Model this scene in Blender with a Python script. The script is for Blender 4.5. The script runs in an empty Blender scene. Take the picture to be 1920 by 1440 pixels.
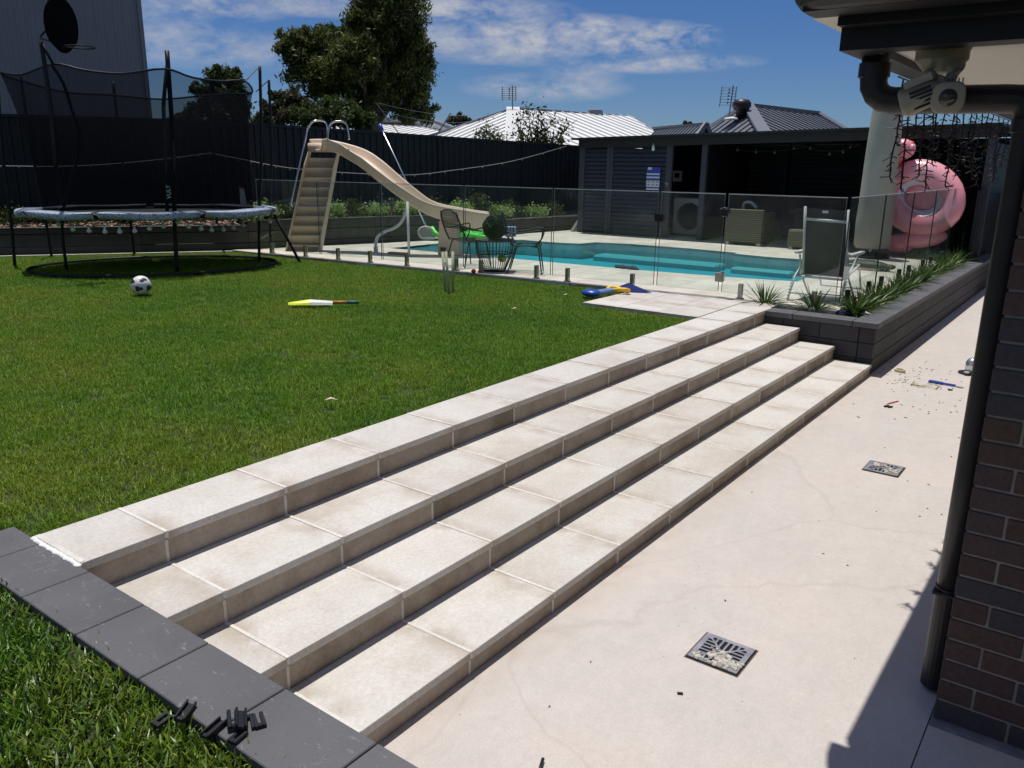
import bpy, math, random
import numpy as np
from mathutils import Vector, Matrix, Euler
from mathutils.geometry import tessellate_polygon
random.seed(7); rng = np.random.default_rng(7)
S = bpy.context.scene
COL = S.collection

# ------------------------------------------------------------------ camera
F, YAW, PIT, ROL = 1524.0, math.radians(36.56), math.radians(15.156), math.radians(-0.754)
EYE = Vector((0, 0, 2.0))
def cam_axes():
    cy, sy, cp, sp = math.cos(YAW), math.sin(YAW), math.cos(PIT), math.sin(PIT)
    f = Vector((cy*cp, sy*cp, -sp)); r = Vector((sy, -cy, 0)); d = f.cross(r)
    cr, sr = math.cos(ROL), math.sin(ROL)
    return r*cr+d*sr, -sr*r+cr*d, f
CR, CD, CF = cam_axes()
cam = bpy.data.cameras.new('camera'); camo = bpy.data.objects.new('camera', cam); COL.objects.link(camo)
cam.sensor_width = 36; cam.lens = 36*F/1920; cam.clip_start = .05; cam.clip_end = 3000
M = Matrix((CR, -CD, -CF)).transposed().to_4x4(); M.translation = EYE; camo.matrix_world = M
S.camera = camo
def ray(px, py): return CR*((px-960)/F)+CD*((py-720)/F)+CF
def at(px, py, z):
    d = ray(px, py); return EYE+d*((z-EYE.z)/d.z)
def atd(px, py, dist):
    d = ray(px, py); return EYE+d*(dist/math.hypot(d.x, d.y))
def atx(px, py, x):
    d = ray(px, py); return EYE+d*(x/d.x)
# ------------------------------------------------------------------ world and sun
SUNV = Vector((.10, .185, 1)).normalized()
W = bpy.data.worlds.new('World'); S.world = W; W.use_nodes = True
wn = W.node_tree; wn.nodes.clear()
def N(t, typ, **k):
    n = t.nodes.new(typ)
    for a, b in k.items():
        if a in ('op',): n.operation = b
        else: setattr(n, a, b)
    return n
def mathn(t, op, a, b=None, c=None, clamp=False):
    n = t.nodes.new('ShaderNodeMath'); n.operation = op; n.use_clamp = clamp
    for i, v in enumerate((a, b, c)):
        if v is None: continue
        if isinstance(v, (int, float)): n.inputs[i].default_value = v
        else: t.links.new(v, n.inputs[i])
    return n.outputs[0]
sky = N(wn, 'ShaderNodeTexSky', sky_type='NISHITA'); sky.sun_disc = False
sky.sun_elevation = math.asin(SUNV.z); sky.sun_rotation = math.atan2(SUNV.x, SUNV.y)
sky.air_density = 1.0; sky.dust_density = 0.0; sky.ozone_density = 1.6; sky.altitude = 0
geo = N(wn, 'ShaderNodeTexCoord'); sep = N(wn, 'ShaderNodeSeparateXYZ')
wn.links.new(geo.outputs['Generated'], sep.inputs[0])
az = mathn(wn, 'ARCTAN2', sep.outputs[1], sep.outputs[0]); el = mathn(wn, 'ARCSINE', sep.outputs[2])
def azel(px, py):
    d = ray(px, py).normalized(); return math.atan2(d.y, d.x), math.asin(d.z)
CLOUDS = [(380, 10, 110, 20, .7), (330, 78, 130, 32, .55), (450, 95, 120, 26, .45), (580, 8, 120, 16, .7), (800, 15, 210, 22, .9), (860, 70, 110, 26, .75), (1010, 72, 150, 36, .9), (1090, 60, 110, 24, .95), (1200, 75, 110, 26, 1.0), (1300, 58, 40, 9, .9), (1326, 68, 12, 9, .9), (1220, 118, 150, 14, .8), (1020, 165, 120, 20, .6), (1090, 140, 60, 25, .5), (900, 105, 90, 12, .4), (240, 30, 60, 16, .6)]
comb = N(wn, 'ShaderNodeCombineXYZ'); wn.links.new(az, comb.inputs[0]); wn.links.new(mathn(wn, 'MULTIPLY', el, 2.2), comb.inputs[1])
nz = N(wn, 'ShaderNodeTexNoise'); nz.inputs['Scale'].default_value = 13; nz.inputs['Detail'].default_value = 8; nz.inputs['Roughness'].default_value = .62; nz.inputs['Distortion'].default_value = .4
wn.links.new(comb.outputs[0], nz.inputs['Vector'])
nz2 = N(wn, 'ShaderNodeTexNoise'); nz2.inputs['Scale'].default_value = 48; nz2.inputs['Detail'].default_value = 6; nz2.inputs['Roughness'].default_value = .6
wn.links.new(comb.outputs[0], nz2.inputs['Vector'])
wob = mathn(wn, 'MULTIPLY_ADD', nz2.outputs[0], 2.0, -1.0)
acc = None
for (px, py, rx, ry, s) in CLOUDS:
    a0, e0 = azel(px, py); ra, re = rx/F, ry/F
    u = mathn(wn, 'MULTIPLY', mathn(wn, 'SUBTRACT', az, a0), 1/ra); v = mathn(wn, 'MULTIPLY', mathn(wn, 'SUBTRACT', el, e0), 1/re)
    r2 = mathn(wn, 'ADD', mathn(wn, 'MULTIPLY', u, u), mathn(wn, 'MULTIPLY', v, v))
    m = mathn(wn, 'MULTIPLY', mathn(wn, 'SUBTRACT', 1.0, mathn(wn, 'MULTIPLY', r2, .55)), s, clamp=True)
    acc = m if acc is None else mathn(wn, 'MAXIMUM', acc, m)
dens = mathn(wn, 'ADD', mathn(wn, 'MULTIPLY', acc, mathn(wn, 'MULTIPLY_ADD', nz.outputs[0], 5.0, -1.75)), mathn(wn, 'MULTIPLY', acc, wob))
dens = mathn(wn, 'MULTIPLY', dens, .88, clamp=True)
# unseen cloud added overhead and behind the camera, to whiten light in the shade
c3 = N(wn, 'ShaderNodeTexNoise'); c3.inputs['Scale'].default_value = 3.2; c3.inputs['Detail'].default_value = 6; wn.links.new(geo.outputs['Generated'], c3.inputs['Vector'])
hi = mathn(wn, 'MULTIPLY', mathn(wn, 'SUBTRACT', el, .50), 5.0, clamp=True)
fwdd = mathn(wn, 'ADD', mathn(wn, 'MULTIPLY', sep.outputs[0], -.80), mathn(wn, 'MULTIPLY', sep.outputs[1], -.60))
bk_ = mathn(wn, 'MULTIPLY', mathn(wn, 'SUBTRACT', fwdd, .0), 3.0, clamp=True)
oth = mathn(wn, 'MULTIPLY', mathn(wn, 'MAXIMUM', hi, bk_), mathn(wn, 'MULTIPLY', mathn(wn, 'SUBTRACT', c3.outputs[0], .44), 6.0, clamp=True))
dens = mathn(wn, 'MAXIMUM', dens, mathn(wn, 'MULTIPLY', oth, .9))
# seen and added cloud blended over the clear sky
wmix = N(wn, 'ShaderNodeMixRGB'); wn.links.new(dens, wmix.inputs[0]); wmix.inputs[2].default_value = (4.9, 5.1, 5.8, 1)
hs = N(wn, 'ShaderNodeHueSaturation'); hs.inputs['Saturation'].default_value = 1.12; hs.inputs['Value'].default_value = 1.0
wn.links.new(sky.outputs[0], hs.inputs['Color']); wt = N(wn, 'ShaderNodeMixRGB', blend_type='MULTIPLY'); wt.inputs[0].default_value = 1; wt.inputs[2].default_value = (.30, .43, .69, 1)
wn.links.new(hs.outputs[0], wt.inputs[1]); wn.links.new(wt.outputs[0], wmix.inputs[1])
bg = N(wn, 'ShaderNodeBackground'); bg.inputs['Strength'].default_value = .085
wn.links.new(wmix.outputs[0], bg.inputs[0])
wo = N(wn, 'ShaderNodeOutputWorld'); wn.links.new(bg.outputs[0], wo.inputs[0])
sl = bpy.data.lights.new('sun', 'SUN'); sl.energy = 3.8; sl.angle = math.radians(.5); sl.color = (1, .955, .88)
slo = bpy.data.objects.new('sun', sl); COL.objects.link(slo)
slo.rotation_euler = SUNV.to_track_quat('Z', 'Y').to_euler(); slo.location = (0, 0, 30)
S.view_settings.view_transform = 'Standard'; S.view_settings.look = 'None'; S.view_settings.gamma = 1
S.view_settings.exposure = .12
S.render.engine = 'CYCLES'
S.cycles.max_bounces = 8; S.cycles.transparent_max_bounces = 24; S.cycles.caustics_reflective = False; S.cycles.caustics_refractive = False

# ------------------------------------------------------------------ materials
MATS = {}
def newmat(name):
    m = bpy.data.materials.new(name); m.use_nodes = True; MATS[name] = m
    t = m.node_tree; b = t.nodes['Principled BSDF']; return m, t, b
def pos_vec(t, scale=(1, 1, 1), rot=0):
    g = N(t, 'ShaderNodeNewGeometry'); mp = N(t, 'ShaderNodeMapping'); mp.inputs['Scale'].default_value = scale; mp.inputs['Rotation'].default_value = (0, 0, rot)
    t.links.new(g.outputs['Position'], mp.inputs[0]); return mp.outputs[0]
def noise(t, vec, scale, det=4, rough=.55):
    n = N(t, 'ShaderNodeTexNoise'); n.inputs['Scale'].default_value = scale; n.inputs['Detail'].default_value = det; n.inputs['Roughness'].default_value = rough
    t.links.new(vec, n.inputs['Vector']); return n.outputs[0]
def ramp(t, fac, stops):
    r = N(t, 'ShaderNodeValToRGB'); r.color_ramp.elements.remove(r.color_ramp.elements[1])
    r.color_ramp.elements[0].position = stops[0][0]; r.color_ramp.elements[0].color = (*stops[0][1], 1)
    for p, c in stops[1:]:
        e = r.color_ramp.elements.new(p); e.color = (*c, 1)
    t.links.new(fac, r.inputs[0]); return r.outputs[0]
def mix(t, fac, a, b, blend='MIX'):
    n = N(t, 'ShaderNodeMixRGB'); n.blend_type = blend
    for i, v in enumerate((fac, a, b)):
        if isinstance(v, (int, float)): n.inputs[i].default_value = v
        elif isinstance(v, tuple): n.inputs[i].default_value = (*v, 1)
        else: t.links.new(v, n.inputs[i])
    return n.outputs[0]
def bump(t, b, h, strength, dist=.01):
    n = N(t, 'ShaderNodeBump'); n.inputs['Strength'].default_value = strength; n.inputs['Distance'].default_value = dist
    t.links.new(h, n.inputs['Height']); t.links.new(n.outputs[0], b.inputs['Normal'])
def simple(name, col, rough=.6, var=.15, scale=8, metal=0, bmp=0, spec=.5, island=0, fine=0):
    m, t, b = newmat(name); v = pos_vec(t)
    n = noise(t, v, scale, 5)
    c = mix(t, 1.0, col, ramp(t, n, [(.25, (1-var,)*3), (.75, (1+var,)*3)]), 'MULTIPLY')
    if fine: c = mix(t, 1.0, c, ramp(t, noise(t, v, scale*14, 3), [(.3, (1-fine,)*3), (.7, (1+fine,)*3)]), 'MULTIPLY')
    if island:
        g = N(t, 'ShaderNodeNewGeometry'); c = mix(t, 1.0, c, ramp(t, g.outputs['Random Per Island'], [(0, (1-island,)*3), (1, (1+island,)*3)]), 'MULTIPLY')
    t.links.new(c, b.inputs['Base Color']); b.inputs['Roughness'].default_value = rough; b.inputs['Metallic'].default_value = metal
    b.inputs['Specular IOR Level'].default_value = spec
    if bmp: bump(t, b, noise(t, v, scale*6, 4), bmp)
    return m
# pale concrete patio with faint trowel marks, scratches, hairline cracks and specks
m, t, b = newmat('patio_concrete'); v = pos_vec(t)
n1 = noise(t, v, 1.3, 6, .6); n2 = noise(t, v, 9, 5, .6)
c = ramp(t, n1, [(.3, (.56, .495, .455)), (.45, (.555, .51, .478)), (.58, (.525, .488, .458)), (.72, (.535, .51, .485))])
c = mix(t, .5, c, ramp(t, n2, [(.3, (.91, .905, .90)), (.7, (1.06, 1.06, 1.06))]), 'MULTIPLY')
c = mix(t, 1.0, c, ramp(t, noise(t, v, 110, 4, .7), [(.3, (.90, .90, .90)), (.7, (1.07, 1.07, 1.07))]), 'MULTIPLY')
c = mix(t, 1.0, c, ramp(t, noise(t, v, 28, 4, .7), [(.3, (.95, .95, .95)), (.7, (1.04, 1.04, 1.04))]), 'MULTIPLY')
vs = pos_vec(t, (2.2, 9, 1), .5); ns = noise(t, vs, 6, 8, .7)
c = mix(t, ramp(t, ns, [(.62, (0, 0, 0)), (.66, (.35, .35, .35)), (.70, (0, 0, 0))]), c, (.42, .37, .34))
vs2 = pos_vec(t, (7, 1.2, 1), -.9); ns2 = noise(t, vs2, 5, 8, .7)
c = mix(t, ramp(t, ns2, [(.655, (0, 0, 0)), (.67, (.4, .4, .4)), (.685, (0, 0, 0))]), c, (.72, .67, .62))
vd = N(t, 'ShaderNodeTexVoronoi'); vd.feature = 'DISTANCE_TO_EDGE'; vd.inputs['Scale'].default_value = .30
vw = N(t, 'ShaderNodeVectorMath'); vw.operation = 'ADD'; nc = N(t, 'ShaderNodeTexNoise'); nc.inputs['Scale'].default_value = .5; nc.inputs['Detail'].default_value = 9
t.links.new(v, nc.inputs['Vector']); t.links.new(v, vw.inputs[0]); t.links.new(nc.outputs['Color'], vw.inputs[1]); t.links.new(vw.outputs[0], vd.inputs['Vector'])
c = mix(t, ramp(t, vd.outputs['Distance'], [(0, (.22, .22, .22)), (.0012, (0, 0, 0))]), c, (.33, .28, .25))
vsp = N(t, 'ShaderNodeTexVoronoi'); vsp.inputs['Scale'].default_value = 14; t.links.new(v, vsp.inputs['Vector'])
sp_ = mathn(t, 'MULTIPLY', ramp(t, vsp.outputs['Distance'], [(.045, (.8, .8, .8)), (.07, (0, 0, 0))]), ramp(t, noise(t, v, 1.9, 3), [(.45, (0, 0, 0)), (.6, (1, 1, 1))])); c = mix(t, sp_, c, (.25, .2, .17))
wv_ = N(t, 'ShaderNodeTexWave'); wv_.wave_type = 'RINGS'; wv_.inputs['Scale'].default_value = 2.2; wv_.inputs['Distortion'].default_value = 9; wv_.inputs['Detail'].default_value = 4; wv_.inputs['Detail Scale'].default_value = 1.6; t.links.new(v, wv_.inputs['Vector'])
c = mix(t, mathn(t, 'MULTIPLY', ramp(t, wv_.outputs[1], [(.93, (0, 0, 0)), (.97, (.22, .22, .22)), (1, (0, 0, 0))]), ramp(t, noise(t, v, 2.7, 4), [(.5, (0, 0, 0)), (.62, (1, 1, 1))])), c, (.38, .34, .31))
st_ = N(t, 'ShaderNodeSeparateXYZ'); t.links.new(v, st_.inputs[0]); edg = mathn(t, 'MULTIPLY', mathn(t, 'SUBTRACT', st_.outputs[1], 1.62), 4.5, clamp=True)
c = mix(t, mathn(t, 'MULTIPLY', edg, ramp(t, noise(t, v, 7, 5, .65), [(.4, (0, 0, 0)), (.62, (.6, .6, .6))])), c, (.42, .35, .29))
t.links.new(c, b.inputs['Base Color']); b.inputs['Roughness'].default_value = .62; b.inputs['Specular IOR Level'].default_value = .25
bump(t, b, ns, .12, .004)
# travertine (treads, deck), tan riser variant
def stone(name, base, dark, isl=.07, pit=True, joint=False):
    m, t, b = newmat(name); v = pos_vec(t)
    g = N(t, 'ShaderNodeNewGeometry')
    off = N(t, 'ShaderNodeVectorMath'); off.operation = 'ADD'; cx = N(t, 'ShaderNodeCombineXYZ')
    t.links.new(mathn(t, 'MULTIPLY', g.outputs['Random Per Island'], 37), cx.inputs[0]); t.links.new(v, off.inputs[0]); t.links.new(cx.outputs[0], off.inputs[1]); vv = off.outputs[0]
    c = mix(t, ramp(t, noise(t, vv, 2.6, 7, .65), [(.42, (0, 0, 0)), (.66, (.8, .8, .8))]), base, dark)
    c = mix(t, 1.0, c, ramp(t, noise(t, vv, 60, 5, .7), [(.3, (.86, .85, .84)), (.7, (1.08, 1.08, 1.08))]), 'MULTIPLY')
    c = mix(t, 1.0, c, ramp(t, g.outputs['Random Per Island'], [(0, (1-isl,)*3), (1, (1+isl,)*3)]), 'MULTIPLY')
    if joint:
        sx_ = N(t, 'ShaderNodeSeparateXYZ'); t.links.new(v, sx_.inputs[0]); fr_ = mathn(t, 'FRACT', mathn(t, 'MULTIPLY', mathn(t, 'ADD', sx_.outputs[0], -1.61), 1/.6))
        dj = mathn(t, 'MULTIPLY', mathn(t, 'MINIMUM', fr_, mathn(t, 'SUBTRACT', 1.0, fr_)), .6)
        near = mathn(t, 'SUBTRACT', 1.0, mathn(t, 'MULTIPLY', dj, 9.0), clamp=True)
        m1 = mathn(t, 'MULTIPLY', near, ramp(t, noise(t, vv, 5, 5, .6), [(.42, (0, 0, 0)), (.58, (.75, .75, .75))]))
        c = mix(t, m1, c, (.37, .30, .235))
        c = mix(t, ramp(t, noise(t, v, 1.7, 6, .65), [(.54, (0, 0, 0)), (.66, (.42, .42, .42))]), c, (.40, .335, .27))
        wh_ = N(t, 'ShaderNodeTexVoronoi'); wh_.feature = 'DISTANCE_TO_EDGE'; wh_.inputs['Scale'].default_value = 5.5; wa = N(t, 'ShaderNodeVectorMath'); wa.operation = 'ADD'; wn_ = N(t, 'ShaderNodeTexNoise'); wn_.inputs['Scale'].default_value = 7; wn_.inputs['Detail'].default_value = 6
        t.links.new(v, wn_.inputs['Vector']); t.links.new(vv, wa.inputs[0]); t.links.new(wn_.outputs['Color'], wa.inputs[1]); t.links.new(wa.outputs[0], wh_.inputs['Vector'])
        mw = mathn(t, 'MULTIPLY', ramp(t, wh_.outputs['Distance'], [(0, (1, 1, 1)), (.012, (0, 0, 0))]), ramp(t, noise(t, v, 2.2, 3), [(.56, (0, 0, 0)), (.64, (.6, .6, .6))]))
        c = mix(t, mw, c, (.30, .25, .20))
    if pit:
        vp_ = N(t, 'ShaderNodeTexVoronoi'); vp_.inputs['Scale'].default_value = 38; t.links.new(vv, vp_.inputs['Vector'])
        c = mix(t, ramp(t, vp_.outputs['Distance'], [(.08, (.6, .6, .6)), (.13, (0, 0, 0))]), c, tuple(x*.6 for x in dark))
        s2 = noise(t, pos_vec(t, (3, 11, 3), .8), 4, 9, .72)
        c = mix(t, ramp(t, s2, [(.66, (0, 0, 0)), (.675, (.5, .5, .5)), (.69, (0, 0, 0))]), c, (.72, .69, .64))
    t.links.new(c, b.inputs['Base Color']); b.inputs['Roughness'].default_value = .68; b.inputs['Specular IOR Level'].default_value = .25
    bump(t, b, noise(t, vv, 45, 6, .7), .25, .004); return m
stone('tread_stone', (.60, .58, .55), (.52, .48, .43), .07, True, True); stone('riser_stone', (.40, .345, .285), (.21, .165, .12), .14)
stone('grout', (.70, .68, .64), (.55, .51, .46), 0, False); stone('deck_stone', (.62, .59, .52), (.50, .455, .39), .09)
stone('charcoal_stone', (.050, .049, .053), (.034, .034, .037), .12)
# charcoal edging with white scuffs and dust
m, t, b = newmat('charcoal_scuffed'); v = pos_vec(t)
c = ramp(t, noise(t, v, 3, 6), [(.3, (.082, .082, .090)), (.7, (.11, .11, .12))])
s1 = noise(t, pos_vec(t, (9, 3, 1), .7), 5, 9, .75)
c = mix(t, ramp(t, s1, [(.62, (0, 0, 0)), (.645, (.75, .75, .75)), (.67, (0, 0, 0))]), c, (.34, .34, .34))
vp_ = N(t, 'ShaderNodeTexVoronoi'); vp_.inputs['Scale'].default_value = 42; t.links.new(v, vp_.inputs['Vector'])
wv1 = N(t, 'ShaderNodeVectorMath'); wv1.operation = 'ADD'; nd_ = N(t, 'ShaderNodeTexNoise'); nd_.inputs['Scale'].default_value = 30; nd_.inputs['Detail'].default_value = 4; t.links.new(v, nd_.inputs['Vector']); sc_ = N(t, 'ShaderNodeVectorMath'); sc_.operation = 'SCALE'; sc_.inputs['Scale'].default_value = .05; t.links.new(nd_.outputs['Color'], sc_.inputs[0]); t.links.new(v, wv1.inputs[0]); t.links.new(sc_.outputs[0], wv1.inputs[1]); t.links.new(wv1.outputs[0], vp_.inputs['Vector'])
msk = mathn(t, 'MULTIPLY', ramp(t, vp_.outputs['Distance'], [(.06, (.8, .8, .8)), (.15, (0, 0, 0))]), ramp(t, noise(t, v, 9, 5, .7), [(.54, (0, 0, 0)), (.62, (.7, .7, .7))]))
vc_ = N(t, 'ShaderNodeTexVoronoi'); vc_.feature = 'DISTANCE_TO_EDGE'; vc_.inputs['Scale'].default_value = 16; t.links.new(wv1.outputs[0], vc_.inputs['Vector'])
c = mix(t, mathn(t, 'MULTIPLY', ramp(t, vc_.outputs['Distance'], [(0, (.5, .5, .5)), (.03, (0, 0, 0))]), ramp(t, noise(t, v, 4.5, 4, .6), [(.56, (0, 0, 0)), (.64, (.8, .8, .8))])), c, (.30, .30, .31))
c = mix(t, ramp(t, noise(t, v, 2.1, 6, .65), [(.45, (0, 0, 0)), (.7, (.35, .35, .35))]), c, (.13, .13, .14))
c = mix(t, msk, c, (.5, .5, .48))
vp2 = N(t, 'ShaderNodeTexVoronoi'); vp2.inputs['Scale'].default_value = 70; t.links.new(v, vp2.inputs['Vector'])
c = mix(t, ramp(t, vp2.outputs['Distance'], [(.09, (.7, .7, .7)), (.14, (0, 0, 0))]), c, (.025, .025, .028))
t.links.new(c, b.inputs['Base Color']); b.inputs['Roughness'].default_value = .6; b.inputs['Specular IOR Level'].default_value = .4; bump(t, b, noise(t, v, 70, 5), .2, .003)
# bricks
m, t, b = newmat('brick'); v = pos_vec(t); g = N(t, 'ShaderNodeNewGeometry')
c = ramp(t, g.outputs['Random Per Island'], [(0, (.075, .042, .034)), (.3, (.062, .038, .032)), (.55, (.085, .048, .037)), (.84, (.06, .042, .038)), (.87, (.046, .043, .048)), (1, (.040, .039, .046))])
c = mix(t, 1.0, c, ramp(t, noise(t, v, 55, 5, .7), [(.3, (.75, .75, .75)), (.7, (1.25, 1.25, 1.25))]), 'MULTIPLY')
t.links.new(c, b.inputs['Base Color']); b.inputs['Roughness'].default_value = .8; bump(t, b, noise(t, v, 90, 5), .4, .003)
simple('mortar', (.27, .25, .215), .9, .15, 20, bmp=.3)
# foliage materials
def leafmat(name, a, bcol, c3=None, trans=.35, rough=.55):
    m, t, b = newmat(name); g = N(t, 'ShaderNodeNewGeometry'); v = pos_vec(t)
    st = [(0, a), (.7, bcol)] + ([(1, c3)] if c3 else [])
    c = ramp(t, g.outputs['Random Per Island'], st)
    c = mix(t, 1.0, c, ramp(t, noise(t, v, 1.1, 3), [(.3, (.75, .8, .75)), (.7, (1.25, 1.2, 1.2))]), 'MULTIPLY')
    t.links.new(c, b.inputs['Base Color']); b.inputs['Roughness'].default_value = rough; b.inputs['Specular IOR Level'].default_value = .35
    tr = N(t, 'ShaderNodeBsdfTranslucent'); t.links.new(c, tr.inputs[0]); ms = N(t, 'ShaderNodeMixShader'); ms.inputs[0].default_value = trans
    t.links.new(b.outputs[0], ms.inputs[1]); t.links.new(tr.outputs[0], ms.inputs[2]); t.links.new(ms.outputs[0], t.nodes['Material Output'].inputs[0]); return m
leafmat('gum_leaf', (.045, .070, .018), (.09, .12, .026), (.24, .23, .07), .38); leafmat('dark_leaf', (.032, .058, .016), (.065, .10, .024), (.10, .12, .03), .35)
leafmat('light_leaf', (.16, .26, .06), (.32, .44, .13), (.5, .58, .28), .35); leafmat('bronze_leaf', (.05, .028, .018), (.12, .07, .04), (.16, .11, .06))
leafmat('strap_leaf', (.035, .08, .016), (.08, .145, .03), (.17, .22, .07), .3, .38); leafmat('topiary_leaf', (.01, .035, .008), (.02, .06, .015), (.05, .1, .03), .2)
leafmat('olive_leaf', (.045, .055, .03), (.075, .08, .04), (.09, .08, .04))
simple('bark', (.11, .09, .07), .9, .3, 4, bmp=.5); simple('twig', (.09, .07, .055), .9, .2, 9)
# grass blades: colour by world position
m, t, b = newmat('grass_blade'); v = pos_vec(t); g = N(t, 'ShaderNodeNewGeometry'); oi = N(t, 'ShaderNodeObjectInfo')
big = noise(t, v, .8, 5, .65); mid = noise(t, v, 3.4, 5, .65)
c = ramp(t, big, [(.34, (.092, .215, .010)), (.5, (.14, .265, .014)), (.66, (.205, .285, .022))])
c = mix(t, ramp(t, mid, [(.5, (0, 0, 0)), (.78, (.5, .5, .5))]), c, (.21, .28, .024))
c = mix(t, 1.0, c, ramp(t, g.outputs['Random Per Island'], [(0, (.34, .40, .3)), (.4, (.9, .95, .85)), (.86, (1.35, 1.3, 1.3)), (.92, (1.8, 1.5, 2.4)), (1, (2.2, 1.7, 3.4))]), 'MULTIPLY')
t.links.new(c, b.inputs['Base Color']); b.inputs['Roughness'].default_value = .55; b.inputs['Specular IOR Level'].default_value = .3
tr = N(t, 'ShaderNodeBsdfTranslucent'); t.links.new(c, tr.inputs[0]); ms = N(t, 'ShaderNodeMixShader'); ms.inputs[0].default_value = .22
t.links.new(b.outputs[0], ms.inputs[1]); t.links.new(tr.outputs[0], ms.inputs[2]); t.links.new(ms.outputs[0], t.nodes['Material Output'].inputs[0])
# same turf beside the edging, coarser blades, shade put into the darker colour
m, t, b = newmat('coarse_blade_shaded'); v = pos_vec(t); g = N(t, 'ShaderNodeNewGeometry'); oi = N(t, 'ShaderNodeObjectInfo')
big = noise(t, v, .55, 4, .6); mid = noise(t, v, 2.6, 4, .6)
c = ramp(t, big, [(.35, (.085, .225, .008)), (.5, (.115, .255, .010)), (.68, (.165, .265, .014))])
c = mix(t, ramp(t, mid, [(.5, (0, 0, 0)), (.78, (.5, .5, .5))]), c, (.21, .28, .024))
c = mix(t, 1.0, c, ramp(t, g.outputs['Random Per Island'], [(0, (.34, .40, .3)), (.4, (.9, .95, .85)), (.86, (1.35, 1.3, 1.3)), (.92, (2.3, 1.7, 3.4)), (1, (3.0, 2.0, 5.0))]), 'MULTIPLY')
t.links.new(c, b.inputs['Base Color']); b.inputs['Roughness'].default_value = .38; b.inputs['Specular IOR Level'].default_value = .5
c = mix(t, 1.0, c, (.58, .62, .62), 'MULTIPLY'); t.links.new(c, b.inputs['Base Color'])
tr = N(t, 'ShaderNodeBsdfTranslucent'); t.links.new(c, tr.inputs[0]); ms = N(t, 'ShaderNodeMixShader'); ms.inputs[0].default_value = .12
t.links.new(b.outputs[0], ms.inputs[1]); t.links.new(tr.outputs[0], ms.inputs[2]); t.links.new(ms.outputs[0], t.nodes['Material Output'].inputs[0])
simple('soil', (.035, .045, .014), .95, .4, 3, bmp=.5); simple('bed_soil', (.05, .038, .028), .95, .4, 9, bmp=.8); simple('garden_sand', (.35, .32, .27), .95, .2, 12, bmp=.4)
simple('mulch', (.30, .21, .15), .9, .3, 14, island=.6, bmp=.5); simple('pebble', (.5, .47, .42), .8, .2, 14, island=.3)
simple('fence_steel', (.014, .018, .023), .55, .15, 1.5, fine=.05, spec=.25); simple('sleeper', (.052, .053, .048), .85, .25, 2.5, bmp=.5, island=.15); simple('sleeper_top', (.13, .13, .12), .9, .2, 4)
simple('slat_dark', (.06, .064, .08), .6, .12, 3, spec=.2); simple('interior_dark', (.012, .012, .015), .7, .2, 3, spec=.2); simple('roof_trim', (.018, .016, .016), .6, .15, 4)
simple('slide_plastic', (.70, .57, .43), .42, .10, 2.5, spec=.4, fine=.03); simple('chrome', (.62, .64, .68), .22, .05, 3, metal=1); simple('steel_brushed', (.35, .34, .33), .33, .15, 20, metal=1)
simple('black_metal', (.012, .012, .014), .5, .1, 5, spec=.3); simple('black_plastic', (.013, .013, .016), .42, .15, 12, spec=.4); simple('pipe_black', (.022, .021, .022), .42, .12, 4, spec=.35)
simple('white_plastic', (.72, .72, .70), .4, .05, 4); simple('white_metal', (.62, .66, .66), .4, .06, 4); simple('backboard_black', (.006, .006, .008), .9, .1, 5, spec=.05); simple('mesh_fabric', (.02, .024, .026), .7, .15, 30)
simple('soffit_white', (.80, .75, .66), .7, .04, 2); simple('beam_black', (.010, .010, .013), .5, .12, 6, spec=.3); simple('lamp_beige', (.34, .31, .235), .42, .06, 8)
simple('lamp_glass', (.06, .055, .05), .08, .1, 8); simple('umbrella_cloth', (.36, .345, .29), .85, .12, 3, bmp=.3); simple('wicker_dark', (.03, .028, .024), .8, .2, 10)
simple('wall_shed', (.225, .24, .265), .6, .05, 1, spec=.2); simple('white_roof', (.78, .78, .78), .55, .05, 1, spec=.3); simple('white_roof_rib', (.62, .63, .64), .55, .05, 1); simple('grey_trim', (.16, .18, .22), .6, .1, 2)
simple('grey_roof', (.14, .155, .185), .5, .06, 1); simple('grey_roof_rib', (.10, .11, .135), .5, .06, 1); simple('house_wall', (.35, .32, .28), .8, .1, 2); simple('far_white', (.7, .7, .7), .7, .05, 2)
simple('yellow', (.72, .80, .02), .4, .05, 4); simple('orange', (.55, .22, .03), .5, .2, 30); simple('teal_grip', (.05, .16, .15), .6, .3, 30); simple('bat_face', (.6, .6, .56), .5, .3, 45)
simple('blue_plastic', (.015, .06, .36), .35, .1, 12); simple('navy_plastic', (.02, .035, .16), .85, .2, 14, spec=.1); simple('yellow_rubber', (.75, .45, .02), .45, .1, 8); simple('sky_plastic', (.15, .25, .5), .35, .1, 9)
simple('red_rubber', (.5, .02, .03), .45, .1, 8); simple('lime_rubber', (.55, .62, .08), .6, .25, 12); simple('green_vinyl', (.07, .55, .06), .3, .1, 5); simple('navy_cloth', (.02, .03, .05), .8, .3, 12)
simple('pink_foam', (.45, .25, .24), .7, .1, 6); simple('cream', (.62, .56, .40), .7, .1, 10); simple('wood_pale', (.50, .43, .32), .7, .15, 6); simple('timber_grey', (.33, .31, .27), .85, .15, 5)
simple('red_paint', (.45, .05, .04), .5, .1, 5); simple('silver', (.6, .62, .64), .25, .3, 25, metal=.8); simple('bulb', (.70, .70, .68), .25, .05, 8); simple('bulb_clear', (.035, .035, .04), .15, .1, 8)
simple('panel_white', (.42, .43, .43), .5, .05, 4); simple('sign_blue', (.03, .06, .32), .4, .1, 9); simple('sign_white', (.55, .56, .62), .5, .05, 8); simple('sign_ink', (.06, .06, .09), .6, .1, 8)
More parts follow.
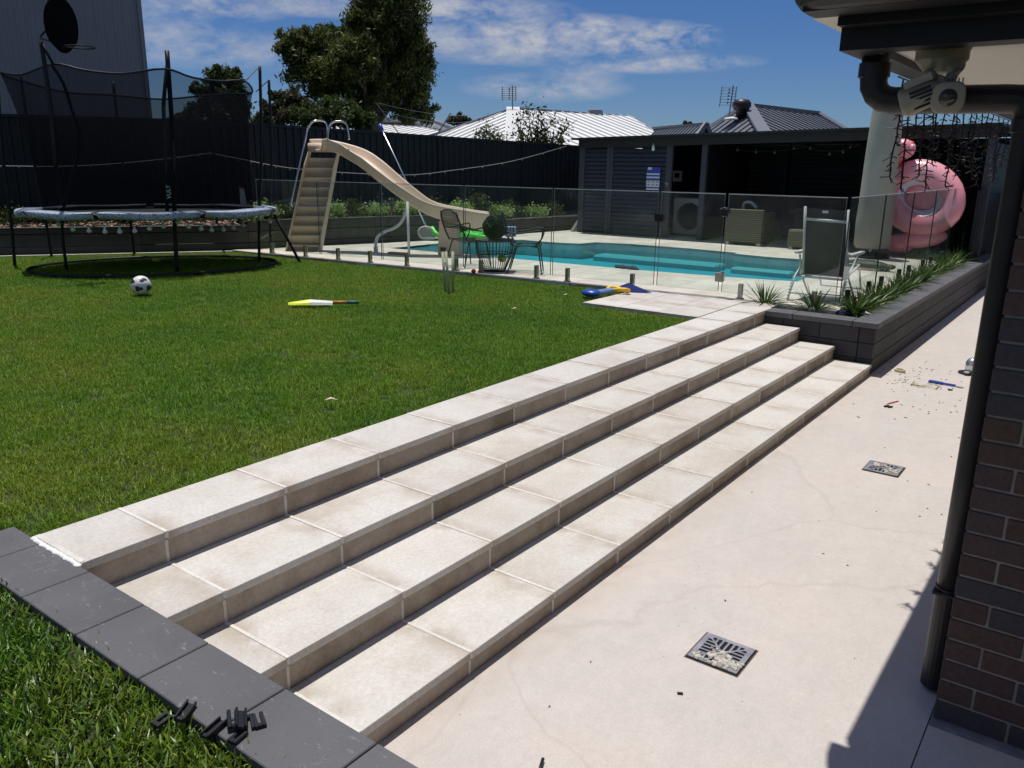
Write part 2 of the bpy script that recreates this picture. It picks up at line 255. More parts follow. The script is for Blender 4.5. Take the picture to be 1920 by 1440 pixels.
simple('grate', (.27, .27, .31), .5, .3, 18, metal=.3); simple('grate_hole', (.004, .004, .004), .9, .1, 4); simple('crumb', (.50, .47, .42), .9, .2, 40, island=.25, bmp=.6); simple('debris', (.10, .075, .06), .9, .2, 40, island=.5)
simple('ball_white', (.75, .75, .74), .35, .04, 6); simple('ball_black', (.03, .03, .04), .35, .2, 30); simple('dark_green', (.035, .05, .035), .6, .3, 9); simple('flamingo_mark', (.12, .04, .04), .6, .1, 9)
simple('white_paper', (.75, .75, .75), .6, .05, 9); simple('wrapper_blue', (.02, .04, .5), .3, .3, 30); simple('pool_shell', (.075, .44, .53), .5, .12, 1.2); simple('pool_step', (.22, .50, .53), .5, .06, 2)
simple('stump_wood', (.45, .45, .33), .5, .08, 6); simple('rope_white', (.30, .30, .29), .6, .05, 4); simple('vulcan_text', (.45, .5, .52), .5, .02, 4); simple('far_tree', (.06, .075, .04), .9, .3, 1)
# pink vinyl
m, t, b = newmat('pink_vinyl'); v = pos_vec(t)
c = ramp(t, noise(t, v, 1.6, 3), [(.3, (.88, .29, .34)), (.55, (.88, .38, .44)), (.72, (.86, .50, .57))])
t.links.new(c, b.inputs['Base Color']); b.inputs['Roughness'].default_value = .22; b.inputs['Coat Weight'].default_value = .2; bump(t, b, noise(t, v, 22, 2), .15, .01)
simple('pink_hot', (.85, .16, .18), .25, .15, 3); simple('pink_band', (.62, .60, .70), .3, .1, 3)
# weave
m, t, b = newmat('wicker'); v = pos_vec(t); w = N(t, 'ShaderNodeTexWave'); w.bands_direction = 'Z'; w.inputs['Scale'].default_value = 9; w.inputs['Distortion'].default_value = .8; w.inputs['Detail'].default_value = 2; t.links.new(v, w.inputs['Vector'])
w2 = N(t, 'ShaderNodeTexWave'); w2.bands_direction = 'Y'; w2.inputs['Scale'].default_value = 30; w2.inputs['Distortion'].default_value = .5; t.links.new(v, w2.inputs['Vector'])
h = mathn(t, 'ADD', w.outputs[1], mathn(t, 'MULTIPLY', w2.outputs[1], .5))
c = ramp(t, mathn(t, 'MULTIPLY', h, .66), [(.1, (.035, .032, .02)), (.6, (.16, .15, .09)), (1, (.21, .2, .13))])
t.links.new(c, b.inputs['Base Color']); b.inputs['Roughness'].default_value = .6; bump(t, b, h, .6, .01)
# trampoline pad fabric: blue swirls on pale blue
m, t, b = newmat('pad_fabric'); v = pos_vec(t); vo = N(t, 'ShaderNodeTexNoise'); vo.inputs['Scale'].default_value = 6; vo.inputs['Detail'].default_value = 1.0; vo.inputs['Distortion'].default_value = 3.0; t.links.new(v, vo.inputs['Vector'])
sn = mathn(t, 'SINE', mathn(t, 'MULTIPLY', vo.outputs[0], 60))
c = ramp(t, sn, [(0, (.46, .53, .62)), (.35, (.36, .43, .54)), (.5, (.05, .08, .18))])
t.links.new(c, b.inputs['Base Color']); b.inputs['Roughness'].default_value = .5
# striped cushion
m, t, b = newmat('zigzag_cloth'); v = pos_vec(t); w = N(t, 'ShaderNodeTexWave'); w.bands_direction = 'Y'; w.inputs['Scale'].default_value = 9; w.inputs['Distortion'].default_value = 2; w.inputs['Detail Scale'].default_value = 4; t.links.new(v, w.inputs['Vector'])
t.links.new(ramp(t, w.outputs[1], [(.35, (.5, .58, .7)), (.55, (.08, .16, .36))]), b.inputs['Base Color']); b.inputs['Roughness'].default_value = .8
# safety net
m, t, b = newmat('net_mesh'); b.inputs['Base Color'].default_value = (.009, .009, .012, 1); b.inputs['Roughness'].default_value = .95; b.inputs['Specular IOR Level'].default_value = .05
tp = N(t, 'ShaderNodeBsdfTransparent'); ms = N(t, 'ShaderNodeMixShader'); ms.inputs[0].default_value = .58
t.links.new(tp.outputs[0], ms.inputs[1]); t.links.new(b.outputs[0], ms.inputs[2]); t.links.new(ms.outputs[0], t.nodes['Material Output'].inputs[0])
m, t, b = newmat('white_net'); b.inputs['Base Color'].default_value = (.7, .72, .72, 1)
tp = N(t, 'ShaderNodeBsdfTransparent'); ms = N(t, 'ShaderNodeMixShader'); ms.inputs[0].default_value = .45
t.links.new(tp.outputs[0], ms.inputs[1]); t.links.new(b.outputs[0], ms.inputs[2]); t.links.new(ms.outputs[0], t.nodes['Material Output'].inputs[0])
# clear glass
def glassmat(name, tint, extra=0.0):
    m, t, b = newmat(name); tp = N(t, 'ShaderNodeBsdfTransparent'); tp.inputs[0].default_value = (*tint, 1)
    gl = N(t, 'ShaderNodeBsdfGlossy'); gl.inputs['Roughness'].default_value = .01; gl.inputs[0].default_value = (.9, .95, .95, 1)
    fr = N(t, 'ShaderNodeFresnel'); fr.inputs[0].default_value = 1.6
    df = N(t, 'ShaderNodeBsdfDiffuse'); df.inputs[0].default_value = (.75, .78, .76, 1); mz = N(t, 'ShaderNodeMixShader'); gv_ = pos_vec(t); t.links.new(ramp(t, noise(t, gv_, 3.2, 7, .65), [(.35, (.012, .012, .012)), (.6, (.035, .035, .035)), (.75, (.09, .09, .09))]), mz.inputs[0]); t.links.new(tp.outputs[0], mz.inputs[1]); t.links.new(df.outputs[0], mz.inputs[2])
    ge = N(t, 'ShaderNodeNewGeometry'); fac = mathn(t, 'MULTIPLY', fr.outputs[0], mathn(t, 'SUBTRACT', 1.0, ge.outputs['Backfacing']))
    ms = N(t, 'ShaderNodeMixShader'); t.links.new(fac, ms.inputs[0]); t.links.new(mz.outputs[0], ms.inputs[1]); t.links.new(gl.outputs[0], ms.inputs[2])
    t.links.new(ms.outputs[0], t.nodes['Material Output'].inputs[0]); return m
glassmat('glass', (.915, .955, .945)); simple('glass_side', (.16, .19, .185), .3, .05, 3); simple('glass_top', (.55, .60, .58), .25, .05, 3); simple('glass_edge', (.018, .035, .032), .2, .05, 3)
# pool water
m, t, b = newmat('pool_water'); tp = N(t, 'ShaderNodeBsdfTransparent'); tp.inputs[0].default_value = (.55, .90, .93, 1)
gl = N(t, 'ShaderNodeBsdfGlossy'); gl.inputs['Roughness'].default_value = .03; v = pos_vec(t)
bp = N(t, 'ShaderNodeBump'); bp.inputs['Strength'].default_value = .6; bp.inputs['Distance'].default_value = .03
t.links.new(noise(t, v, 5, 5, .6), bp.inputs['Height']); t.links.new(bp.outputs[0], gl.inputs['Normal'])
fr = N(t, 'ShaderNodeFresnel'); fr.inputs[0].default_value = 1.33; t.links.new(bp.outputs[0], fr.inputs['Normal'])
ff = mathn(t, 'MULTIPLY', fr.outputs[0], .55)
ms = N(t, 'ShaderNodeMixShader'); t.links.new(ff, ms.inputs[0]); t.links.new(tp.outputs[0], ms.inputs[1]); t.links.new(gl.outputs[0], ms.inputs[2]); t.links.new(ms.outputs[0], t.nodes['Material Output'].inputs[0])

# ------------------------------------------------------------------ mesh helpers
class MB:
    def __init__(s): s.v = []; s.f = []; s.m = []; s.cur = 0
    def mat(s, i): s.cur = i; return s
    def add(s, vs, fs):
        o = len(s.v); s.v += [tuple(p) for p in vs]; s.f += [tuple(i+o for i in f) for f in fs]; s.m += [s.cur]*len(fs); return s
    def join(s, o, m=1):
        s.mat(m).add(o.v, o.f); return s
    def box(s, x0, x1, y0, y1, z0, z1):
        return s.add([(x0, y0, z0), (x1, y0, z0), (x1, y1, z0), (x0, y1, z0), (x0, y0, z1), (x1, y0, z1), (x1, y1, z1), (x0, y1, z1)],
                     [(3, 2, 1, 0), (4, 5, 6, 7), (0, 1, 5, 4), (1, 2, 6, 5), (2, 3, 7, 6), (3, 0, 4, 7)])
    def obox(s, c, hx, hy, hz):
        c, hx, hy, hz = map(Vector, (c, hx, hy, hz))
        vs = [c+hx*a+hy*b_+hz*d for d in (-1, 1) for a, b_ in ((-1, -1), (1, -1), (1, 1), (-1, 1))]
        return s.add(vs, [(3, 2, 1, 0), (4, 5, 6, 7), (0, 1, 5, 4), (1, 2, 6, 5), (2, 3, 7, 6), (3, 0, 4, 7)])
    def bar(s, p, q, w, h, up=(0, 0, 1)):
        p, q = Vector(p), Vector(q); d = (q-p); u = Vector(up); sd = d.cross(u)
        if sd.length < 1e-6: sd = d.cross(Vector((1, 0, 0)))
        sd.normalize(); u2 = sd.cross(d).normalized()
        return s.obox((p+q)/2, d/2, sd*(w/2), u2*(h/2))
    def tube(s, pts, r, n=8, cap=True, closed=False):
        pts = [Vector(p) for p in pts]; k = len(pts); rs = r if isinstance(r, (list, tuple)) else [r]*k
        o = len(s.v); prev = None; fs = []
        for i, p in enumerate(pts):
            if closed: d = pts[(i+1) % k]-pts[i-1]
            else: d = pts[min(i+1, k-1)]-pts[max(i-1, 0)]
            d.normalize()
            if prev is None:
                a = d.cross(Vector((0, 0, 1)));
                if a.length < .05: a = d.cross(Vector((1, 0, 0)))
            else: a = prev-d*prev.dot(d)
            a.normalize(); prev = a; b_ = d.cross(a)
            for j in range(n):
                t_ = 2*math.pi*j/n; s.v.append(tuple(p+(a*math.cos(t_)+b_*math.sin(t_))*rs[i]))
        for i in range(k if closed else k-1):
            for j in range(n):
                a0 = o+i*n+j; a1 = o+i*n+(j+1) % n; b0 = o+((i+1) % k)*n+j; b1 = o+((i+1) % k)*n+(j+1) % n
                fs.append((a0, a1, b1, b0))
        if cap and not closed: fs += [tuple(o+j for j in reversed(range(n))), tuple(o+(k-1)*n+j for j in range(n))]
        s.f += fs; s.m += [s.cur]*len(fs); return s
    def lathe(s, prof, c=(0, 0, 0), n=20, ax=None, cap=True):
        c = Vector(c); R_ = Matrix.Identity(3) if ax is None else Vector(ax).to_track_quat('Z', 'Y').to_matrix()
        o = len(s.v); fs = []
        for (r, z) in prof:
            for j in range(n):
                t_ = 2*math.pi*j/n; s.v.append(tuple(c+R_ @ Vector((r*math.cos(t_), r*math.sin(t_), z))))
        for i in range(len(prof)-1):
            for j in range(n): fs.append((o+i*n+j, o+i*n+(j+1) % n, o+(i+1)*n+(j+1) % n, o+(i+1)*n+j))
        if cap: fs += [tuple(o+j for j in reversed(range(n))), tuple(o+(len(prof)-1)*n+j for j in range(n))]
        s.f += fs; s.m += [s.cur]*len(fs); return s
    def ell(s, c, r, n=16, k=10, R_=None):
        prof = [(math.sin(math.pi*i/k), -math.cos(math.pi*i/k)) for i in range(k+1)]
        o = len(s.v); s.lathe([(max(a, .001), b_) for a, b_ in prof], (0, 0, 0), n)
        for i in range(o, len(s.v)):
            p = Vector(s.v[i]); p = Vector((p.x*r[0], p.y*r[1], p.z*r[2])); p = (R_ @ p if R_ is not None else p)+Vector(c); s.v[i] = tuple(p)
        return s
    def prism(s, poly, z0, z1):
        n = len(poly); vs = [(p[0], p[1], z0) for p in poly]+[(p[0], p[1], z1) for p in poly]
        return s.add(vs, [tuple(reversed(range(n))), tuple(range(n, 2*n))]+[(i, (i+1) % n, n+(i+1) % n, n+i) for i in range(n)])
    def plate(s, poly3, nrm, th):
        n = len(poly3); d = Vector(nrm).normalized()*th; vs = [Vector(p) for p in poly3]+[Vector(p)+d for p in poly3]
        return s.add(vs, [tuple(reversed(range(n))), tuple(range(n, 2*n))]+[(i, (i+1) % n, n+(i+1) % n, n+i) for i in range(n)])
    def build(s, name, mats, parent=None, smooth=False, bevel=0, local=False, seg=1):
        me = bpy.data.meshes.new(name); vs = s.v
        if parent is not None and not local:
            o = root_loc(parent); vs = [(p[0]-o.x, p[1]-o.y, p[2]-o.z) for p in vs]
        me.from_pydata(vs, [], s.f)
        if isinstance(mats, str): mats = [mats]
        for mm in mats: me.materials.append(MATS[mm])
        if len(mats) > 1: me.polygons.foreach_set('material_index', s.m)
        if smooth: me.polygons.foreach_set('use_smooth', [True]*len(me.polygons))
        me.update(); ob = bpy.data.objects.new(name, me); COL.objects.link(ob)
        if parent is not None: ob.parent = parent
        if bevel:
            bm = ob.modifiers.new('bevel', 'BEVEL'); bm.width = bevel; bm.segments = seg; bm.limit_method = 'ANGLE'; bm.angle_limit = math.radians(40)
        return ob
def root_loc(o):
    l = Vector((0, 0, 0))
    while o is not None: l += o.location; o = o.parent
    return l
def tag(o, label, cat, group=None):
    o['label'] = label; o['category'] = cat
    if group: o['group'] = group
    return o
def thing(name, label, cat, loc=(0, 0, 0), group=None, rz=0):
    o = bpy.data.objects.new(name, None); COL.objects.link(o); o.location = loc; o.rotation_euler = (0, 0, rz); o.empty_display_size = .2
    return tag(o, label, cat, group)
def struct(o): o['kind'] = 'structure'; return o
def dup(root, loc, label, rz=0, scale=None):
    r = root.copy(); COL.objects.link(r); r.location = loc; r.rotation_euler = (0, 0, rz); r['label'] = label
    if scale: r.scale = (scale,)*3 if isinstance(scale, (int, float)) else scale
    for ch in list(root.children):
        c = ch.copy(); COL.objects.link(c); c.parent = r
        for g_ in list(ch.children):
            d = g_.copy(); COL.objects.link(d); d.parent = c
    return r
def quads(name, P, mats, parent=None, smooth=False):
    """P: (n,4,3) array of quads"""
    P = np.asarray(P, dtype=np.float32); n = len(P)
    if parent is not None: o = root_loc(parent); P = P-np.array([o.x, o.y, o.z], dtype=np.float32)
    me = bpy.data.meshes.new(name); me.vertices.add(n*4); me.vertices.foreach_set('co', P.reshape(-1))
    me.loops.add(n*4); me.loops.foreach_set('vertex_index', np.arange(n*4, dtype=np.int32)); me.polygons.add(n)
    me.polygons.foreach_set('loop_start', np.arange(0, n*4, 4, dtype=np.int32)); me.polygons.foreach_set('loop_total', np.full(n, 4, dtype=np.int32))
    me.materials.append(MATS[mats]); me.update(); me.validate()
    ob = bpy.data.objects.new(name, me); COL.objects.link(ob)
    if parent is not None: ob.parent = parent
    return ob
def leafquads(C, size, droop=0.0, aspect=2.6, jit=.3):
    """rhombus leaves at centres C (n,3)"""
    n = len(C); d = rng.normal(size=(n, 3)); d[:, 2] -= droop; d /= np.linalg.norm(d, axis=1)[:, None]
    u = rng.normal(size=(n, 3)); w = np.cross(d, u); w /= np.linalg.norm(w, axis=1)[:, None]
    L = size*(1+jit*rng.normal(size=(n, 1))); Wd = L/aspect
    a = C-d*L/2; c = C+d*L/2; b_ = C+w*Wd/2; e = C-w*Wd/2
    return np.stack([a, b_, c, e], axis=1)
def lobes_points(lobes, n, shell=.45):
    vols = np.array([l[1][0]*l[1][2] for l in lobes]); vols /= vols.sum(); out = []
    for l, f_ in zip(lobes, vols):
        k = int(n*f_*.9)+8; R3 = np.array(l[1]); per = 130; nc = max(4, k//per)
        d = rng.normal(size=(nc, 3)); d /= np.linalg.norm(d, axis=1)[:, None]; d[:, 2] = np.where(d[:, 2] < -.6, -d[:, 2], d[:, 2])
        c = np.array(l[0])+d*R3*rng.uniform(.62, 1.06, (nc, 1)); sz = R3.mean()*rng.uniform(.13, .27, (nc, 1, 1))
        q = rng.normal(size=(nc, per, 3)); q[:, :, 2] = q[:, :, 2]*.8-np.abs(q[:, :, 0])*.25; out.append((c[:, None, :]+q*sz*.8).reshape(-1, 3))
        m_ = int(n*f_*.22)+4; d = rng.normal(size=(m_, 3)); d /= np.linalg.norm(d, axis=1)[:, None]; out.append(np.array(l[0])+d*rng.random((m_, 1))**.5*.8*R3)
    return np.concatenate(out)
def lobes_points_old(lobes, n, shell=.45):
    vols = np.array([l[1][0]*l[1][1]*l[1][2] for l in lobes])**.8; vols /= vols.sum(); out = []
    for l, f_ in zip(lobes, vols):
        k = int(n*f_)+1; d = rng.normal(size=(k, 3)); d /= np.linalg.norm(d, axis=1)[:, None]
        r = (shell+(1-shell)*rng.random((k, 1))**.6)
        # clumpy surface
        bumpf = 1+.16*np.sin(d[:, :1]*7+l[0][0]*3)*np.cos(d[:, 1:2]*8+l[0][1])+.12*np.sin(d[:, 2:3]*11+l[0][2])
        out.append(np.array(l[0])+d*r*bumpf*np.array(l[1]))
    return np.concatenate(out)
def catmull(P, k=8):
    P = [Vector(p) for p in P]; out = []
    for i in range(len(P)-1):
        p0 = P[max(i-1, 0)]; p1 = P[i]; p2 = P[i+1]; p3 = P[min(i+2, len(P)-1)]
        for j in range(k):
            t_ = j/k; out.append(.5*((2*p1)+(p2-p0)*t_+(2*p0-5*p1+4*p2-p3)*t_*t_+(3*p1-3*p2+p3-p0)*t_**3))
    out.append(P[-1]); return out
def sag(p, q, s, n=16):
    p, q = Vector(p), Vector(q); return [p.lerp(q, i/n)-Vector((0, 0, s*4*(i/n)*(1-i/n))) for i in range(n+1)]
D = .53   # deck / top step level

# ================================================================== THE SETTING
struct(MB().add([(-1500, -1500, -.06), (1500, -1500, -.06), (1500, 1500, -.06), (-1500, 1500, -.06)], [(0, 1, 2, 3)]).build('ground', 'soil'))
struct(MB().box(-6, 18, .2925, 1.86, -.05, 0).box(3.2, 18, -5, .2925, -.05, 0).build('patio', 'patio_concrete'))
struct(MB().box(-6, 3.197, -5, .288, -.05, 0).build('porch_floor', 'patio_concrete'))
# lawn soil: front strip left of the edging and the big lawn
LAWN = [(-7, 3.325), (7.60, 3.325), (7.60, 4.72), (8.86, 4.72), (8.78, 5.8), (8.68, 7.3), (8.50, 9.2), (8.30, 11.4), (8.30, 12.2), (4.1, 15.2), (-7, 22)]
soil_mb = MB().prism(LAWN, 0, .485).box(-7, 1.018, -4, 3.325, 0, .485)
struct(soil_mb.build('lawn', 'soil'))
# pool deck with a hole for the pool
XF = [(8.40, 11.4), (8.60, 9.2), (8.78, 7.3), (8.88, 5.8), (8.96, 4.72)]
POOL = [(10.36, 10.42), (10.47, 9.40), (10.52, 8.4), (10.56, 7.2), (10.62, 5.6), (10.80, 4.2), (10.98, 3.42), (12.4, 3.50), (13.80, 4.05), (13.74, 4.80), (13.86, 5.46), (14.02, 5.46), (14.16, 6.4), (14.15, 7.7), (13.96, 8.35), (13.50, 8.42), (13.35, 9.0), (13.36, 9.7), (13.1, 10.05), (12.3, 10.30), (11.4, 10.42)]
outer = [(8.30, 12.1), (8.35, 11.4), (8.55, 9.2), (8.73, 7.3), (8.83, 5.8), (8.91, 4.72), (8.93, 2.34), (17, 2.34), (19, 5), (19, 10.3), (16.4, 10.45), (11, 11.15), (8.7, 12.05)]
def holed(outer, hole, z0, z1):
    a = [Vector((x, y, z1)) for x, y in outer]; h = [Vector((x, y, z1)) for x, y in reversed(hole)]
    tri = tessellate_polygon([a, h]); vs = a+h; mb = MB(); mb.add(vs, [t_ if (vs[t_[1]]-vs[t_[0]]).cross(vs[t_[2]]-vs[t_[0]]).z > 0 else tuple(reversed(t_)) for t_ in tri])
    for loop in (outer, hole):
        n = len(loop)
        for i in range(n):
            p, q = loop[i], loop[(i+1) % n]; mb.add([(*p, z0), (*q, z0), (*q, z1), (*p, z1)], [(0, 1, 2, 3)])
    return mb
struct(holed(outer, POOL, .05, D-.012).build('deck_base', 'grout'))
# deck pavers clipped to the deck outline
def clip_poly(poly, inside):
    return poly
def pip(x, y, P):
    c = False; n = len(P)
    for i in range(n):
        x1, y1 = P[i]; x2, y2 = P[(i+1) % n]
        if (y1 > y) != (y2 > y) and x < (x2-x1)*(y-y1)/(y2-y1)+x1: c = not c
    return c
def dist_edge(x, y, P):
    best = 9
    for i in range(len(P)):
        a = Vector(P[i]); b_ = Vector(P[(i+1) % len(P)]); p = Vector((x, y)); t_ = max(0, min(1, (p-a).dot(b_-a)/(b_-a).length_squared)); best = min(best, (p-a.lerp(b_, t_)).length)
    return best
import bmesh
def tiled(name, outline, hole, tx, ty, z0, z1, mat, gap=.004, parent=None, ox=0, oy=0):
    """pavers cut with straight bisections so that they follow the outline"""
    xs = [p[0] for p in outline]; ys = [p[1] for p in outline]; mb = MB(); bm = bmesh.new()
    src = holed(outline, hole, z1, z1) if hole else MB().add([(x, y, z1) for x, y in outline], [tuple(range(len(outline)))])
    if hole: src.f = src.f[:-(len(outline)+len(hole))]
    vs = [bm.verts.new(p) for p in src.v]
    for f_ in src.f: bm.faces.new([vs[i] for i in f_])
    bm.verts.ensure_lookup_table()
    j0 = int((min(ys)-oy)/ty)-1; j1 = int((max(ys)-oy)/ty)+1
    def cut(b, co, no, clear=True):
        g_ = b.verts[:]+b.edges[:]+b.faces[:]; bmesh.ops.bisect_plane(b, geom=g_, plane_co=co, plane_no=no, clear_outer=clear)
    for j in range(j0, j1+1):
        b2 = bm.copy(); cut(b2, (0, oy+j*ty+gap/2, 0), (0, -1, 0)); cut(b2, (0, oy+(j+1)*ty-gap/2, 0), (0, 1, 0))
        if not b2.faces: b2.free(); continue
        off = (j % 2)*tx/2; i0 = int((min(xs)-ox)/tx)-2; i1 = int((max(xs)-ox)/tx)+1
        for i in range(i0, i1+1):
            x0 = ox+off+i*tx
            if x0 > max(xs) or x0+tx < min(xs): continue
            b3 = b2.copy(); cut(b3, (x0+gap/2, 0, 0), (-1, 0, 0)); cut(b3, (x0+tx-gap/2, 0, 0), (1, 0, 0))
            if b3.faces:
                bmesh.ops.dissolve_limit(b3, angle_limit=.02, verts=b3.verts[:], edges=b3.edges[:])
                r = bmesh.ops.extrude_face_region(b3, geom=b3.faces[:]); vv = [e for e in r['geom'] if isinstance(e, bmesh.types.BMVert)]
                bmesh.ops.translate(b3, verts=vv, vec=(0, 0, z0-z1)); bmesh.ops.recalc_face_normals(b3, faces=b3.faces[:])
                b3.verts.ensure_lookup_table(); b3.verts.index_update()
                mb.add([v.co[:] for v in b3.verts], [tuple(v.index for v in f_.verts) for f_ in b3.faces])
            b3.free()
        b2.free()
    bm.free(); return mb.build(name, mat, parent)
struct(tiled('pool_deck', outer, POOL, .61, .405, D-.04, D, 'deck_stone'))
# pool shell and water
def inset_ring(P, d):
    n = len(P); out = []
    for i in range(n):
        a, b_, c = Vector(P[i-1]), Vector(P[i]), Vector(P[(i+1) % n]); e1 = (b_-a).normalized(); e2 = (c-b_).normalized(); nn = Vector((-(e1+e2).y, (e1+e2).x))
        if nn.length < 1e-4: nn = Vector((-e1.y, e1.x))
        nn.normalize(); out.append(b_+nn*d)
    return out
area = sum(POOL[i][0]*POOL[(i+1) % len(POOL)][1]-POOL[(i+1) % len(POOL)][0]*POOL[i][1] for i in range(len(POOL)))
sg = 1 if area > 0 else -1
PO = inset_ring(POOL, -.035*sg); sh = MB(); n = len(PO)
for i in range(n):
    p, q = PO[i], PO[(i+1) % n]; sh.add([(p.x, p.y, .235), (q.x, q.y, .235), (q.x, q.y, D-.041), (p.x, p.y, D-.041)], [(0, 1, 2, 3)])
sh.add([(p.x, p.y, .235) for p in PO], [tuple(range(n))])
struct(sh.build('pool_shell', 'pool_shell'))
struct(MB().box(13.45, 13.90, 5.6, 8.1, .2, .345).box(13.45, 13.7, 4.3, 5.35, .2, .335).build('pool_steps', 'pool_step', bevel=.03))
struct(MB().add([(p.x, p.y, .395) for p in PO], [tuple(range(n))]).build('pool_water', 'pool_water'))

# ------------------------------------------------------------------ stone steps
st = thing('stone_steps', 'four long pale travertine steps leading down from the lawn to the patio', 'steps', (1.3, 1.83, 0))
LV = [(2.95, 3.325, .53), (2.57, 2.95, .39), (2.20, 2.57, .25), (1.83, 2.20, .11)]
for k, (y0, y1, z) in enumerate(LV):
    mb = MB(); mr = MB(); gb = MB()
    xs = [1.262]+[1.61+.6*i for i in range(12)]+[8.497 if k else 7.6+1.25]
    if k == 0: xs[-1] = 8.69
    xs = [x for x in xs[:-1] if x < xs[-1]-.1]+[xs[-1]]
    yb = y1-.004 if k == 0 else y1+.02
    for a, b_ in zip(xs[:-1], xs[1:]):
        dz = random.uniform(-.0015, .0015)
        mb.box(a+.003, b_-.003, y0-.006, yb, z-.035, z+dz)
        mr.box(a+.002, b_-.002, y0+.004, y0+.03, (z-.14 if k < 3 else 0)+.001, z-.037)
    gb = mb; mb.mat(1)
    for x in xs[1:-1]: gb.box(x-.0085, x+.0085, y0-.0075, yb-.004, z-.030, z+.0035); mr.mat(1).box(x-.007, x+.007, y0+.0015, y0+.02, (z-.14 if k < 3 else 0)+.002, z-.04)
    if k == 0: gb.box(1.2625, 1.285, 2.95, 3.318, z-.02, z+.0025)
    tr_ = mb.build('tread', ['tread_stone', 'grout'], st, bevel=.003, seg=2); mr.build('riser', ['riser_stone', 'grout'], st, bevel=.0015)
MB().box(1.262, 8.49, 1.86, 3.3, 0, .07).box(1.262, 8.49, 2.23, 3.3, .07, .21).box(1.262, 8.49, 2.60, 3.3, .21, .35).box(1.262, 8.68, 2.98, 3.3, .35, .49).build('core', 'mortar', st)
# landing slab by the gate
struct(tiled('landing', [(7.62, 3.33), (8.925, 3.33), (8.905, 4.70), (7.62, 4.70)], None, .61, .455, .49, D, 'tread_stone', .005, oy=3.33, ox=7.62))
struct(tiled('landing_corner', [(8.695, 2.96), (8.925, 2.96), (8.925, 3.326), (8.695, 3.326)], None, .61, .455, .49, D, 'tread_stone', .005, oy=2.96, ox=8.6))

# ------------------------------------------------------------------ charcoal edging wall at the near end of the steps
ed = thing('edging_wall', 'low charcoal wall capped with scuffed flat pavers beside the near end of the steps', 'garden edging', (1.14, 2, 0))
MB().box(1.045, 1.245, -.6, 3.30, 0, .484).build('wall', 'charcoal_stone', ed)
mb = MB(); ys = [3.345]+[3.25-.378*i for i in range(0, 11)]
ys = [3.50, 3.25]+[3.25-.378*i for i in range(1, 11)]
for a, b_ in zip(ys[:-1], ys[1:]): mb.box(1.022, 1.259, b_+.0025, a-.0025, .486, .522)
mb.build('coping', 'charcoal_scuffed', ed, bevel=.003)
bd = MB()
for i in range(14): y_ = 2.955+i*.027; bd.ell((1.2555+random.uniform(-.003, .002), y_, .5225), (.011+random.uniform(0, .005), .022, .0065+random.uniform(0, .004)), 8, 6)
bd.build('mortar_bead', 'white_paper', ed, smooth=True)

# ------------------------------------------------------------------ planter wall beside the patio
pw = thing('planter_wall', 'long charcoal block planter wall with flat coping running beside the patio', 'planter', (8.5, 1.83, 0))
mb = MB()
for r, (z0, z1) in enumerate(((0, .15), (.15, .31), (.31, .467))):
    x = 8.51-(.2 if r % 2 else 0)
    while x < 17:
        a = max(x, 8.506); mb.box(a+.002, min(x+.59, 17)-.002, 1.832, 1.98, z0+.002, z1-.002); x += .59
    y = 1.99-(.12 if r % 2 else .0)
    while y < 2.95:
        a = max(y, 1.985); mb.box(8.506, 8.66, a+.002, min(y+.38, 2.95)-.002, z0+.002, z1-.002); y += .38
mb.build('block_wall', 'charcoal_stone', pw, bevel=.004)
MB().box(8.53, 17, 1.85, 1.97, 0, .466).box(8.53, 8.64, 1.9, 2.93, 0, .466).build('core', 'charcoal_stone', pw)
mb = MB(); x = 8.485
mb.box(8.485, 8.71, 1.805, 2.052, .469, .527); y = 2.055
while y < 2.93: mb.box(8.485, 8.71, y+.002, min(y+.6, 2.95)-.002, .469, .527); y += .6
x = 8.714
while x < 17: mb.box(x+.002, x+.598, 1.805, 2.05, .469, .527); x += .6
mb.build('coping', 'charcoal_scuffed', pw, bevel=.005)
MB().box(8.66, 8.93, 1.98, 2.95, .1, .475).box(8.93, 17, 1.98, 2.338, .1, .475).build('bed_soil', 'bed_soil', pw)

# ------------------------------------------------------------------ frameless glass pool fence
def fence_x(y):
    P = [(2.38, 9.06), (3.6, 9.04), (4.8, 8.98), (5.8, 8.90), (7.3, 8.80), (9.2, 8.62), (11.5, 8.42)]
    for (a, xa), (b_, xb) in zip(P[:-1], P[1:]):
        if y <= b_: return xa+(xb-xa)*(y-a)/(b_-a)
    return P[-1][1]
def pane_mb(p, q, z0, z1, th=.012):
    p, q = Vector(p), Vector(q); d = q-p; nrm = Vector((-d.y, d.x, 0)).normalized()*(th/2); mb = MB()
    c = [(p-nrm), (q-nrm), (q+nrm), (p+nrm)]; vs = [(v.x, v.y, z0) for v in c]+[(v.x, v.y, z1) for v in c]
    mb.mat(0).add(vs, [(0, 1, 5, 4), (2, 3, 7, 6)]); mb.mat(1).add(vs, [(4, 5, 6, 7)]); mb.mat(2).add(vs, [(1, 2, 6, 5), (3, 0, 4, 7), (3, 2, 1, 0)])
    return mb
def panel_arris(p, q, z0, z1, r, dark):
    p, q = Vector(p), Vector(q); d = (q-p).normalized(); nrm = Vector((-d.y, d.x, 0)); mb = MB()
    mb.obox(((p+q)/2)+Vector((0, 0, z1-.0035)), (q-p)/2, nrm*.0066, (0, 0, .0045))
    mb.build('polished_edge', 'glass_top', r)
    if not dark:
        for e in (p+d*.003, q-d*.003): MB().obox(e+Vector((0, 0, (z0+z1)/2)), d*.0022, nrm*.0065, (0, 0, (z1-z0)/2-.01)).build('polished_edge', 'glass_side', r)
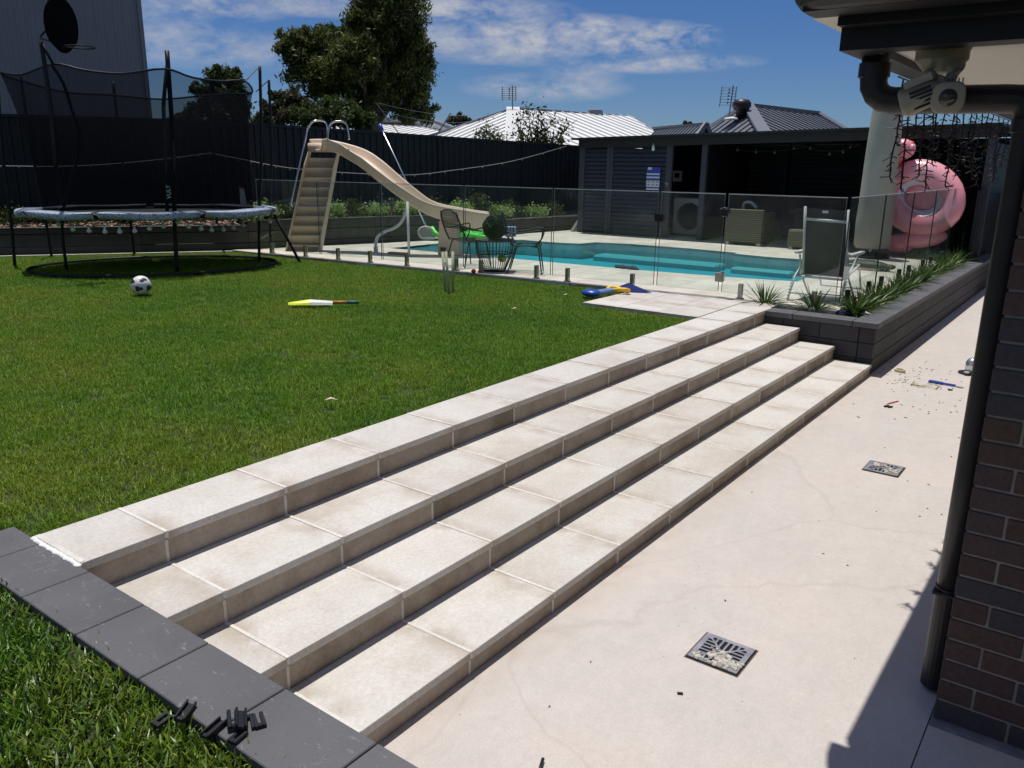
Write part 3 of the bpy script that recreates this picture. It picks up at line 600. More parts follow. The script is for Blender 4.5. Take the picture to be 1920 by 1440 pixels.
def spigot_mb(x, y, z):
    mb = MB(); mb.lathe([(.05, 0), (.05, .008), (.026, .010)], (x, y, z), 14); mb.box(x-.024, x-.009, y-.024, y+.024, z+.008, z+.175); mb.box(x+.009, x+.024, y-.024, y+.024, z+.008, z+.175); mb.box(x-.0088, x+.0088, y-.023, y+.023, z+.008, z+.06)
    return mb
FT = 1.705
def glass_panel(y0, y1, sp, label):
    a = Vector((fence_x(y0), y0, 0)); b_ = Vector((fence_x(y1), y1, 0)); r = thing('glass_panel', label, 'glass fence panel', ((a.x+b_.x)/2, (y0+y1)/2, D), 'frameless glass pool fence panels')
    pane_mb((a.x, y0+.012, 0), (b_.x, y1-.012, 0), D+.06, FT).build('pane', ['glass', 'glass_top', 'glass_edge'], r)
    panel_arris((a.x, y0+.012, 0), (b_.x, y1-.012, 0), D+.06, FT, r, False)
    for s in sp: spigot_mb(fence_x(s), s, D).build('spigot', 'steel_brushed', r, bevel=.002)
glass_panel(10.12, 11.50, (10.45, 11.2), 'clear glass pool fence panel in front of the slide ladder, farthest left')
glass_panel(8.86, 10.12, (9.1, 9.75), 'clear glass pool fence panel in front of the curved middle of the slide')
glass_panel(7.38, 8.86, (7.52, 8.4), 'clear glass pool fence panel before the slide foot and the left wire chair')
glass_panel(5.97, 7.38, (6.2, 7.1), 'clear glass pool fence panel in front of the basket table and topiary ball')
glass_panel(4.52, 5.97, (4.82, 5.73), 'clear glass pool fence panel between the basket table and the gate')
glass_panel(2.38, 3.69, (3.45, 2.62), 'clear glass pool fence panel in front of the reclining chair, right of the gate')
g = thing('pool_gate', 'clear glass pool gate with black latch between two glass panels', 'gate', (9.0, 4.1, D))
pane_mb((fence_x(3.72), 3.715, 0), (fence_x(4.5), 4.495, 0), D+.06, FT).build('pane', ['glass', 'glass_top', 'glass_edge'], g)
panel_arris((fence_x(3.72), 3.715, 0), (fence_x(4.5), 4.495, 0), D+.06, FT, g, False)
hx = fence_x(4.5)
hz = atx(1222, 407, hx).z; MB().box(hx-.03, hx+.03, 4.45, 4.56, hz-.045, hz+.045).tube([(hx, 4.44, hz), (hx, 4.40, hz)], .008).build('hinge', 'black_metal', g, bevel=.006)
lx = fence_x(3.7); lz = atx(1355, 396, lx).z
MB().box(lx-.04, lx+.04, 3.66, 3.76, lz-.03, lz+.03).lathe([(.045, -.045), (.045, -.035)], (lx, 3.71, lz), 16).lathe([(.045, .035), (.04, .045)], (lx, 3.71, lz), 16).build('latch', 'black_plastic', g, bevel=.01)
MB().lathe([(.046, -.058), (.046, -.050)], (lx, 3.71, lz), 16).build('latch_ring', 'chrome', g)
kz = atx(1345, 518, lx).z; MB().box(lx-.03, lx+.03, 3.66, 3.76, kz-.06, kz+.05).build('lower_hinge', 'steel_brushed', g, bevel=.008)
side = [9.085, 10.60, 12.17, 13.72, 15.26, 16.8]
sl_ = ['clear glass side fence panel behind the planter corner, nearest the recliner', 'second clear glass panel along the planter, before the umbrella', 'third clear glass panel along the planter, before the left edge of the flamingo', 'fourth clear glass panel along the planter, in front of the flamingo ring', 'farthest clear glass panel along the planter, at the end of the strappy plants']
for a, b_, lb in zip(side[:-1], side[1:], sl_):
    r = thing('glass_panel', lb, 'glass fence panel', ((a+b_)/2, 2.36, D), 'frameless glass panels along the planter')
    pane_mb((a+.01, 2.36, 0), (b_-.01, 2.36, 0), D+.06, FT).build('pane', ['glass', 'glass_top', 'glass_edge'], r)
    panel_arris((a+.01, 2.36, 0), (b_-.01, 2.36, 0), D+.06, FT, r, True)
    for s in (a+.3, b_-.3): spigot_mb(s, 2.36, D).build('spigot', 'pipe_black', r, bevel=.002)

# ------------------------------------------------------------------ retaining walls, beds and steel fences
W0, W1, W2, W3 = Vector((1.5, 16.75, 0)), Vector((8.62, 12.06, 0)), Vector((12.2, 10.90, 0)), Vector((17.6, 10.25, 0))
def sleeper_wall(name, label, segs, loc):
    r = thing(name, label, 'retaining wall', loc)
    mb = MB(); cap = MB()
    for p, q, zt in segs:
        d = (q-p).normalized(); nn = Vector((-d.y, d.x, 0)); nn = nn if nn.y > 0 else -nn; L = (q-p).length; z = .44
        while z < zt-.02:
            h = min(.195, zt-z); x = 0; off = 0
            while x < L:
                e = min(x+2.4, L); c = p+d*((x+e)/2)+nn*(.04+random.uniform(0, .006)); mb.obox((c.x, c.y, z+h/2-.004), d*((e-x)/2-.003), nn*.04, (0, 0, h/2-.006)); x = e
            z += h
    mb.build('sleepers', 'sleeper', r, bevel=.004)
    for p, q, zt in segs:
        d = (q-p).normalized(); nn = Vector((-d.y, d.x, 0)); nn = nn if nn.y > 0 else -nn
        cap.obox((p+q)/2+nn*.044+Vector((0, 0, zt+.004)), (q-p)/2, nn*.046, (0, 0, .008))
    cap.build('cap', 'sleeper_top', r)
    return r
WL = W0.lerp(W1, .52)
sleeper_wall('retaining_wall', 'dark sleeper retaining wall under the left fence behind the trampoline', [(W0, WL, 1.06), (WL, W1, .92)], (5, 14.4, .5))
sleeper_wall('retaining_wall', 'dark grey sleeper retaining wall behind the slide and pool', [(W1, W2, 1.0), (W2, W3, .845)], (12, 11, .5))
def off(p, q, d):
    n_ = Vector((-(q-p).y, (q-p).x, 0)).normalized(); return n_*d if n_.y > 0 else -n_*d
A0 = W0+off(W0, W1, .9); AC = Vector((8.72, 12.95, 0)); B2 = Vector((18.2, 11.05, 0))
def bed(name, pts, z):
    return struct(MB().prism(pts, .3, z).build(name, 'garden_sand' if name == 'bed_ground' else 'bed_soil'))
struct(MB().add([(W0.x, W0.y+.07, .918), (W1.x, W1.y+.07, .918), (AC.x, AC.y+.3, 1.06), (A0.x, A0.y+.4, 1.06)], [(0, 1, 2, 3)]).build('bed_ground', 'bed_soil'))
bed('garden_bed', [(W1.x, W1.y+.07), (W2.x, W2.y+.07), (W3.x, W3.y+.07), (B2.x, B2.y+.3), (AC.x, AC.y+.3)], .81)
bed('raised_bed', [(W1.x+.1, W1.y+.075), (W2.x, W2.y+.075), (W2.x+.3, W2.y+.8), (W1.x+.3, W1.y+.9)], .965)
def steel_fence(p, q, zb, zt0, zt1, label, name='steel_fence', mat='fence_steel'):
    r = thing(name, label, 'fence', ((p+q)/2)); L = (q-p).length; d = (q-p)/L; nn = Vector((-d.y, d.x, 0)); nn = nn if nn.dot(-p) > 0 else -nn
    def zt(s): return zt0+(zt1-zt0)*s/L
    k = 0; s = 0; nP = max(1, round(L/2.37)); w = L/nP
    for i in range(nP):
        mb = MB(); a, e = i*w+.03, (i+1)*w-.03; prof = []; x = a
        per = .152
        while x < e-.001:
            for fx, dp in ((0, 0), (.52, 0), (.62, .026), (.9, .026)): 
                if x+per*fx < e: prof.append((x+per*fx, dp))
            x += per
        prof.append((e, 0))
        vs = []; 
        for (x, dp) in prof:
            c = p+d*x+nn*(dp-.012); vs += [(c.x, c.y, zb), (c.x, c.y, zt(x)-.02)]
        mb.add(vs, [(2*j, 2*j+2, 2*j+3, 2*j+1) for j in range(len(prof)-1)])
        mb.build('panel', mat, r)
    for i in range(nP+1):
        c = p+d*min(i*w, L); t_ = zt(min(i*w, L)); MB().obox((c.x, c.y, (zb+t_)/2), d*.028, nn*.03, (0, 0, (t_-zb)/2)).build('post', mat, r)
    MB().bar(p+Vector((0, 0, zt0)), q+Vector((0, 0, zt1)), .075, .045).build('top_rail', mat, r)
    return r
steel_fence(A0, AC, .6, 2.66, 2.64, 'dark ribbed steel fence behind the trampoline')
steel_fence(AC, B2, .5, 2.64, 2.42, 'dark ribbed steel fence behind the slide, ending at the shed')
steel_fence(Vector((18.5, 3.6, 0)), Vector((18.5, -7, 0)), 0, 1.62, 1.55, 'dark fence in the gap right of the cabana')
steel_fence(Vector((-9, 22, 0)), Vector((-9, -2, 0)), 0, 2.3, 2.3, 'dark boundary fence on the far side of the lawn behind the camera')

# ================================================================== THE HOUSE: eave, pillar, downpipe, lights
ho = thing('patio_roof', 'dark framed patio roof corner with white ceiling carried on a brick pillar', 'patio roof', (3.1, .3, 0))
mb = MB(); mo = MB(); c0 = .0847; PY0, PY1, PX0, PX1 = -.62, .28, 3.05, 3.62
for k in range(28):
    z0 = .022+k*c0; z1 = z0+.075
    if z1 > 2.385: z1 = 2.384
    if z0 > 2.37: break
    y = PY1; first = .11 if k % 2 else .23; w = first
    while y > PY0+.02:                                  # face towards the camera
        e = max(y-w, PY0); dx = random.uniform(0, .002)
        mb.box(PX0-dx, PX0+.05 if y < PY1 else PX0+.11, e, y, z0, z1); y = e-.010; w = .23
    x = PX0+(.23 if k % 2 else .11)+.010
    if k % 2: mb.box(PX0+.1101, PX0+.23, PY1-.05, PY1, z0, z1)
    while x < PX1-.02:
        e = min(x+.23, PX1); mb.box(x, e, PY1-.1, PY1, z0, z1); x = e+.010
mb.build('brick_pillar', 'brick', ho, bevel=.0025)
MB().box(PX0+.006, PX1-.004, PY0, PY1-.006, 0, 2.383).build('mortar_joints', 'mortar', ho)
MB().box(PX0-.028, PX1, PY0, PY1+.005, 0, .016).build('base_flashing', 'grate', ho)
# front and side beams
MB().box(3.05, 3.17, -5, .89, 2.386, 2.484).box(2.978, 3.0495, -5, .884, 2.456, 2.4838).build('front_beam', 'beam_black', ho)
MB().box(3.17, 12, .79, .89, 2.386, 2.484).build('side_beam', 'beam_black', ho)
MB().box(3.17, 12, -5, .79, 2.412, 2.44).build('ceiling', 'soffit_white', ho)
MB().box(2.976, 12, -5, .965, 2.486, 2.497).box(3.0, 12, .9655, .972, 2.486, 2.56).build('soffit', 'soffit_white', ho)
pr = []
for i in range(7): t_ = math.pi/2*i/6; pr.append((2.83-.13*math.sin(t_), 2.615-.13*math.cos(t_)))
gm = MB(); ring = [(x, z) for x, z in pr]+[(2.70, 2.66), (2.83, 2.66)]
def gutter_pts(inset, y): return [(x, y, z) for x, z in ring]
yy = [-5, .86]; vs = []; rows = []
for y in (-5, .87): rows.append([(x, y, z) for x, z in ring])
# rounded return at the corner
for i in range(1, 7):
    t_ = math.pi/2*i/6; rows.append([(2.96-(2.96-x)*math.cos(t_), .87+(2.96-x)*.62*math.sin(t_), z) for x, z in ring])
n = len(ring)
for r_ in rows: vs += r_
gm.add(vs, [(a*n+j, a*n+(j+1) % n, (a+1)*n+(j+1) % n, (a+1)*n+j) for a in range(len(rows)-1) for j in range(n)]+[tuple(range(n)), tuple(reversed([(len(rows)-1)*n+j for j in range(n)]))])
gm.build('front_gutter', 'beam_black', ho, smooth=False)
MB().box(2.831, 2.975, -5, .955, 2.484, 2.66).build('fascia', 'beam_black', ho)
MB().add([(2.42, -5, 2.662), (2.42, .965, 2.662), (12, .965, 2.662), (12, -5, 2.662), (2.42, -5, 2.70), (2.42, .965, 2.70), (12, .965, 2.70), (12, -5, 2.70)], [(0, 1, 2, 3), (7, 6, 5, 4), (0, 4, 5, 1), (1, 5, 6, 2), (2, 6, 7, 3), (3, 7, 4, 0)]).build('roof', 'roof_trim', ho)  # unseen front edge extended past the gutter to shape the floor shadow
# downpipe: drops from the eave, elbows to the pillar, elbows down to the floor
dp = thing('downpipe', 'black round downpipe elbowing under the eave and down beside the brick pillar', 'downpipe', (3.215, .335, 0))
r_ = .047; X0 = 3.28
path = [(X0, .825, 2.40), (X0, .825, 2.32)]+[(X0, .825-.075*(1-math.cos(a)), 2.31-.075*math.sin(a)) for a in (.3, .7, 1.1, 1.57)]+[(X0, .62, 2.235), (X0, .40, 2.23)]+[(X0, .378-.06*math.sin(a), 2.17+.06*math.cos(a)) for a in (.3, .7, 1.1, 1.57)]
path += [(X0, .318, 1.6), (X0, .318, .9), (X0, .318, .43)]
MB().tube(path, r_, 20).build('upper_pipe', 'pipe_black', dp, smooth=True)
MB().tube([(X0, .318, .445), (X0, .318, .45)], .0515, 20).tube([(X0, .318, .44), (X0, .318, .02)], .0495, 20).build('lower_pipe', 'pipe_black', dp, smooth=False)
MB().lathe([(.048, 0), (.054, .002), (.054, .05), (.048, .052)], (X0, .825, 2.315), 20, cap=False).build('collar', 'pipe_black', dp)
MB().lathe([(.048, 0), (.053, .002), (.053, .045), (.048, .047)], (X0, .71, 2.237), 20, ax=(0, -1, 0), cap=False).build('collar', 'pipe_black', dp)
MB().lathe([(.048, 0), (.053, .002), (.053, .045), (.048, .047)], (X0, .318, 2.12), 20, cap=False).build('collar', 'pipe_black', dp)
MB().box(X0-.052, X0+.05, .283, .37, .425, .435).build('bracket', 'pipe_black', dp)
# twin floodlight
fl = thing('floodlight', 'beige twin-head security floodlight fixed under the white ceiling', 'floodlight', (3.45, .60, 2.41))
fc = atx(1766, 110, 3.262); fc.z = 2.41
MB().lathe([(.088, 0), (.088, -.018), (.084, -.02), (.084, -.05), (.05, -.088), (.045, -.09)], fc, 28).ell(fc+Vector((-.02, -.045, -.07)), (.04, .035, .03)).build('base', 'lamp_beige', fl, smooth=False, bevel=.003)
def lamp_head(c, dirv, j0, sc=1.0, slots=None):
    dirv = Vector(dirv).normalized(); c = Vector(c); q = dirv.to_track_quat('Z', 'Y').to_matrix(); mb = MB()
    def sq(r, z, k=24):
        o = []
        for i in range(k):
            t_ = 2*math.pi*i/k; cx, cy = math.cos(t_), math.sin(t_); s_ = 1/((abs(cx)**3.4+abs(cy)**3.4)**(1/3.4)); o.append(tuple(c+q @ Vector((cx*s_*r, cy*s_*r, z))))
        return o
    k_ = sc; rows = [sq(.030*k_, -.075), sq(.044*k_, -.06), sq(.050*k_, .01), sq(.055*k_, .035), sq(.055*k_, .045), sq(.049*k_, .049)]; vs = sum(rows, []); k = 24
    mb.add(vs, [(a*k+j, a*k+(j+1) % k, (a+1)*k+(j+1) % k, (a+1)*k+j) for a in range(5) for j in range(k)]+[tuple(reversed(range(k))), tuple(5*k+j for j in range(k))])
    h = mb.build('lamp_head', 'lamp_beige', fl, smooth=True)
    f_ = MB()
    for i in range(7): f_.obox(c+q @ Vector((-.036+i*.012, .047, -.02)), q @ Vector((.0022, 0, 0)), q @ Vector((0, .012, 0)), q @ Vector((0, 0, .045)))
    f_.build('cooling_fins', 'lamp_beige', h)
    if slots is not None:
        sn = Vector(slots); sn = (sn-dirv*sn.dot(dirv)).normalized(); tn = dirv.cross(sn); g2 = MB()
        for i in range(5): g2.obox(c+sn*(.0455*sc)+tn*((i-2)*.013)-dirv*.022, sn*.0035, tn*.0036, dirv*.034)
        g2.build('vent_slots', 'beam_black', h)
    MB().lathe([(.028, 0), (.026, .003), (.0005, .012)], c+dirv*.0485, 20, ax=dirv).build('lens', 'lamp_glass', h, smooth=True)
    b0 = c-dirv*.03+Vector((0, 0, .045)); MB().ell(b0+Vector((0, 0, .015)), (.019, .019, .019)).tube([b0+Vector((0, 0, .01)), Vector(j0)], .012, 10).build('swivel', 'lamp_beige', fl, smooth=True)
hp1 = atx(1778, 182, 3.14); hp2 = atx(1722, 184, 3.13)
lamp_head(hp1, Vector((-3.3, -.55, -.35)).normalized(), fc+Vector((-.02, -.06, -.085)), .92)
lamp_head(hp2, Vector((.1, .95, -.36)), fc+Vector((-.01, .04, -.085)), .84, (-1, -.2, -.15))
# icicle light strands along the side beam
il = thing('icicle_lights', 'row of bare dark icicle light strands hanging from the patio roof edge', 'string lights', (5, .9, 2.38))
sx = [4.08, 4.26, 4.44, 4.62, 4.80, 4.98, 5.16, 5.35, 5.55, 5.76, 5.98, 6.2, 6.44, 6.7, 6.95, 7.2, 7.5, 7.8, 8.1, 8.4, 8.75, 9.1, 9.5, 10, 10.5]
def strand_pts(x, L, seed):
    R_ = random.Random(seed); mb = MB(); z = 2.385; p = Vector((x, .90, z)); pts = [p.copy()]
    while p.z > 2.385-L: p = p+Vector((R_.uniform(-.006, .006), R_.uniform(-.006, .006), -.03)); pts.append(p.copy())
    mb.tube(pts, .004, 5)
    for q in pts[1:]:
        for _ in range(3):
            a = R_.uniform(0, 6.28); el_ = R_.uniform(-.9, .25); l = R_.uniform(.018, .05); d_ = Vector((math.cos(a)*math.cos(el_), math.sin(a)*math.cos(el_), math.sin(el_)))
            mb.tube([q, q+d_*l], .0024, 4)
    return mb
for i, x in enumerate(sx): strand_pts(x, .41+.06*math.sin(i*2.1)-(.12 if i % 4 == 2 else 0), i).build('strand', 'beam_black', il)
MB().tube([(3.98, .90, 2.383), (12, .90, 2.383)], .004, 5).build('cable', 'black_plastic', il)
# near strands on the front edge of the same roof cast the twig shadows on the patio
hw = thing('house_wall', 'dark brown brick house wall behind the camera under the patio roof', 'house wall', (-2, -5, 0))
MB().box(-6, 18, -5.3, -5, 0, 3.2).build('wall', 'brick', hw)

# ================================================================== BACKGROUND BUILDINGS
def roof_face(mb, mr, P, spacing, w=.05, h=.035):
    """P: coplanar polygon whose first edge is the eave; ribs run up the slope"""
    P = [Vector(p) for p in P]; nrm = (P[1]-P[0]).cross(P[-1]-P[0]).normalized(); nrm = nrm if nrm.z > 0 else -nrm
    P2 = [p-nrm*((p-P[0]).dot(nrm)) for p in P]
    mb.plate([p-nrm*.05 for p in P2], nrm, .05)
    ex = (P2[1]-P2[0]).normalized(); ey = nrm.cross(ex); ey = ey if ey.z > 0 else -ey
    uv = [((p-P2[0]).dot(ex), (p-P2[0]).dot(ey)) for p in P2]; s = min(u for u, v in uv)+spacing/2; smax = max(u for u, v in uv)
    while s < smax:
        ts = []
        for i in range(len(uv)):
            (u0, v0), (u1, v1) = uv[i], uv[(i+1) % len(uv)]
            if (u0-s)*(u1-s) < 0: ts.append(v0+(v1-v0)*(s-u0)/(u1-u0))
        if len(ts) >= 2:
            a, b_ = min(ts), max(ts)
            if b_-a > .05: mr.obox(P2[0]+ex*s+ey*((a+b_)/2)+nrm*(h/2), ex*(w/2), ey*((b_-a)/2), nrm*(h/2))
        s += spacing
def trim(mb, p, q, w=.2, h=.11): mb.bar(p, q, w, h)
# big white-roofed house
wh = thing('white_roof_house', 'neighbour house with a big hipped white steel roof and grey ridge caps', 'house', (24, 14, 0))
A = atd(962, 204, 27.5); B = atd(1180, 218, 31.5); B.z = A.z-.02
zE = 2.28
E1 = atd(960, 290, 21.2); E1.z = zE; E2 = atd(1310, 276, 26.5); E2.z = zE; E3 = atd(715, 292, 26.5); E3.z = zE
mb, mr = MB(), MB(); roof_face(mb, mr, [E1, E2, B, A], .42); roof_face(mb, mr, [E3, E1, A], .42)
bk = (A+B)/2+((A+B)/2-(E1+E2)/2); bk.z = zE; B3 = E2+(bk-(E1+E2)/2)*1.0; B3.z = zE; A3 = E3+(B-A)*.6+Vector((3, 3, 0)); A3.z = zE
mb.add([E2, B3, B], [(0, 1, 2)]).add([B3, A3, A, B], [(0, 1, 2, 3)]).add([A3, E3, A], [(0, 1, 2)])
mb.join(mr).build('roof', ['white_roof', 'white_roof_rib'], wh)
tr2 = MB(); trim(tr2, A, B); trim(tr2, B, E2); trim(tr2, A, E3); tr2.build('ridge_cap', 'grey_trim', wh)
MB().bar(A+Vector((0, 0, .02)), E1+Vector((0, 0, .02)), .42, .09).build('hip_cap', 'white_roof_rib', wh)
def inpoly(P, k): c = sum(P, Vector())/len(P); return [c+(p-c)*k for p in P]
wp = inpoly([E1, E2, B3, A3, E3], .93); MB().prism([(p.x, p.y) for p in wp], 0, zE-.1).build('wall', 'house_wall', wh)
MB().lathe([(.28, 0), (.25, .16), (.05, .2)], A.lerp(B, .68), 14).build('roof_vent', 'grey_trim', wh)
# second white roof to the left, behind the gum tree
w2 = thing('white_roof_house', 'white corrugated roof seen behind the gum tree and the pool net pole', 'house', (24, 22, 0))
a = atd(770, 229, 34); b_ = atd(852, 253, 30); c_ = atd(835, 262, 26); d_ = atd(560, 262, 34); e_ = atd(600, 232, 38)
z2 = 2.75; r0 = atd(640, 226, 40); r1 = atd(795, 232, 34); g0 = atd(560, 270, 34); g1 = atd(905, 268, 28); r0.z = r1.z = 3.75; g0.z = g1.z = 2.75
mb, mr = MB(), MB(); roof_face(mb, mr, [g0, g1, r1, r0], .5); k0 = g0+(r0-g0)*2; k1 = g1+(r1-g1)*2; k0.z = k1.z = 2.75; mb.add([k0, k1, r1, r0], [(0, 1, 2, 3)])
mb.add([g1, k1, r1], [(0, 1, 2)]); mb.join(mr).build('roof', ['white_roof', 'white_roof_rib'], w2)
tr2 = MB(); trim(tr2, r0, r1); trim(tr2, r1, g1); tr2.bar(g0, g1, .2, .16); tr2.build('ridge_cap', 'grey_trim', w2)
wp = inpoly([g0, g1, k1, k0], .95); MB().prism([(p.x, p.y) for p in wp], 0, 2.68).build('wall', 'house_wall', w2)
# grey hip-roofed house
gh = thing('grey_roof_house', 'neighbour house with a hipped blue-grey steel roof and roof ventilator', 'house', (28, 8, 0))
A = atd(1401, 197, 27); B = atd(1533, 212, 31); B.z = A.z-.01; zE = 2.2
E1 = atd(1462, 285, 20.5); E1.z = zE; E2 = atd(1690, 275, 27.5); E2.z = zE; E3 = atd(1235, 285, 27); E3.z = zE
mb, mr = MB(), MB(); roof_face(mb, mr, [E1, E2, B, A], .42); roof_face(mb, mr, [E3, E1, A], .42)
k0 = E3+(B-A)*1.2+Vector((4, 2, 0)); k0.z = zE; k1 = E2+(B-E1)*.8; k1.z = zE
mb.add([E2, k1, B], [(0, 1, 2)]).add([k1, k0, A, B], [(0, 1, 2, 3)]).add([k0, E3, A], [(0, 1, 2)]); mb.join(mr).build('roof', ['grey_roof', 'grey_roof_rib'], gh)
tr2 = MB(); trim(tr2, A, B); trim(tr2, B, E2); tr2.build('ridge_cap', 'grey_roof_rib', gh)
tr3 = MB(); trim(tr3, A+Vector((0, 0, .05)), E3+Vector((0, 0, .05)), .12, .09); tr3.build('barge_cap', 'far_white', gh)
MB().bar(A+Vector((0, 0, .03)), E1+Vector((0, 0, .03)), .34, .07).build('hip_cap', 'grey_roof', gh)
wp = inpoly([E1, E2, k1, k0, E3], .93); MB().prism([(p.x, p.y) for p in wp], 0, zE-.1).build('wall', 'house_wall', gh)
vp_ = atd(1390, 207, 25.8); MB().lathe([(.15, -.5), (.15, 0), (.21, .02), (.27, .10), (.27, .2), (.2, .29), (.03, .32)], vp_, 18).build('roof_ventilator', 'pipe_black', gh, smooth=True)
# small grey gabled roof in front of it
gg = thing('gabled_roof_shed', 'small grey corrugated gabled roof between the white and the grey houses', 'shed', (22, 9.5, 0))
R0 = atd(1229, 240, 24.5); R1 = atd(1323, 233, 22); R1.z = R0.z = (R0.z+R1.z)/2; F0 = atd(1206, 268, 23.6); F1 = atd(1292, 264, 21.2); zf = 2.42; F0.z = F1.z = zf
G1 = R1*2-F1; G0 = R0*2-F0; G0.z = G1.z = zf
mb, mr = MB(), MB(); roof_face(mb, mr, [F0, F1, R1, R0], .19, .06, .03); roof_face(mb, mr, [G0, G1, R1, R0], .19, .06, .03); mb.join(mr).build('roof', ['grey_roof', 'grey_roof'], gg)
tr2 = MB(); trim(tr2, R0, R1, .22, .06); tr2.bar(F1, R1, .06, .14).bar(G1, R1, .06, .14); tr2.build('barge_board', 'grey_roof_rib', gg)
c_ = [F1.lerp(G1, .06), F1.lerp(G1, .94), R1.lerp((F1+G1)/2, .1)]; nb = (R0-R1).normalized()
MB().plate([p+nb*.1 for p in c_], nb, .06).build('gable', 'house_wall', gg)
MB().prism([(p.x, p.y) for p in (F1.lerp(G1, .1)+nb*.1, F1.lerp(G1, .9)+nb*.1, F0.lerp(G0, .9), F0.lerp(G0, .1))], 0, zf-.05).build('wall', 'house_wall', gg)
# far right house glimpsed beside the cabana
fr_ = thing('distant_house', 'pale house with a dark eave glimpsed far right between cabana and downpipe', 'house', (30, 1, 0))
p0 = atd(1800, 318, 30); p1 = atd(1925, 322, 27); q0 = Vector((p0.x+5, p0.y+1, 0)); q1 = Vector((p1.x+5, p1.y-1, 0))
MB().prism([(p0.x, p0.y), (p1.x, p1.y), (q1.x, q1.y), (q0.x, q0.y)], 0, 2.05).build('wall', 'far_white', fr_)
mb, mr = MB(), MB(); ca = Vector((p0.x-.5, p0.y+.5, 2.08)); cb = Vector((p1.x-.5, p1.y-.5, 2.08)); cc = Vector((q1.x-2, q1.y+1, 2.75)); cd = Vector((q0.x-2, q0.y, 2.75)); roof_face(mb, mr, [ca, cb, cc, cd], .4); mb.join(mr).build('roof', ['grey_roof', 'grey_roof_rib'], fr_)
# tall grey steel shed at the left
bs = thing('tall_shed', 'tall windowless grey corrugated shed rising behind the trampoline', 'building', (6, 22, 0))
c1 = atd(281, 222, 22.0); c1.z = 0; lf = atd(-700, 222, 20.5); lf.z = 0; dd = (lf-c1).normalized(); nn = Vector((-dd.y, dd.x, 0)); nn = nn if nn.dot(c1) < 0 else -nn
Lw = 14; per = .2; vs = []; i = 0; s_ = 0
prof = []
while s_ < Lw: prof += [(s_, 0), (s_+per*.55, 0), (s_+per*.68, .02), (s_+per*.87, .02)]; s_ += per
for s_, o_ in prof: c = c1+dd*s_+nn*o_; vs += [(c.x, c.y, 0), (c.x, c.y, 9)]
mb = MB().add(vs, [(2*j, 2*j+2, 2*j+3, 2*j+1) for j in range(len(prof)-1)]); e = c1-nn*8; e2 = e+dd*Lw; f2 = c1+dd*Lw
mb.add([(c1.x, c1.y, 0), (e.x, e.y, 0), (e.x, e.y, 9), (c1.x, c1.y, 9)], [(0, 1, 2, 3)]).add([(e.x, e.y, 0), (e2.x, e2.y, 0), (e2.x, e2.y, 9), (e.x, e.y, 9)], [(0, 1, 2, 3)])
mb.build('wall', 'wall_shed', bs)
MB().obox((c1.x, c1.y, 4.5), dd*.045, nn*.045, (0, 0, 4.5)).build('corner_flashing', 'wall_shed', bs)
MB().add([(p.x, p.y, 9.01) for p in (c1+nn*.1, e, e2, f2+nn*.1)], [(0, 1, 2, 3)]).build('roof', 'grey_roof', bs)
# antennas
def antenna(px, py0, py1, d, label, lean=0):
    p = atd(px, py1, d); q = atd(px+lean, py0, d); r = thing('tv_antenna', label, 'antenna', p)
    MB().tube([p, q], .02, 6).build('mast', 'grey_trim', r)
    rt = Vector((math.sin(YAW), -math.cos(YAW), 0)); up = (q-p).normalized(); L = (q-p).length; mb = MB()
    for s_ in (-.32, .1): mb.tube([q-up*.02*L+rt*s_, q-up*.62*L+rt*s_], .012, 5)
    for i in range(7): k = .06+i*.085; mb.tube([q-up*L*k-rt*.36, q-up*L*k+rt*.14], .008, 5)
    for i in range(5): mb.ell(q-up*L*(.1+i*.1)-rt*.1, (.03, .03, .03), 8, 6)
    mb.build('aerial', 'grey_trim', r)
antenna(961, 161, 207, 27, 'tv antenna on the peak of the white roof'); antenna(1366, 161, 224, 26, 'tv antenna on the grey roof beside the ventilator', 9)
r = thing('satellite_cap', 'small white dome cap at the foot of the antenna on the grey roof', 'roof cap', atd(1371, 225, 25.6)); MB().lathe([(.22, 0), (.18, .06), (.03, .09)], atd(1371, 225, 25.6), 14).build('cap', 'far_white', r, smooth=True)

# ================================================================== CABANA
cb_ = thing('cabana', 'long dark flat-roofed cabana with a louvred storage bay on its left', 'cabana', (15.9, 6, D))
CX = 15.9
def cz(y): return 2.45+(10.0-y)*.022      # roof underside follows a slight fall
def slope_box(mb, x0, x1, y0, y1, za, zb):  # za/zb offsets from cz
    vs = [(x, y, cz(y)+o_) for o_ in (za, zb) for x, y in ((x0, y0), (x1, y0), (x1, y1), (x0, y1))]
    mb.add(vs, [(3, 2, 1, 0), (4, 5, 6, 7), (0, 1, 5, 4), (1, 2, 6, 5), (2, 3, 7, 6), (3, 0, 4, 7)])
mb = MB(); slope_box(mb, CX-.22, CX+3.1, 1.9, 10.10, .075, .115); mb.build('roof', 'roof_trim', cb_)
mb = MB(); slope_box(mb, CX-.10, CX-.05, 1.95, 9.98, -.10, .074); mb.build('fascia', 'roof_trim', cb_)
mb = MB(); slope_box(mb, CX-.05, CX+3.0, 1.95, 9.98, .0, .074); mb.build('ceiling', 'interior_dark', cb_)
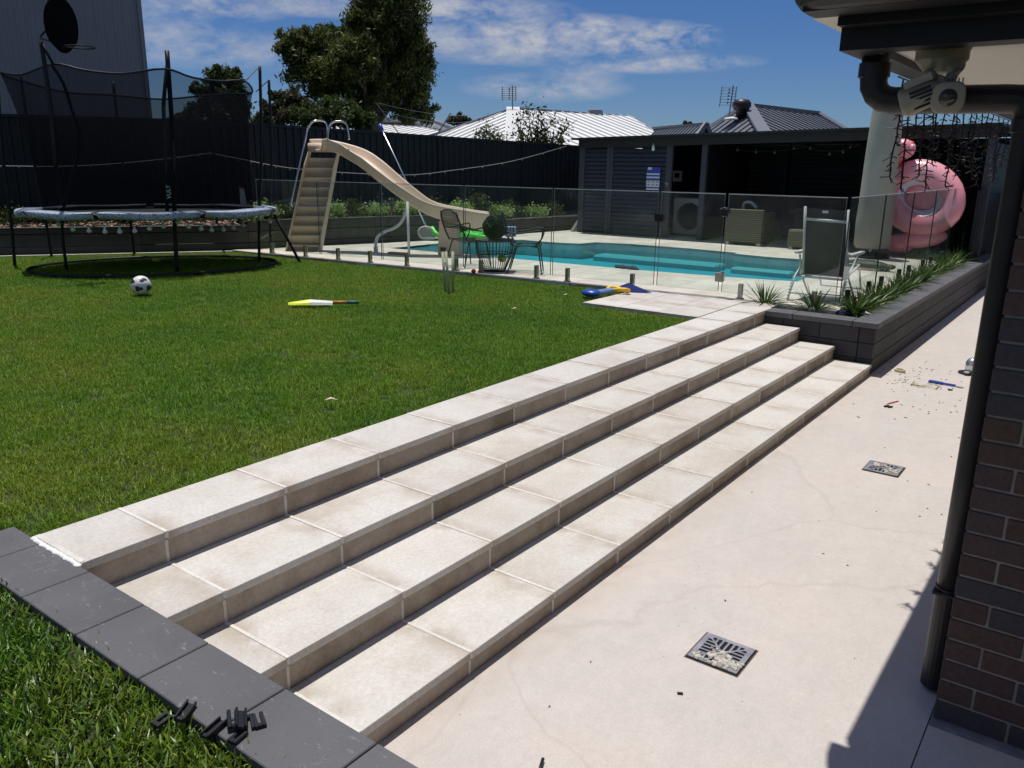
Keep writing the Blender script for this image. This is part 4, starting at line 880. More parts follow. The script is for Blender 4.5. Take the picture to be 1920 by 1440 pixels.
def louvres(y0, y1, z0, z1, pitch, x=CX):
    mb = MB(); z = z0
    while z < z1-.02:
        mb.add([(x-.03, y0, z), (x-.03, y1, z), (x+.012, y1, z+pitch*.93), (x+.012, y0, z+pitch*.93), (x-.022, y0, z), (x-.022, y1, z), (x+.02, y1, z+pitch*.93), (x+.02, y0, z+pitch*.93)],
               [(0, 1, 2, 3), (7, 6, 5, 4), (0, 4, 5, 1), (3, 2, 6, 7), (0, 3, 7, 4), (1, 5, 6, 2)]); z += pitch
    return mb
louvres(9.28, 9.84, D+.06, 2.36, .088).build('louvre_panel', 'slat_dark', cb_)
dr = louvres(7.88, 9.13, D+.06, 2.38, .088).build('louvre_door', 'slat_dark', cb_)
MB().box(CX-.04, CX+.03, 7.74, 7.87, D+.03, 2.42).box(CX-.04, CX+.03, 9.13, 9.20, D+.03, 2.42).box(CX-.038, CX+.028, 7.87, 9.13, 2.39, 2.43).box(CX-.038, CX+.028, 7.87, 9.13, D+.02, D+.06).build('door_frame', 'slat_dark', dr)
MB().box(CX-.075, CX-.041, 7.78, 7.82, 1.60, 1.68).box(CX-.085, CX-.075, 7.74, 7.86, 1.635, 1.65).build('handle', 'steel_brushed', dr)
for y0, y1 in ((9.84, 9.98), (9.20, 9.28)): MB().box(CX-.05, CX+.05, y0, y1, D, cz(y0)-.02).build('post', 'slat_dark', cb_)
MB().box(CX-.05, CX+.04, 6.98, 7.09, D, cz(7)-.02).build('post', 'slat_dark', cb_)
MB().box(CX-.05, CX+.05, 1.95, 2.07, D, cz(2)-.02).build('post', 'slat_dark', cb_)
MB().box(CX+2.9, CX+2.96, 1.95, 9.98, .2, 2.6).box(CX, CX+2.9, 9.90, 9.96, .2, 2.4).box(CX+.05, CX+2.9, 6.98, 7.03, .3, 2.45).build('inner_wall', 'interior_dark', cb_)
def hslats(y0, y1, x, z0, z1, pitch, h):
    mb = MB(); z = z0
    while z < z1: mb.box(x-.012, x+.012, y0, y1, z, z+h); z += pitch
    return mb
hslats(2.1, 6.95, CX+2.2, D+.05, 2.5, .10, .082).build('slat_screen', 'interior_dark', cb_)
hslats(4.55, 5.95, CX+2.15, 1.95, 2.5, .075, .05).build('slat_screen', 'interior_dark', cb_); hslats(2.2, 4.5, CX+2.15, 1.95, 2.5, .075, .05).build('slat_screen', 'interior_dark', cb_)
for y in (2.15, 4.52, 6.1): MB().box(CX+2.05, CX+2.13, y-.05, y+.05, D, 2.5).build('post', 'interior_dark', cb_)
# right flank of the cabana: corrugated strip and side fence
MB().box(CX+.1, CX+2.9, 2.0, 2.04, D, 2.45).build('side_wall', 'fence_steel', cb_)
steel_fence(Vector((15.5, 2.03, 0)), Vector((18.4, 2.0, 0)), .3, 1.66, 1.6, 'short dark fence panel behind the flamingo, running from the cabana corner')
pc = thing('pool_controller', 'small pale grey control box on the dark wall inside the cabana doorway', 'control box', (CX+1.0, 7.6, 1.75))
pz = atx(1270, 330, CX+1.5); y_ = pz.y; z_ = pz.z
MB().box(CX+1.48, CX+1.55, y_-.11, y_+.11, z_-.12, z_+.12).build('box', 'panel_white', pc, bevel=.015); MB().box(CX+1.474, CX+1.479, y_-.06, y_+.06, z_-.04, z_+.07).build('screen', 'interior_dark', pc)
MB().tube([(CX+1.52, y_+.1, z_-.12), (CX+1.52, y_-.02, z_-.4), (CX+1.5, y_-.1, z_-.6)], .012, 6).build('cable', 'pipe_black', pc)
pz = atx(1291, 417, CX+.75); y_ = pz.y
hp = thing('heat_pump', 'pale grey pool heat pump with a large round fan opening in the cabana doorway', 'heat pump', (CX+.75, y_, D))
wbx = MB(); x_ = CX+.75
k = 28; cy, cz_ = y_, D+.42; oc = []
for i in range(k):
    t_ = 2*math.pi*i/k; oc.append((math.cos(t_), math.sin(t_)))
sqp = [(max(-1, min(1, c*1.42))*.37, max(-1, min(1, s*1.42))*.38) for c, s in oc]
vs = [(x_, cy+a, cz_+b_) for a, b_ in sqp]+[(x_, cy+c*.29, cz_+s*.29) for c, s in oc]+[(x_+.06, cy+c*.29, cz_+s*.29) for c, s in oc]
wbx.add(vs, [(i, (i+1) % k, k+(i+1) % k, k+i) for i in range(k)]+[(k+i, k+(i+1) % k, 2*k+(i+1) % k, 2*k+i) for i in range(k)])
wbx.box(x_+.07, x_+.35, cy-.37, cy+.37, cz_-.38, cz_+.38); wbx.box(x_+.001, x_+.07, cy-.37, cy-.36, cz_-.38, cz_+.38).box(x_+.001, x_+.07, cy+.36, cy+.37, cz_-.38, cz_+.38).box(x_+.001, x_+.07, cy-.36, cy+.36, cz_+.37, cz_+.38)
wbx.build('casing', 'panel_white', hp)
fg = MB(); fg.lathe([(.285, .0), (.285, .005)], (x_+.062, cy, cz_), 24, ax=(1, 0, 0)); fg.build('fan_recess', 'interior_dark', hp)
fg = MB()
for rr in (.05, .11, .17, .23, .28): fg.tube([(x_+.01, cy+rr*math.cos(a*.2618), cz_+rr*math.sin(a*.2618)) for a in range(24)], .003, 4, closed=True)
fg.build('fan_guard', 'pipe_black', hp)
sg_ = thing('pool_sign', 'blue and white pool safety sign hung on the louvred door', 'sign', (CX-.06, 8.2, 1.7))
a = atx(1236, 357, CX-.05); b_ = atx(1213, 313, CX-.05); y0, y1, z0, z1 = a.y, b_.y, a.z, b_.z; H_ = z1-z0; W_ = y1-y0
MB().box(CX-.050, CX-.045, y0, y1, z0, z0+H_*.88).box(CX-.050, CX-.045, y0, y1-W_*.08, z0+H_*.88, z1).build('board', 'sign_blue', sg_)
q = MB(); 
for (u0, u1, v0, v1) in ((.62, .92, .88, .985), (.02, .98, .66, .73), (.02, .98, .52, .59), (.02, .98, .14, .42), (.04, .96, 0.01, .08)): q.box(CX-.0525, CX-.0505, y0+W_*u0, y0+W_*u1, z0+H_*v0, z0+H_*v1)
q.build('printed_panel', 'sign_white', sg_)
q = MB()
for v in (.34, .21):
    for u in (.12, .42, .72):
        for dz in (0, .03): q.box(CX-.0540, CX-.0528, y0+W_*u, y0+W_*(u+.18-.04*(dz > 0)), z0+H_*v+dz*H_, z0+H_*(v+.02)+dz*H_)
q.build('printed_text', 'sign_ink', sg_)
p = atx(1225, 277, CX-.11); wl = thing('wall_light', 'small white cylinder light under the cabana fascia above the louvred door', 'wall light', p)
MB().lathe([(.018, -.06), (.03, -.05), (.03, .04), (.012, .05), (.012, .09)], p, 12).build('body', 'white_plastic', wl, smooth=True)
# festoon bulbs inside the cabana
fs = thing('festoon_lights', 'dark festoon cable with clear bulbs slung inside the cabana', 'string lights', (CX+.3, 4.5, 2.35))
pts = []
for a, b_ in zip([(1380, 280), (1438, 283), (1515, 275), (1562, 285), (1612, 272)][:-1], [(1438, 283), (1515, 275), (1562, 285), (1612, 272)]):
    pts += sag(atx(*a, CX+.2), atx(*b_, CX+.2), .02, 6)
MB().tube(pts, .004, 5).build('cable', 'pipe_black', fs)
for (px, py) in ((1383, 279), (1418, 283), (1453, 284), (1489, 276), (1520, 276), (1556, 287), (1581, 283), (1595, 273)):
    p = atx(px, py, CX+.2); MB().lathe([(.012, .05), (.014, .03), (.035, -.01), (.033, -.03), (.012, -.05)], p, 10).build('bulb', 'bulb_clear', fs, smooth=True)
for i, (px0, px1, py) in enumerate(((1386, 1510, 272), (1519, 1612, 271))):
    a = atx(px0, py, CX+1.6); b_ = atx(px1, py, CX+1.6)
    t_ = thing('rail', 'thin pale hanging rail inside the cabana, '+('left one' if i == 0 else 'right one nearer the umbrella'), 'rail', a); MB().tube([a, b_], .006, 6).build('tube', 'steel_brushed', t_)
# leaning timber offcuts
tb = thing('timber_offcuts', 'short stack of pale timber boards leaning against the left end of the cabana', 'timber', (15.6, 10.1, D))
for i in range(3):
    a = at(1072+i*4, 434, D); b_ = a+Vector((.25, -.10, .34)); a.x += .02*i
    MB().bar(a, b_, .06, .10, (1, .3, 0)).build('board', 'timber_grey', tb, bevel=.004)
# wicker furniture
wk = thing('wicker_armchair', 'boxy brown wicker armchair seen from behind at the cabana edge', 'armchair', (15.75, 5.95, D))
MB().box(15.45, 15.56, 5.58, 6.33, D+.05, D+.68).box(15.56, 16.15, 6.22, 6.33, D+.05, D+.62).box(15.56, 16.15, 5.58, 5.69, D+.05, D+.62).box(15.56, 16.15, 5.70, 6.21, D+.05, D+.28).build('body', 'wicker', wk, bevel=.02, seg=2)
for x in (15.52, 16.1):
    for y in (5.64, 6.27): MB().box(x-.04, x+.04, y-.04, y+.04, D, D+.049).build('foot', 'white_plastic', wk)
MB().box(15.57, 16.13, 5.70, 6.20, D+.285, D+.40).build('cushion', 'interior_dark', wk, bevel=.03, seg=2)
MB().tube(catmull([(15.9, 6.15, D+.6), (15.8, 6.1, D+.78), (15.75, 5.95, D+.80), (15.8, 5.85, D+.70)], 5), .03, 8).build('neck_pillow', 'panel_white', wk, smooth=True)
wo_ = thing('wicker_ottoman', 'small wicker ottoman left of the reclining chair', 'ottoman', (15.6, 4.7, D))
MB().box(15.35, 15.95, 4.35, 5.05, D+.04, D+.36).build('body', 'wicker', wo_, bevel=.03, seg=2)
for x in (15.4, 15.9):
    for y in (4.42, 4.98): MB().box(x-.03, x+.03, y-.03, y+.03, D, D+.039).build('foot', 'white_plastic', wo_)
wt = thing('wicker_table', 'dark wicker dining table in the cabana shade beside the armchair', 'table', (17, 5.1, D))
MB().box(16.5, 17.3, 4.4, 5.45, D+.60, D+.66).build('top', 'wicker_dark', wt); MB().box(16.6, 16.75, 5.2, 5.35, D, D+.6).box(17.1, 17.25, 4.5, 4.65, D, D+.6).box(16.6, 16.75, 4.5, 4.65, D, D+.6).build('legs', 'wicker_dark', wt)
# ------------------------------------------------------------------ furled umbrella
um = thing('furled_umbrella', 'tall furled umbrella in a fitted grey-green cover standing on the pool deck', 'umbrella', (14.9, 3.45, D))
uc = Vector((14.92, 3.46, 0)); k = 28; rows = []
for z, r_ in ((D+.16, .25), (D+.22, .285), (D+.6, .29), (1.4, .275), (2.2, .26), (2.9, .24), (3.05, .22), (3.2, .12), (3.25, .03)):
    rows.append([tuple(uc+Vector((math.cos(2*math.pi*j/k)*r_*(1+.035*math.sin(3*2*math.pi*j/k+z)+.02*math.sin(7*2*math.pi*j/k+z*2)), math.sin(2*math.pi*j/k)*r_*(1+.035*math.sin(3*2*math.pi*j/k+z)), z))) for j in range(k)])
MB().add(sum(rows, []), [(a*k+j, a*k+(j+1) % k, (a+1)*k+(j+1) % k, (a+1)*k+j) for a in range(len(rows)-1) for j in range(k)]+[tuple(range((len(rows)-1)*k, len(rows)*k)), tuple(reversed(range(k)))]).build('cover', 'umbrella_cloth', um, smooth=True)
MB().lathe([(.03, 0), (.03, 2)], (uc.x, uc.y, D+.0), 12).build('pole', 'steel_brushed', um); MB().lathe([(.30, 0), (.31, .04), (.27, .07), (.06, .09)], (uc.x, uc.y, D), 24).build('base', 'pipe_black', um)
wb = thing('weight_bag', 'dark green rounded weight bag lying on the deck beside the umbrella foot', 'weight bag', at(1625, 503, D))
p = at(1622, 505, D); mb = MB(); mb.ell(p+Vector((0, 0, .06)), (.17, .36, .09), 20, 8, Matrix.Rotation(-.1, 3, 'Z')).ell(p+Vector((-.06, -.36, .07)), (.06, .08, .04), 10, 6)
mb.ell(p+Vector((-.10, -.30, .02)), (.03, .035, .035), 8, 5).ell(p+Vector((.10, -.30, .02)), (.03, .035, .035), 8, 5); mb.build('bag', 'dark_green', wb, smooth=True)
# ------------------------------------------------------------------ recliner
rc = thing('reclining_chair', 'upright folding recliner with silver frame and dark mesh seen from behind', 'reclining chair', (9.6, 2.7, D))
def tubes(name, mat, par, lst, r=.014, n=8):
    mb = MB()
    for pts in lst: mb.tube(pts, r, n)
    return mb.build(name, mat, par, smooth=True)
yl, yr = 2.93, 2.46; Bx = 9.45
bl0, bl1 = Vector((9.60, yl, .79)), Vector((9.42, yl, 1.58)); br0, br1 = Vector((9.60, yr, .79)), Vector((9.42, yr, 1.56))
tubes('back_frame', 'white_metal', rc, [[bl0, bl1], [br0, br1], [bl0.lerp(bl1, .83), br0.lerp(br1, .83)]], .016)
mb = MB(); a0, a1, b0, b1 = bl0.lerp(bl1, .03), bl0.lerp(bl1, .985), br0.lerp(br1, .03), br0.lerp(br1, .985)
sagv = Vector((.035, 0, 0)); g_ = [a.lerp(b_, t_)+sagv*(4*t_*(1-t_)) for a, b_ in ((a0, b0), (a1, b1)) for t_ in (0.02, .25, .5, .75, .98)]
mb.add([tuple(p) for p in g_]+[tuple(p+Vector((.006, 0, .001))) for p in g_], [(i, i+1, i+6, i+5) for i in range(4)]+[(i+15, i+16, i+11, i+10) for i in range(4)]); mb.build('back_mesh', 'mesh_fabric', rc, smooth=True)
tubes('seat_frame', 'white_metal', rc, [[(9.42, yl+.01, .80), (9.62, yl, .80), (10.15, yl, .90)], [(9.42, yr-.01, .80), (9.62, yr, .80), (10.15, yr, .90)], [(9.45, yl, .80), (9.45, yr, .80)], [(10.15, yl, .90), (10.15, yr, .90)]], .014)
MB().add([(9.62, yl-.01, .80), (10.14, yl-.01, .895), (10.14, yr+.01, .895), (9.62, yr+.01, .80), (9.88, (yl+yr)/2, .82)], [(0, 1, 4), (1, 2, 4), (2, 3, 4), (3, 0, 4)]).build('seat_mesh', 'mesh_fabric', rc)
tubes('legs', 'white_metal', rc, [[(9.5, yl+.03, 1.04), (9.62, yl+.03, .8), (9.98, yl+.03, D)], [(9.5, yr-.03, 1.04), (9.62, yr-.03, .8), (9.98, yr-.03, D)], [(9.28, yl+.05, D), (9.45, yl+.045, .80), (9.9, yl+.04, 1.03)], [(9.28, yr-.05, D), (9.45, yr-.045, .80), (9.9, yr-.04, 1.03)], [(9.33, yl+.04, .62), (9.33, yr-.04, .62)], [(10.15, yl, .9), (10.35, yl, .60)], [(10.15, yr, .9), (10.35, yr, .60)], [(10.35, yl, .60), (10.35, yr, .60)]], .012)
for y in (yl+.05, yr-.06): MB().box(9.44, 9.98, y-.03, y+.03, 1.05, 1.085).build('armrest', 'white_plastic', rc, bevel=.012, seg=2)
MB().box(9.36, 9.376, 2.66, 2.72, 1.52, 1.545).build('care_label', 'white_paper', rc)
mb = MB()
for i in range(7):
    for y in (yl+.058, yr-.058): mb.box(9.30+i*.02, 9.33+i*.02, y-.008, y+.008, .58+i*.032, .60+i*.032)
mb.build('notch_rack', 'white_plastic', rc)
# ------------------------------------------------------------------ flamingo
fm = thing('flamingo_float', 'large inflated pink flamingo ring standing on edge against the dark fence', 'inflatable', (14.5, 2.7, D))
fx = 14.55; cyf, czf = 2.70, 1.53; nU, nV = 48, 20; vs = []
tilt = .12
for i in range(nU):
    u = 2*math.pi*i/nU; cu, su = math.cos(u), math.sin(u); R1, R2 = .455, .41
    for j in range(nV):
        w = 2*math.pi*j/nV; rr = .187*(1+.012*math.sin(u*22)); rad = rr*math.cos(w); dx = rr*.85*math.sin(w)
        y = cyf-cu*(R1+rad)+su*.10; z = czf+su*(R2+rad); vs.append((fx+dx+(z-czf)*.18, y, z))
fc_ = [(i*nV+j, ((i+1) % nU)*nV+j, ((i+1) % nU)*nV+(j+1) % nV, i*nV+(j+1) % nV) for i in range(nU) for j in range(nV)]
MB().add(vs, fc_).build('ring', 'pink_vinyl', fm, smooth=True)
mb = MB(); vs = []
for i in range(nU):
    u = 2*math.pi*i/nU; cu, su = math.cos(u), math.sin(u)
    for (ra, rb, dx) in ((.335, .29, -.10), (.245, .20, -.03)):
        z = czf+su*rb; vs.append((fx+dx+(z-czf)*.18-.02, cyf-cu*ra+su*.05, z))
MB().add(vs, [(2*i, 2*((i+1) % nU), 2*((i+1) % nU)+1, 2*i+1) for i in range(nU)]).build('inner_band', 'pink_band', fm, smooth=True)
mb = MB().ell((fx+.07, cyf, czf), (.05, .36, .33), 24, 10); mb.build('seat_disc', 'pink_vinyl', fm, smooth=True)
MB().tube(catmull([(fx-.02, 3.30, 1.75), (fx+.02, 3.30, 2.0), (fx+.03, 3.20, 2.18), (fx+.05, 3.06, 2.28), (fx+.05, 2.97, 2.26)], 6), [.17]*7+[.18]*6+[.17]*6+[.14]*5+[.05], 16).build('neck', 'pink_hot', fm, smooth=True)
MB().ell((fx+.0, 3.07, 2.27), (.14, .17, .17), 20, 12).ell((fx-.02, 2.95, 2.25), (.08, .07, .12), 14, 8, Matrix.Rotation(.4, 3, 'X')).build('head', 'pink_vinyl', fm, smooth=True)
MB().ell((fx-.05, 2.60, D+.36), (.16, .38, .15), 24, 12, Matrix.Rotation(-.18, 3, 'X')).build('tail', 'pink_vinyl', fm, smooth=True)
MB().ell((fx+.02, 2.92, D+.26), (.17, .24, .16), 20, 12).build('wing', 'pink_vinyl', fm, smooth=True)
mb = MB(); pz = Vector((fx-.165+.05, 2.66, czf+.355))
for i in range(9): mb.box(pz.x-.004+.004*(i % 2), pz.x, pz.y+.12-.027*i-.012, pz.y+.12-.027*i+.012, pz.z+.006*math.sin(i*2), pz.z+.006*math.sin(i*2)+.009)
mb.build('script_mark', 'flamingo_mark', fm)

fm.location = (15.38, 2.885, D-.05); fm.scale = (1.055, 1.055, 1.055)

# ================================================================== POOL SLIDE
ps = thing('pool_slide', 'large beige plastic pool slide curving down to the water with a moulded step ladder', 'pool slide', (9.3, 10.9, D))
L0, L1 = at(533, 472, D), at(588, 470, D); L0 = Vector((8.78, 11.28, D)); L1 = Vector((9.10, 10.86, D))
wdir = (L1-L0).normalized(); T0 = Vector((9.25, 11.12, 2.16)); T1 = T0+wdir*.46
# stringers (moulded box sides) and treads
def ribbon(pts_a, pts_b, depth, mb):
    pass
sideL = MB(); climb = (T0-L0); fwd = Vector((-wdir.y, wdir.x, 0)); fwd = fwd if fwd.dot(Vector((.62, .78, 0))) > 0 else -fwd
depth0, depth1 = .30, .16
def stringer(b_, t_, sgn):
    th = wdir*.022*sgn; mb = MB(); f0, f1 = b_, t_; r0, r1 = b_+fwd*depth0, t_+fwd*depth1
    k1 = b_.lerp(t_, .86)-fwd*.10
    vs = [f0-fwd*.02, f1-fwd*.02, r1, r0]; vs = [f0, b_.lerp(t_, .45)-fwd*.03, k1, f1-fwd*.02, r1, r0]; a = vs+[p+th for p in vs]; n = len(vs)
    mb.add(a, [tuple(range(n)), tuple(reversed(range(n, 2*n)))]+[(i, n+i, n+(i+1) % n, (i+1) % n) for i in range(n)]); return mb
ld = MB().lathe([(.001, 0), (.001, .001)], L0, 3); 
mbl = stringer(L0, T0, -1); m2 = stringer(L1, T1, 1); mbl.add(m2.v, m2.f)
lad = mbl.build('ladder_side', 'slide_plastic', ps, bevel=.012, seg=2)
ns = 10; mb = MB()
for i in range(ns):
    t_ = (i+.55)/ns*.97; a = L0.lerp(T0, t_)+wdir*.0; b_ = L1.lerp(T1, t_); ins = .0
    d_ = .13; mb.obox((a+b_)/2+fwd*(.05+d_/2), (b_-a)/2-wdir*.004, fwd*d_/2, (0, 0, .014))
    # sloping moulded riser between the treads
    a2 = L0.lerp(T0, t_+.097/1.0); b2 = L1.lerp(T1, t_+.097); 
    if i < ns-1: q0 = a+fwd*(.05+d_)+Vector((0, 0, .012)); q1 = b_+fwd*(.05+d_)+Vector((0, 0, .012)); q2 = b2+fwd*.07; q3 = a2+fwd*.07; mb.add([q0, q1, q2, q3], [(0, 1, 2, 3)])
a, b_ = L0.lerp(T0, .0)+fwd*.15, L1.lerp(T1, 0)+fwd*.15; c_, e_ = L1.lerp(T1, .053)+fwd*.15, L0.lerp(T0, .053)+fwd*.15; mb.add([a, b_, c_, e_], [(0, 1, 2, 3)])
mb.build('steps', 'slide_plastic', ps, bevel=.004)
# flume: U channel swept along the path
P = [(9.28, 10.96, 2.18), (9.44, 10.90, 2.19), (9.62, 10.62, 2.10), (9.68, 10.25, 1.94), (9.74, 9.88, 1.70), (9.84, 9.52, 1.45), (10.02, 9.14, 1.20), (10.28, 8.76, 1.06), (10.56, 8.42, .95)]
C_ = catmull(P, 7); rows = []; n = len(C_)
prof = [(-.30, .20), (-.315, .235), (-.30, .25), (-.275, .245), (-.262, .215), (-.24, .10), (-.18, .03), (0, 0), (.18, .03), (.24, .10), (.262, .215), (.275, .245), (.30, .25), (.315, .235), (.30, .20), (.285, .05), (.20, -.015), (0, -.02), (-.20, -.015), (-.285, .05)]
for i, c in enumerate(C_):
    d = (C_[min(i+1, n-1)]-C_[max(i-1, 0)]); sd = Vector((d.y, -d.x, 0)).normalized(); t_ = i/(n-1); up = sd.cross(d).normalized(); up = up if up.z > 0 else -up
    wk_ = .76; hk = .66+.5*max(0, t_-.7)/.3 if t_ > .12 else .68
    rows.append([tuple(c+sd*(a*wk_)+up*(b_*(hk if b_ > 0 else 1))) for a, b_ in prof])
k = len(prof); MB().add(sum(rows, []), [(a*k+j, a*k+(j+1) % k, (a+1)*k+(j+1) % k, (a+1)*k+j) for a in range(n-1) for j in range(k)]+[tuple(reversed(range(k))), tuple((n-1)*k+j for j in range(k))]).build('flume', 'slide_plastic', ps, smooth=True)
# rounded shoulder at the top of the ladder
MB().tube([T0+fwd*.05+Vector((0, 0, .06))+wdir*-.02, T1+fwd*.05+Vector((0, 0, .06))+wdir*.02], .075, 14).build('top_shoulder', 'slide_plastic', ps, smooth=True)
# support foot near the pool
fa = at(822, 477, D); fb = at(861, 480, D); fa = Vector((10.10, 9.06, D)); fb = Vector((10.20, 8.68, D)); dz_ = Vector((.2, .06, 0))
vs = [fa, fb, fb+dz_, fa+dz_]; tt = [Vector((10.10, 9.02, 1.10)), Vector((10.26, 8.78, 1.04)), Vector((10.38, 8.83, 1.04)), Vector((10.22, 9.06, 1.10))]
MB().add(vs+tt, [(3, 2, 1, 0), (4, 5, 6, 7), (0, 1, 5, 4), (1, 2, 6, 5), (2, 3, 7, 6), (3, 0, 4, 7)]).build('foot', 'slide_plastic', ps, bevel=.02, seg=2)
MB().obox(fa.lerp(fb, .28)+Vector((-.012, -.004, .10)), (fb-fa)*.12, (.006, .0, 0), (0, 0, .03)).build('warning_plate', 'roof_trim', ps)
def wpt(px, py, d): return atd(px, py, d)
h1 = [wpt(549, 388, 14.3), wpt(547, 382, 14.25), wpt(548, 370, 14.2), wpt(575, 250, 14.3), wpt(578, 240, 14.3), wpt(584, 230, 14.3), wpt(592, 226.5, 14.3), wpt(604, 226.5, 14.35), wpt(610, 230, 14.4), wpt(613, 240, 14.4), wpt(614, 262, 14.4)]
h2 = [wpt(614.5, 262, 14.1), wpt(616, 246, 14.1), wpt(619, 234, 14.1), wpt(628, 228, 14.1), wpt(642, 228, 14.1), wpt(649, 233, 14.1), wpt(652, 244, 14.1), wpt(655, 262, 14.1)]
MB().tube(catmull(h1, 4), .016, 8).build('handrail', 'chrome', ps, smooth=True); MB().tube(catmull(h2, 4), .016, 8).build('handrail', 'chrome', ps, smooth=True)
pp = Vector((9.55, 9.22, D)); pp = at(767, 481, D); tz = atd(764, 378, math.hypot(pp.x, pp.y)+.05)
MB().tube([pp, tz], .021, 10).build('support_pole', 'white_metal', ps, smooth=True)
wpd = 13.7; wp_ = [wpt(763, 385, 13.55), wpt(760, 400, 13.6), wpt(751, 418, 13.65), wpt(738, 428, 13.7), wpt(722, 434, 13.75), wpt(709, 443, 13.8), wpt(705, 455, 13.85), at(705, 472, D)]
MB().tube(catmull(wp_, 5), .026, 10).build('water_pipe', 'white_metal', ps, smooth=True); q = at(705, 473, D); MB().lathe([(.04, 0), (.04, .09), (.028, .10), (.028, .18)], q, 12).build('pipe_socket', 'white_plastic', ps)
mt = thing('pink_foam_mat', 'small pink foam offcut lying on the deck by the slide pole', 'foam', at(745, 478, D)); p = at(745, 478, D)
a = at(729, 476, D); b_ = at(763, 478, D); MB().bar(a+Vector((0, 0, .02)), b_+Vector((0, 0, .02)), .12, .03).build('foam', 'pink_foam', mt, bevel=.01)
# pool net on its pole leaning on the fence
pn = thing('pool_net', 'white leaf net on a long blue-ended pole leaning against the back fence', 'pool net', at(803, 445, D))
pa, pb, pc_ = atd(713, 237, 15.3), atd(770, 357, 15.0), atd(797, 421, 14.75)
MB().tube([pa, pb, pc_], .016, 8).build('pole', 'chrome', pn, smooth=True); MB().tube([atd(712, 233, 15.32), atd(717, 246, 15.28)], .035, 8).build('grip', 'blue_plastic', pn, smooth=True)
MB().tube([pc_, atd(803, 434, 14.6)], .02, 8).build('socket', 'pipe_black', pn)
ctr = atd(801, 438, 14.2); ha = []; rt = Vector((math.sin(YAW), -math.cos(YAW), 0)); upv = Vector((.1, .1, 1)).normalized()
for i in range(20):
    t_ = 2*math.pi*i/20; x, y = math.cos(t_)*.15, math.sin(t_)*.12; y = max(y, -.085); ha.append(ctr+rt*(x+y*-.25)+upv*y)
MB().tube(ha, .012, 6, closed=True).build('hoop', 'white_plastic', pn, smooth=True); MB().add([tuple(p) for p in ha], [tuple(range(20))]).build('netting', 'white_net', pn)
tn = thing('white_net', 'second white pool scoop lying on the deck behind the slide foot', 'pool scoop', at(815, 449, D)); c = at(812, 450, D)+Vector((0, 0, .03))
MB().lathe([(.001, .0), (.2, .01), (.22, .04), (.2, .03)], c, 18).build('scoop', 'white_plastic', tn, smooth=True)
gv = thing('green_inflatable', 'bright green deflated inflatable on the deck behind the wire chairs', 'inflatable', at(880, 446, D))
mb = MB(); cg = at(888, 447, D); 
mb.ell(cg+Vector((0, 0, .07)), (.22, .42, .075), 18, 8, Matrix.Rotation(.1, 3, 'Z')).ell(at(905, 449, D)+Vector((0, 0, .06)), (.14, .22, .06), 14, 7).ell(at(868, 444, D)+Vector((0, 0, .12)), (.12, .2, .08), 14, 7)
mb.tube(catmull([atd(809, 426, 14.3), atd(814, 434, 14.2), atd(822, 441, 14.1), atd(850, 446, 14.0), at(872, 449, D)+Vector((0, 0, .05))], 4), [.02]+[.045]*16, 8)
for i in range(6): mb.ell(cg+Vector((random.uniform(-.1, .1), random.uniform(-.4, .4), .10)), (.08, .14, .04), 10, 6, Matrix.Rotation(random.uniform(-1, 1), 3, 'X'))
mb.build('body', 'green_vinyl', gv, smooth=True)
gt = thing('towel_pile', 'small white crumpled towel beside the green inflatable at the pool edge', 'towel', at(905, 452, D))
mb = MB()
for i in range(5): mb.ell(at(893+i*6, 452+i*.3, D)+Vector((0, 0, .015)), (.08, .12, .025), 10, 5)
mb.build('towel', 'white_paper', gt, smooth=True)
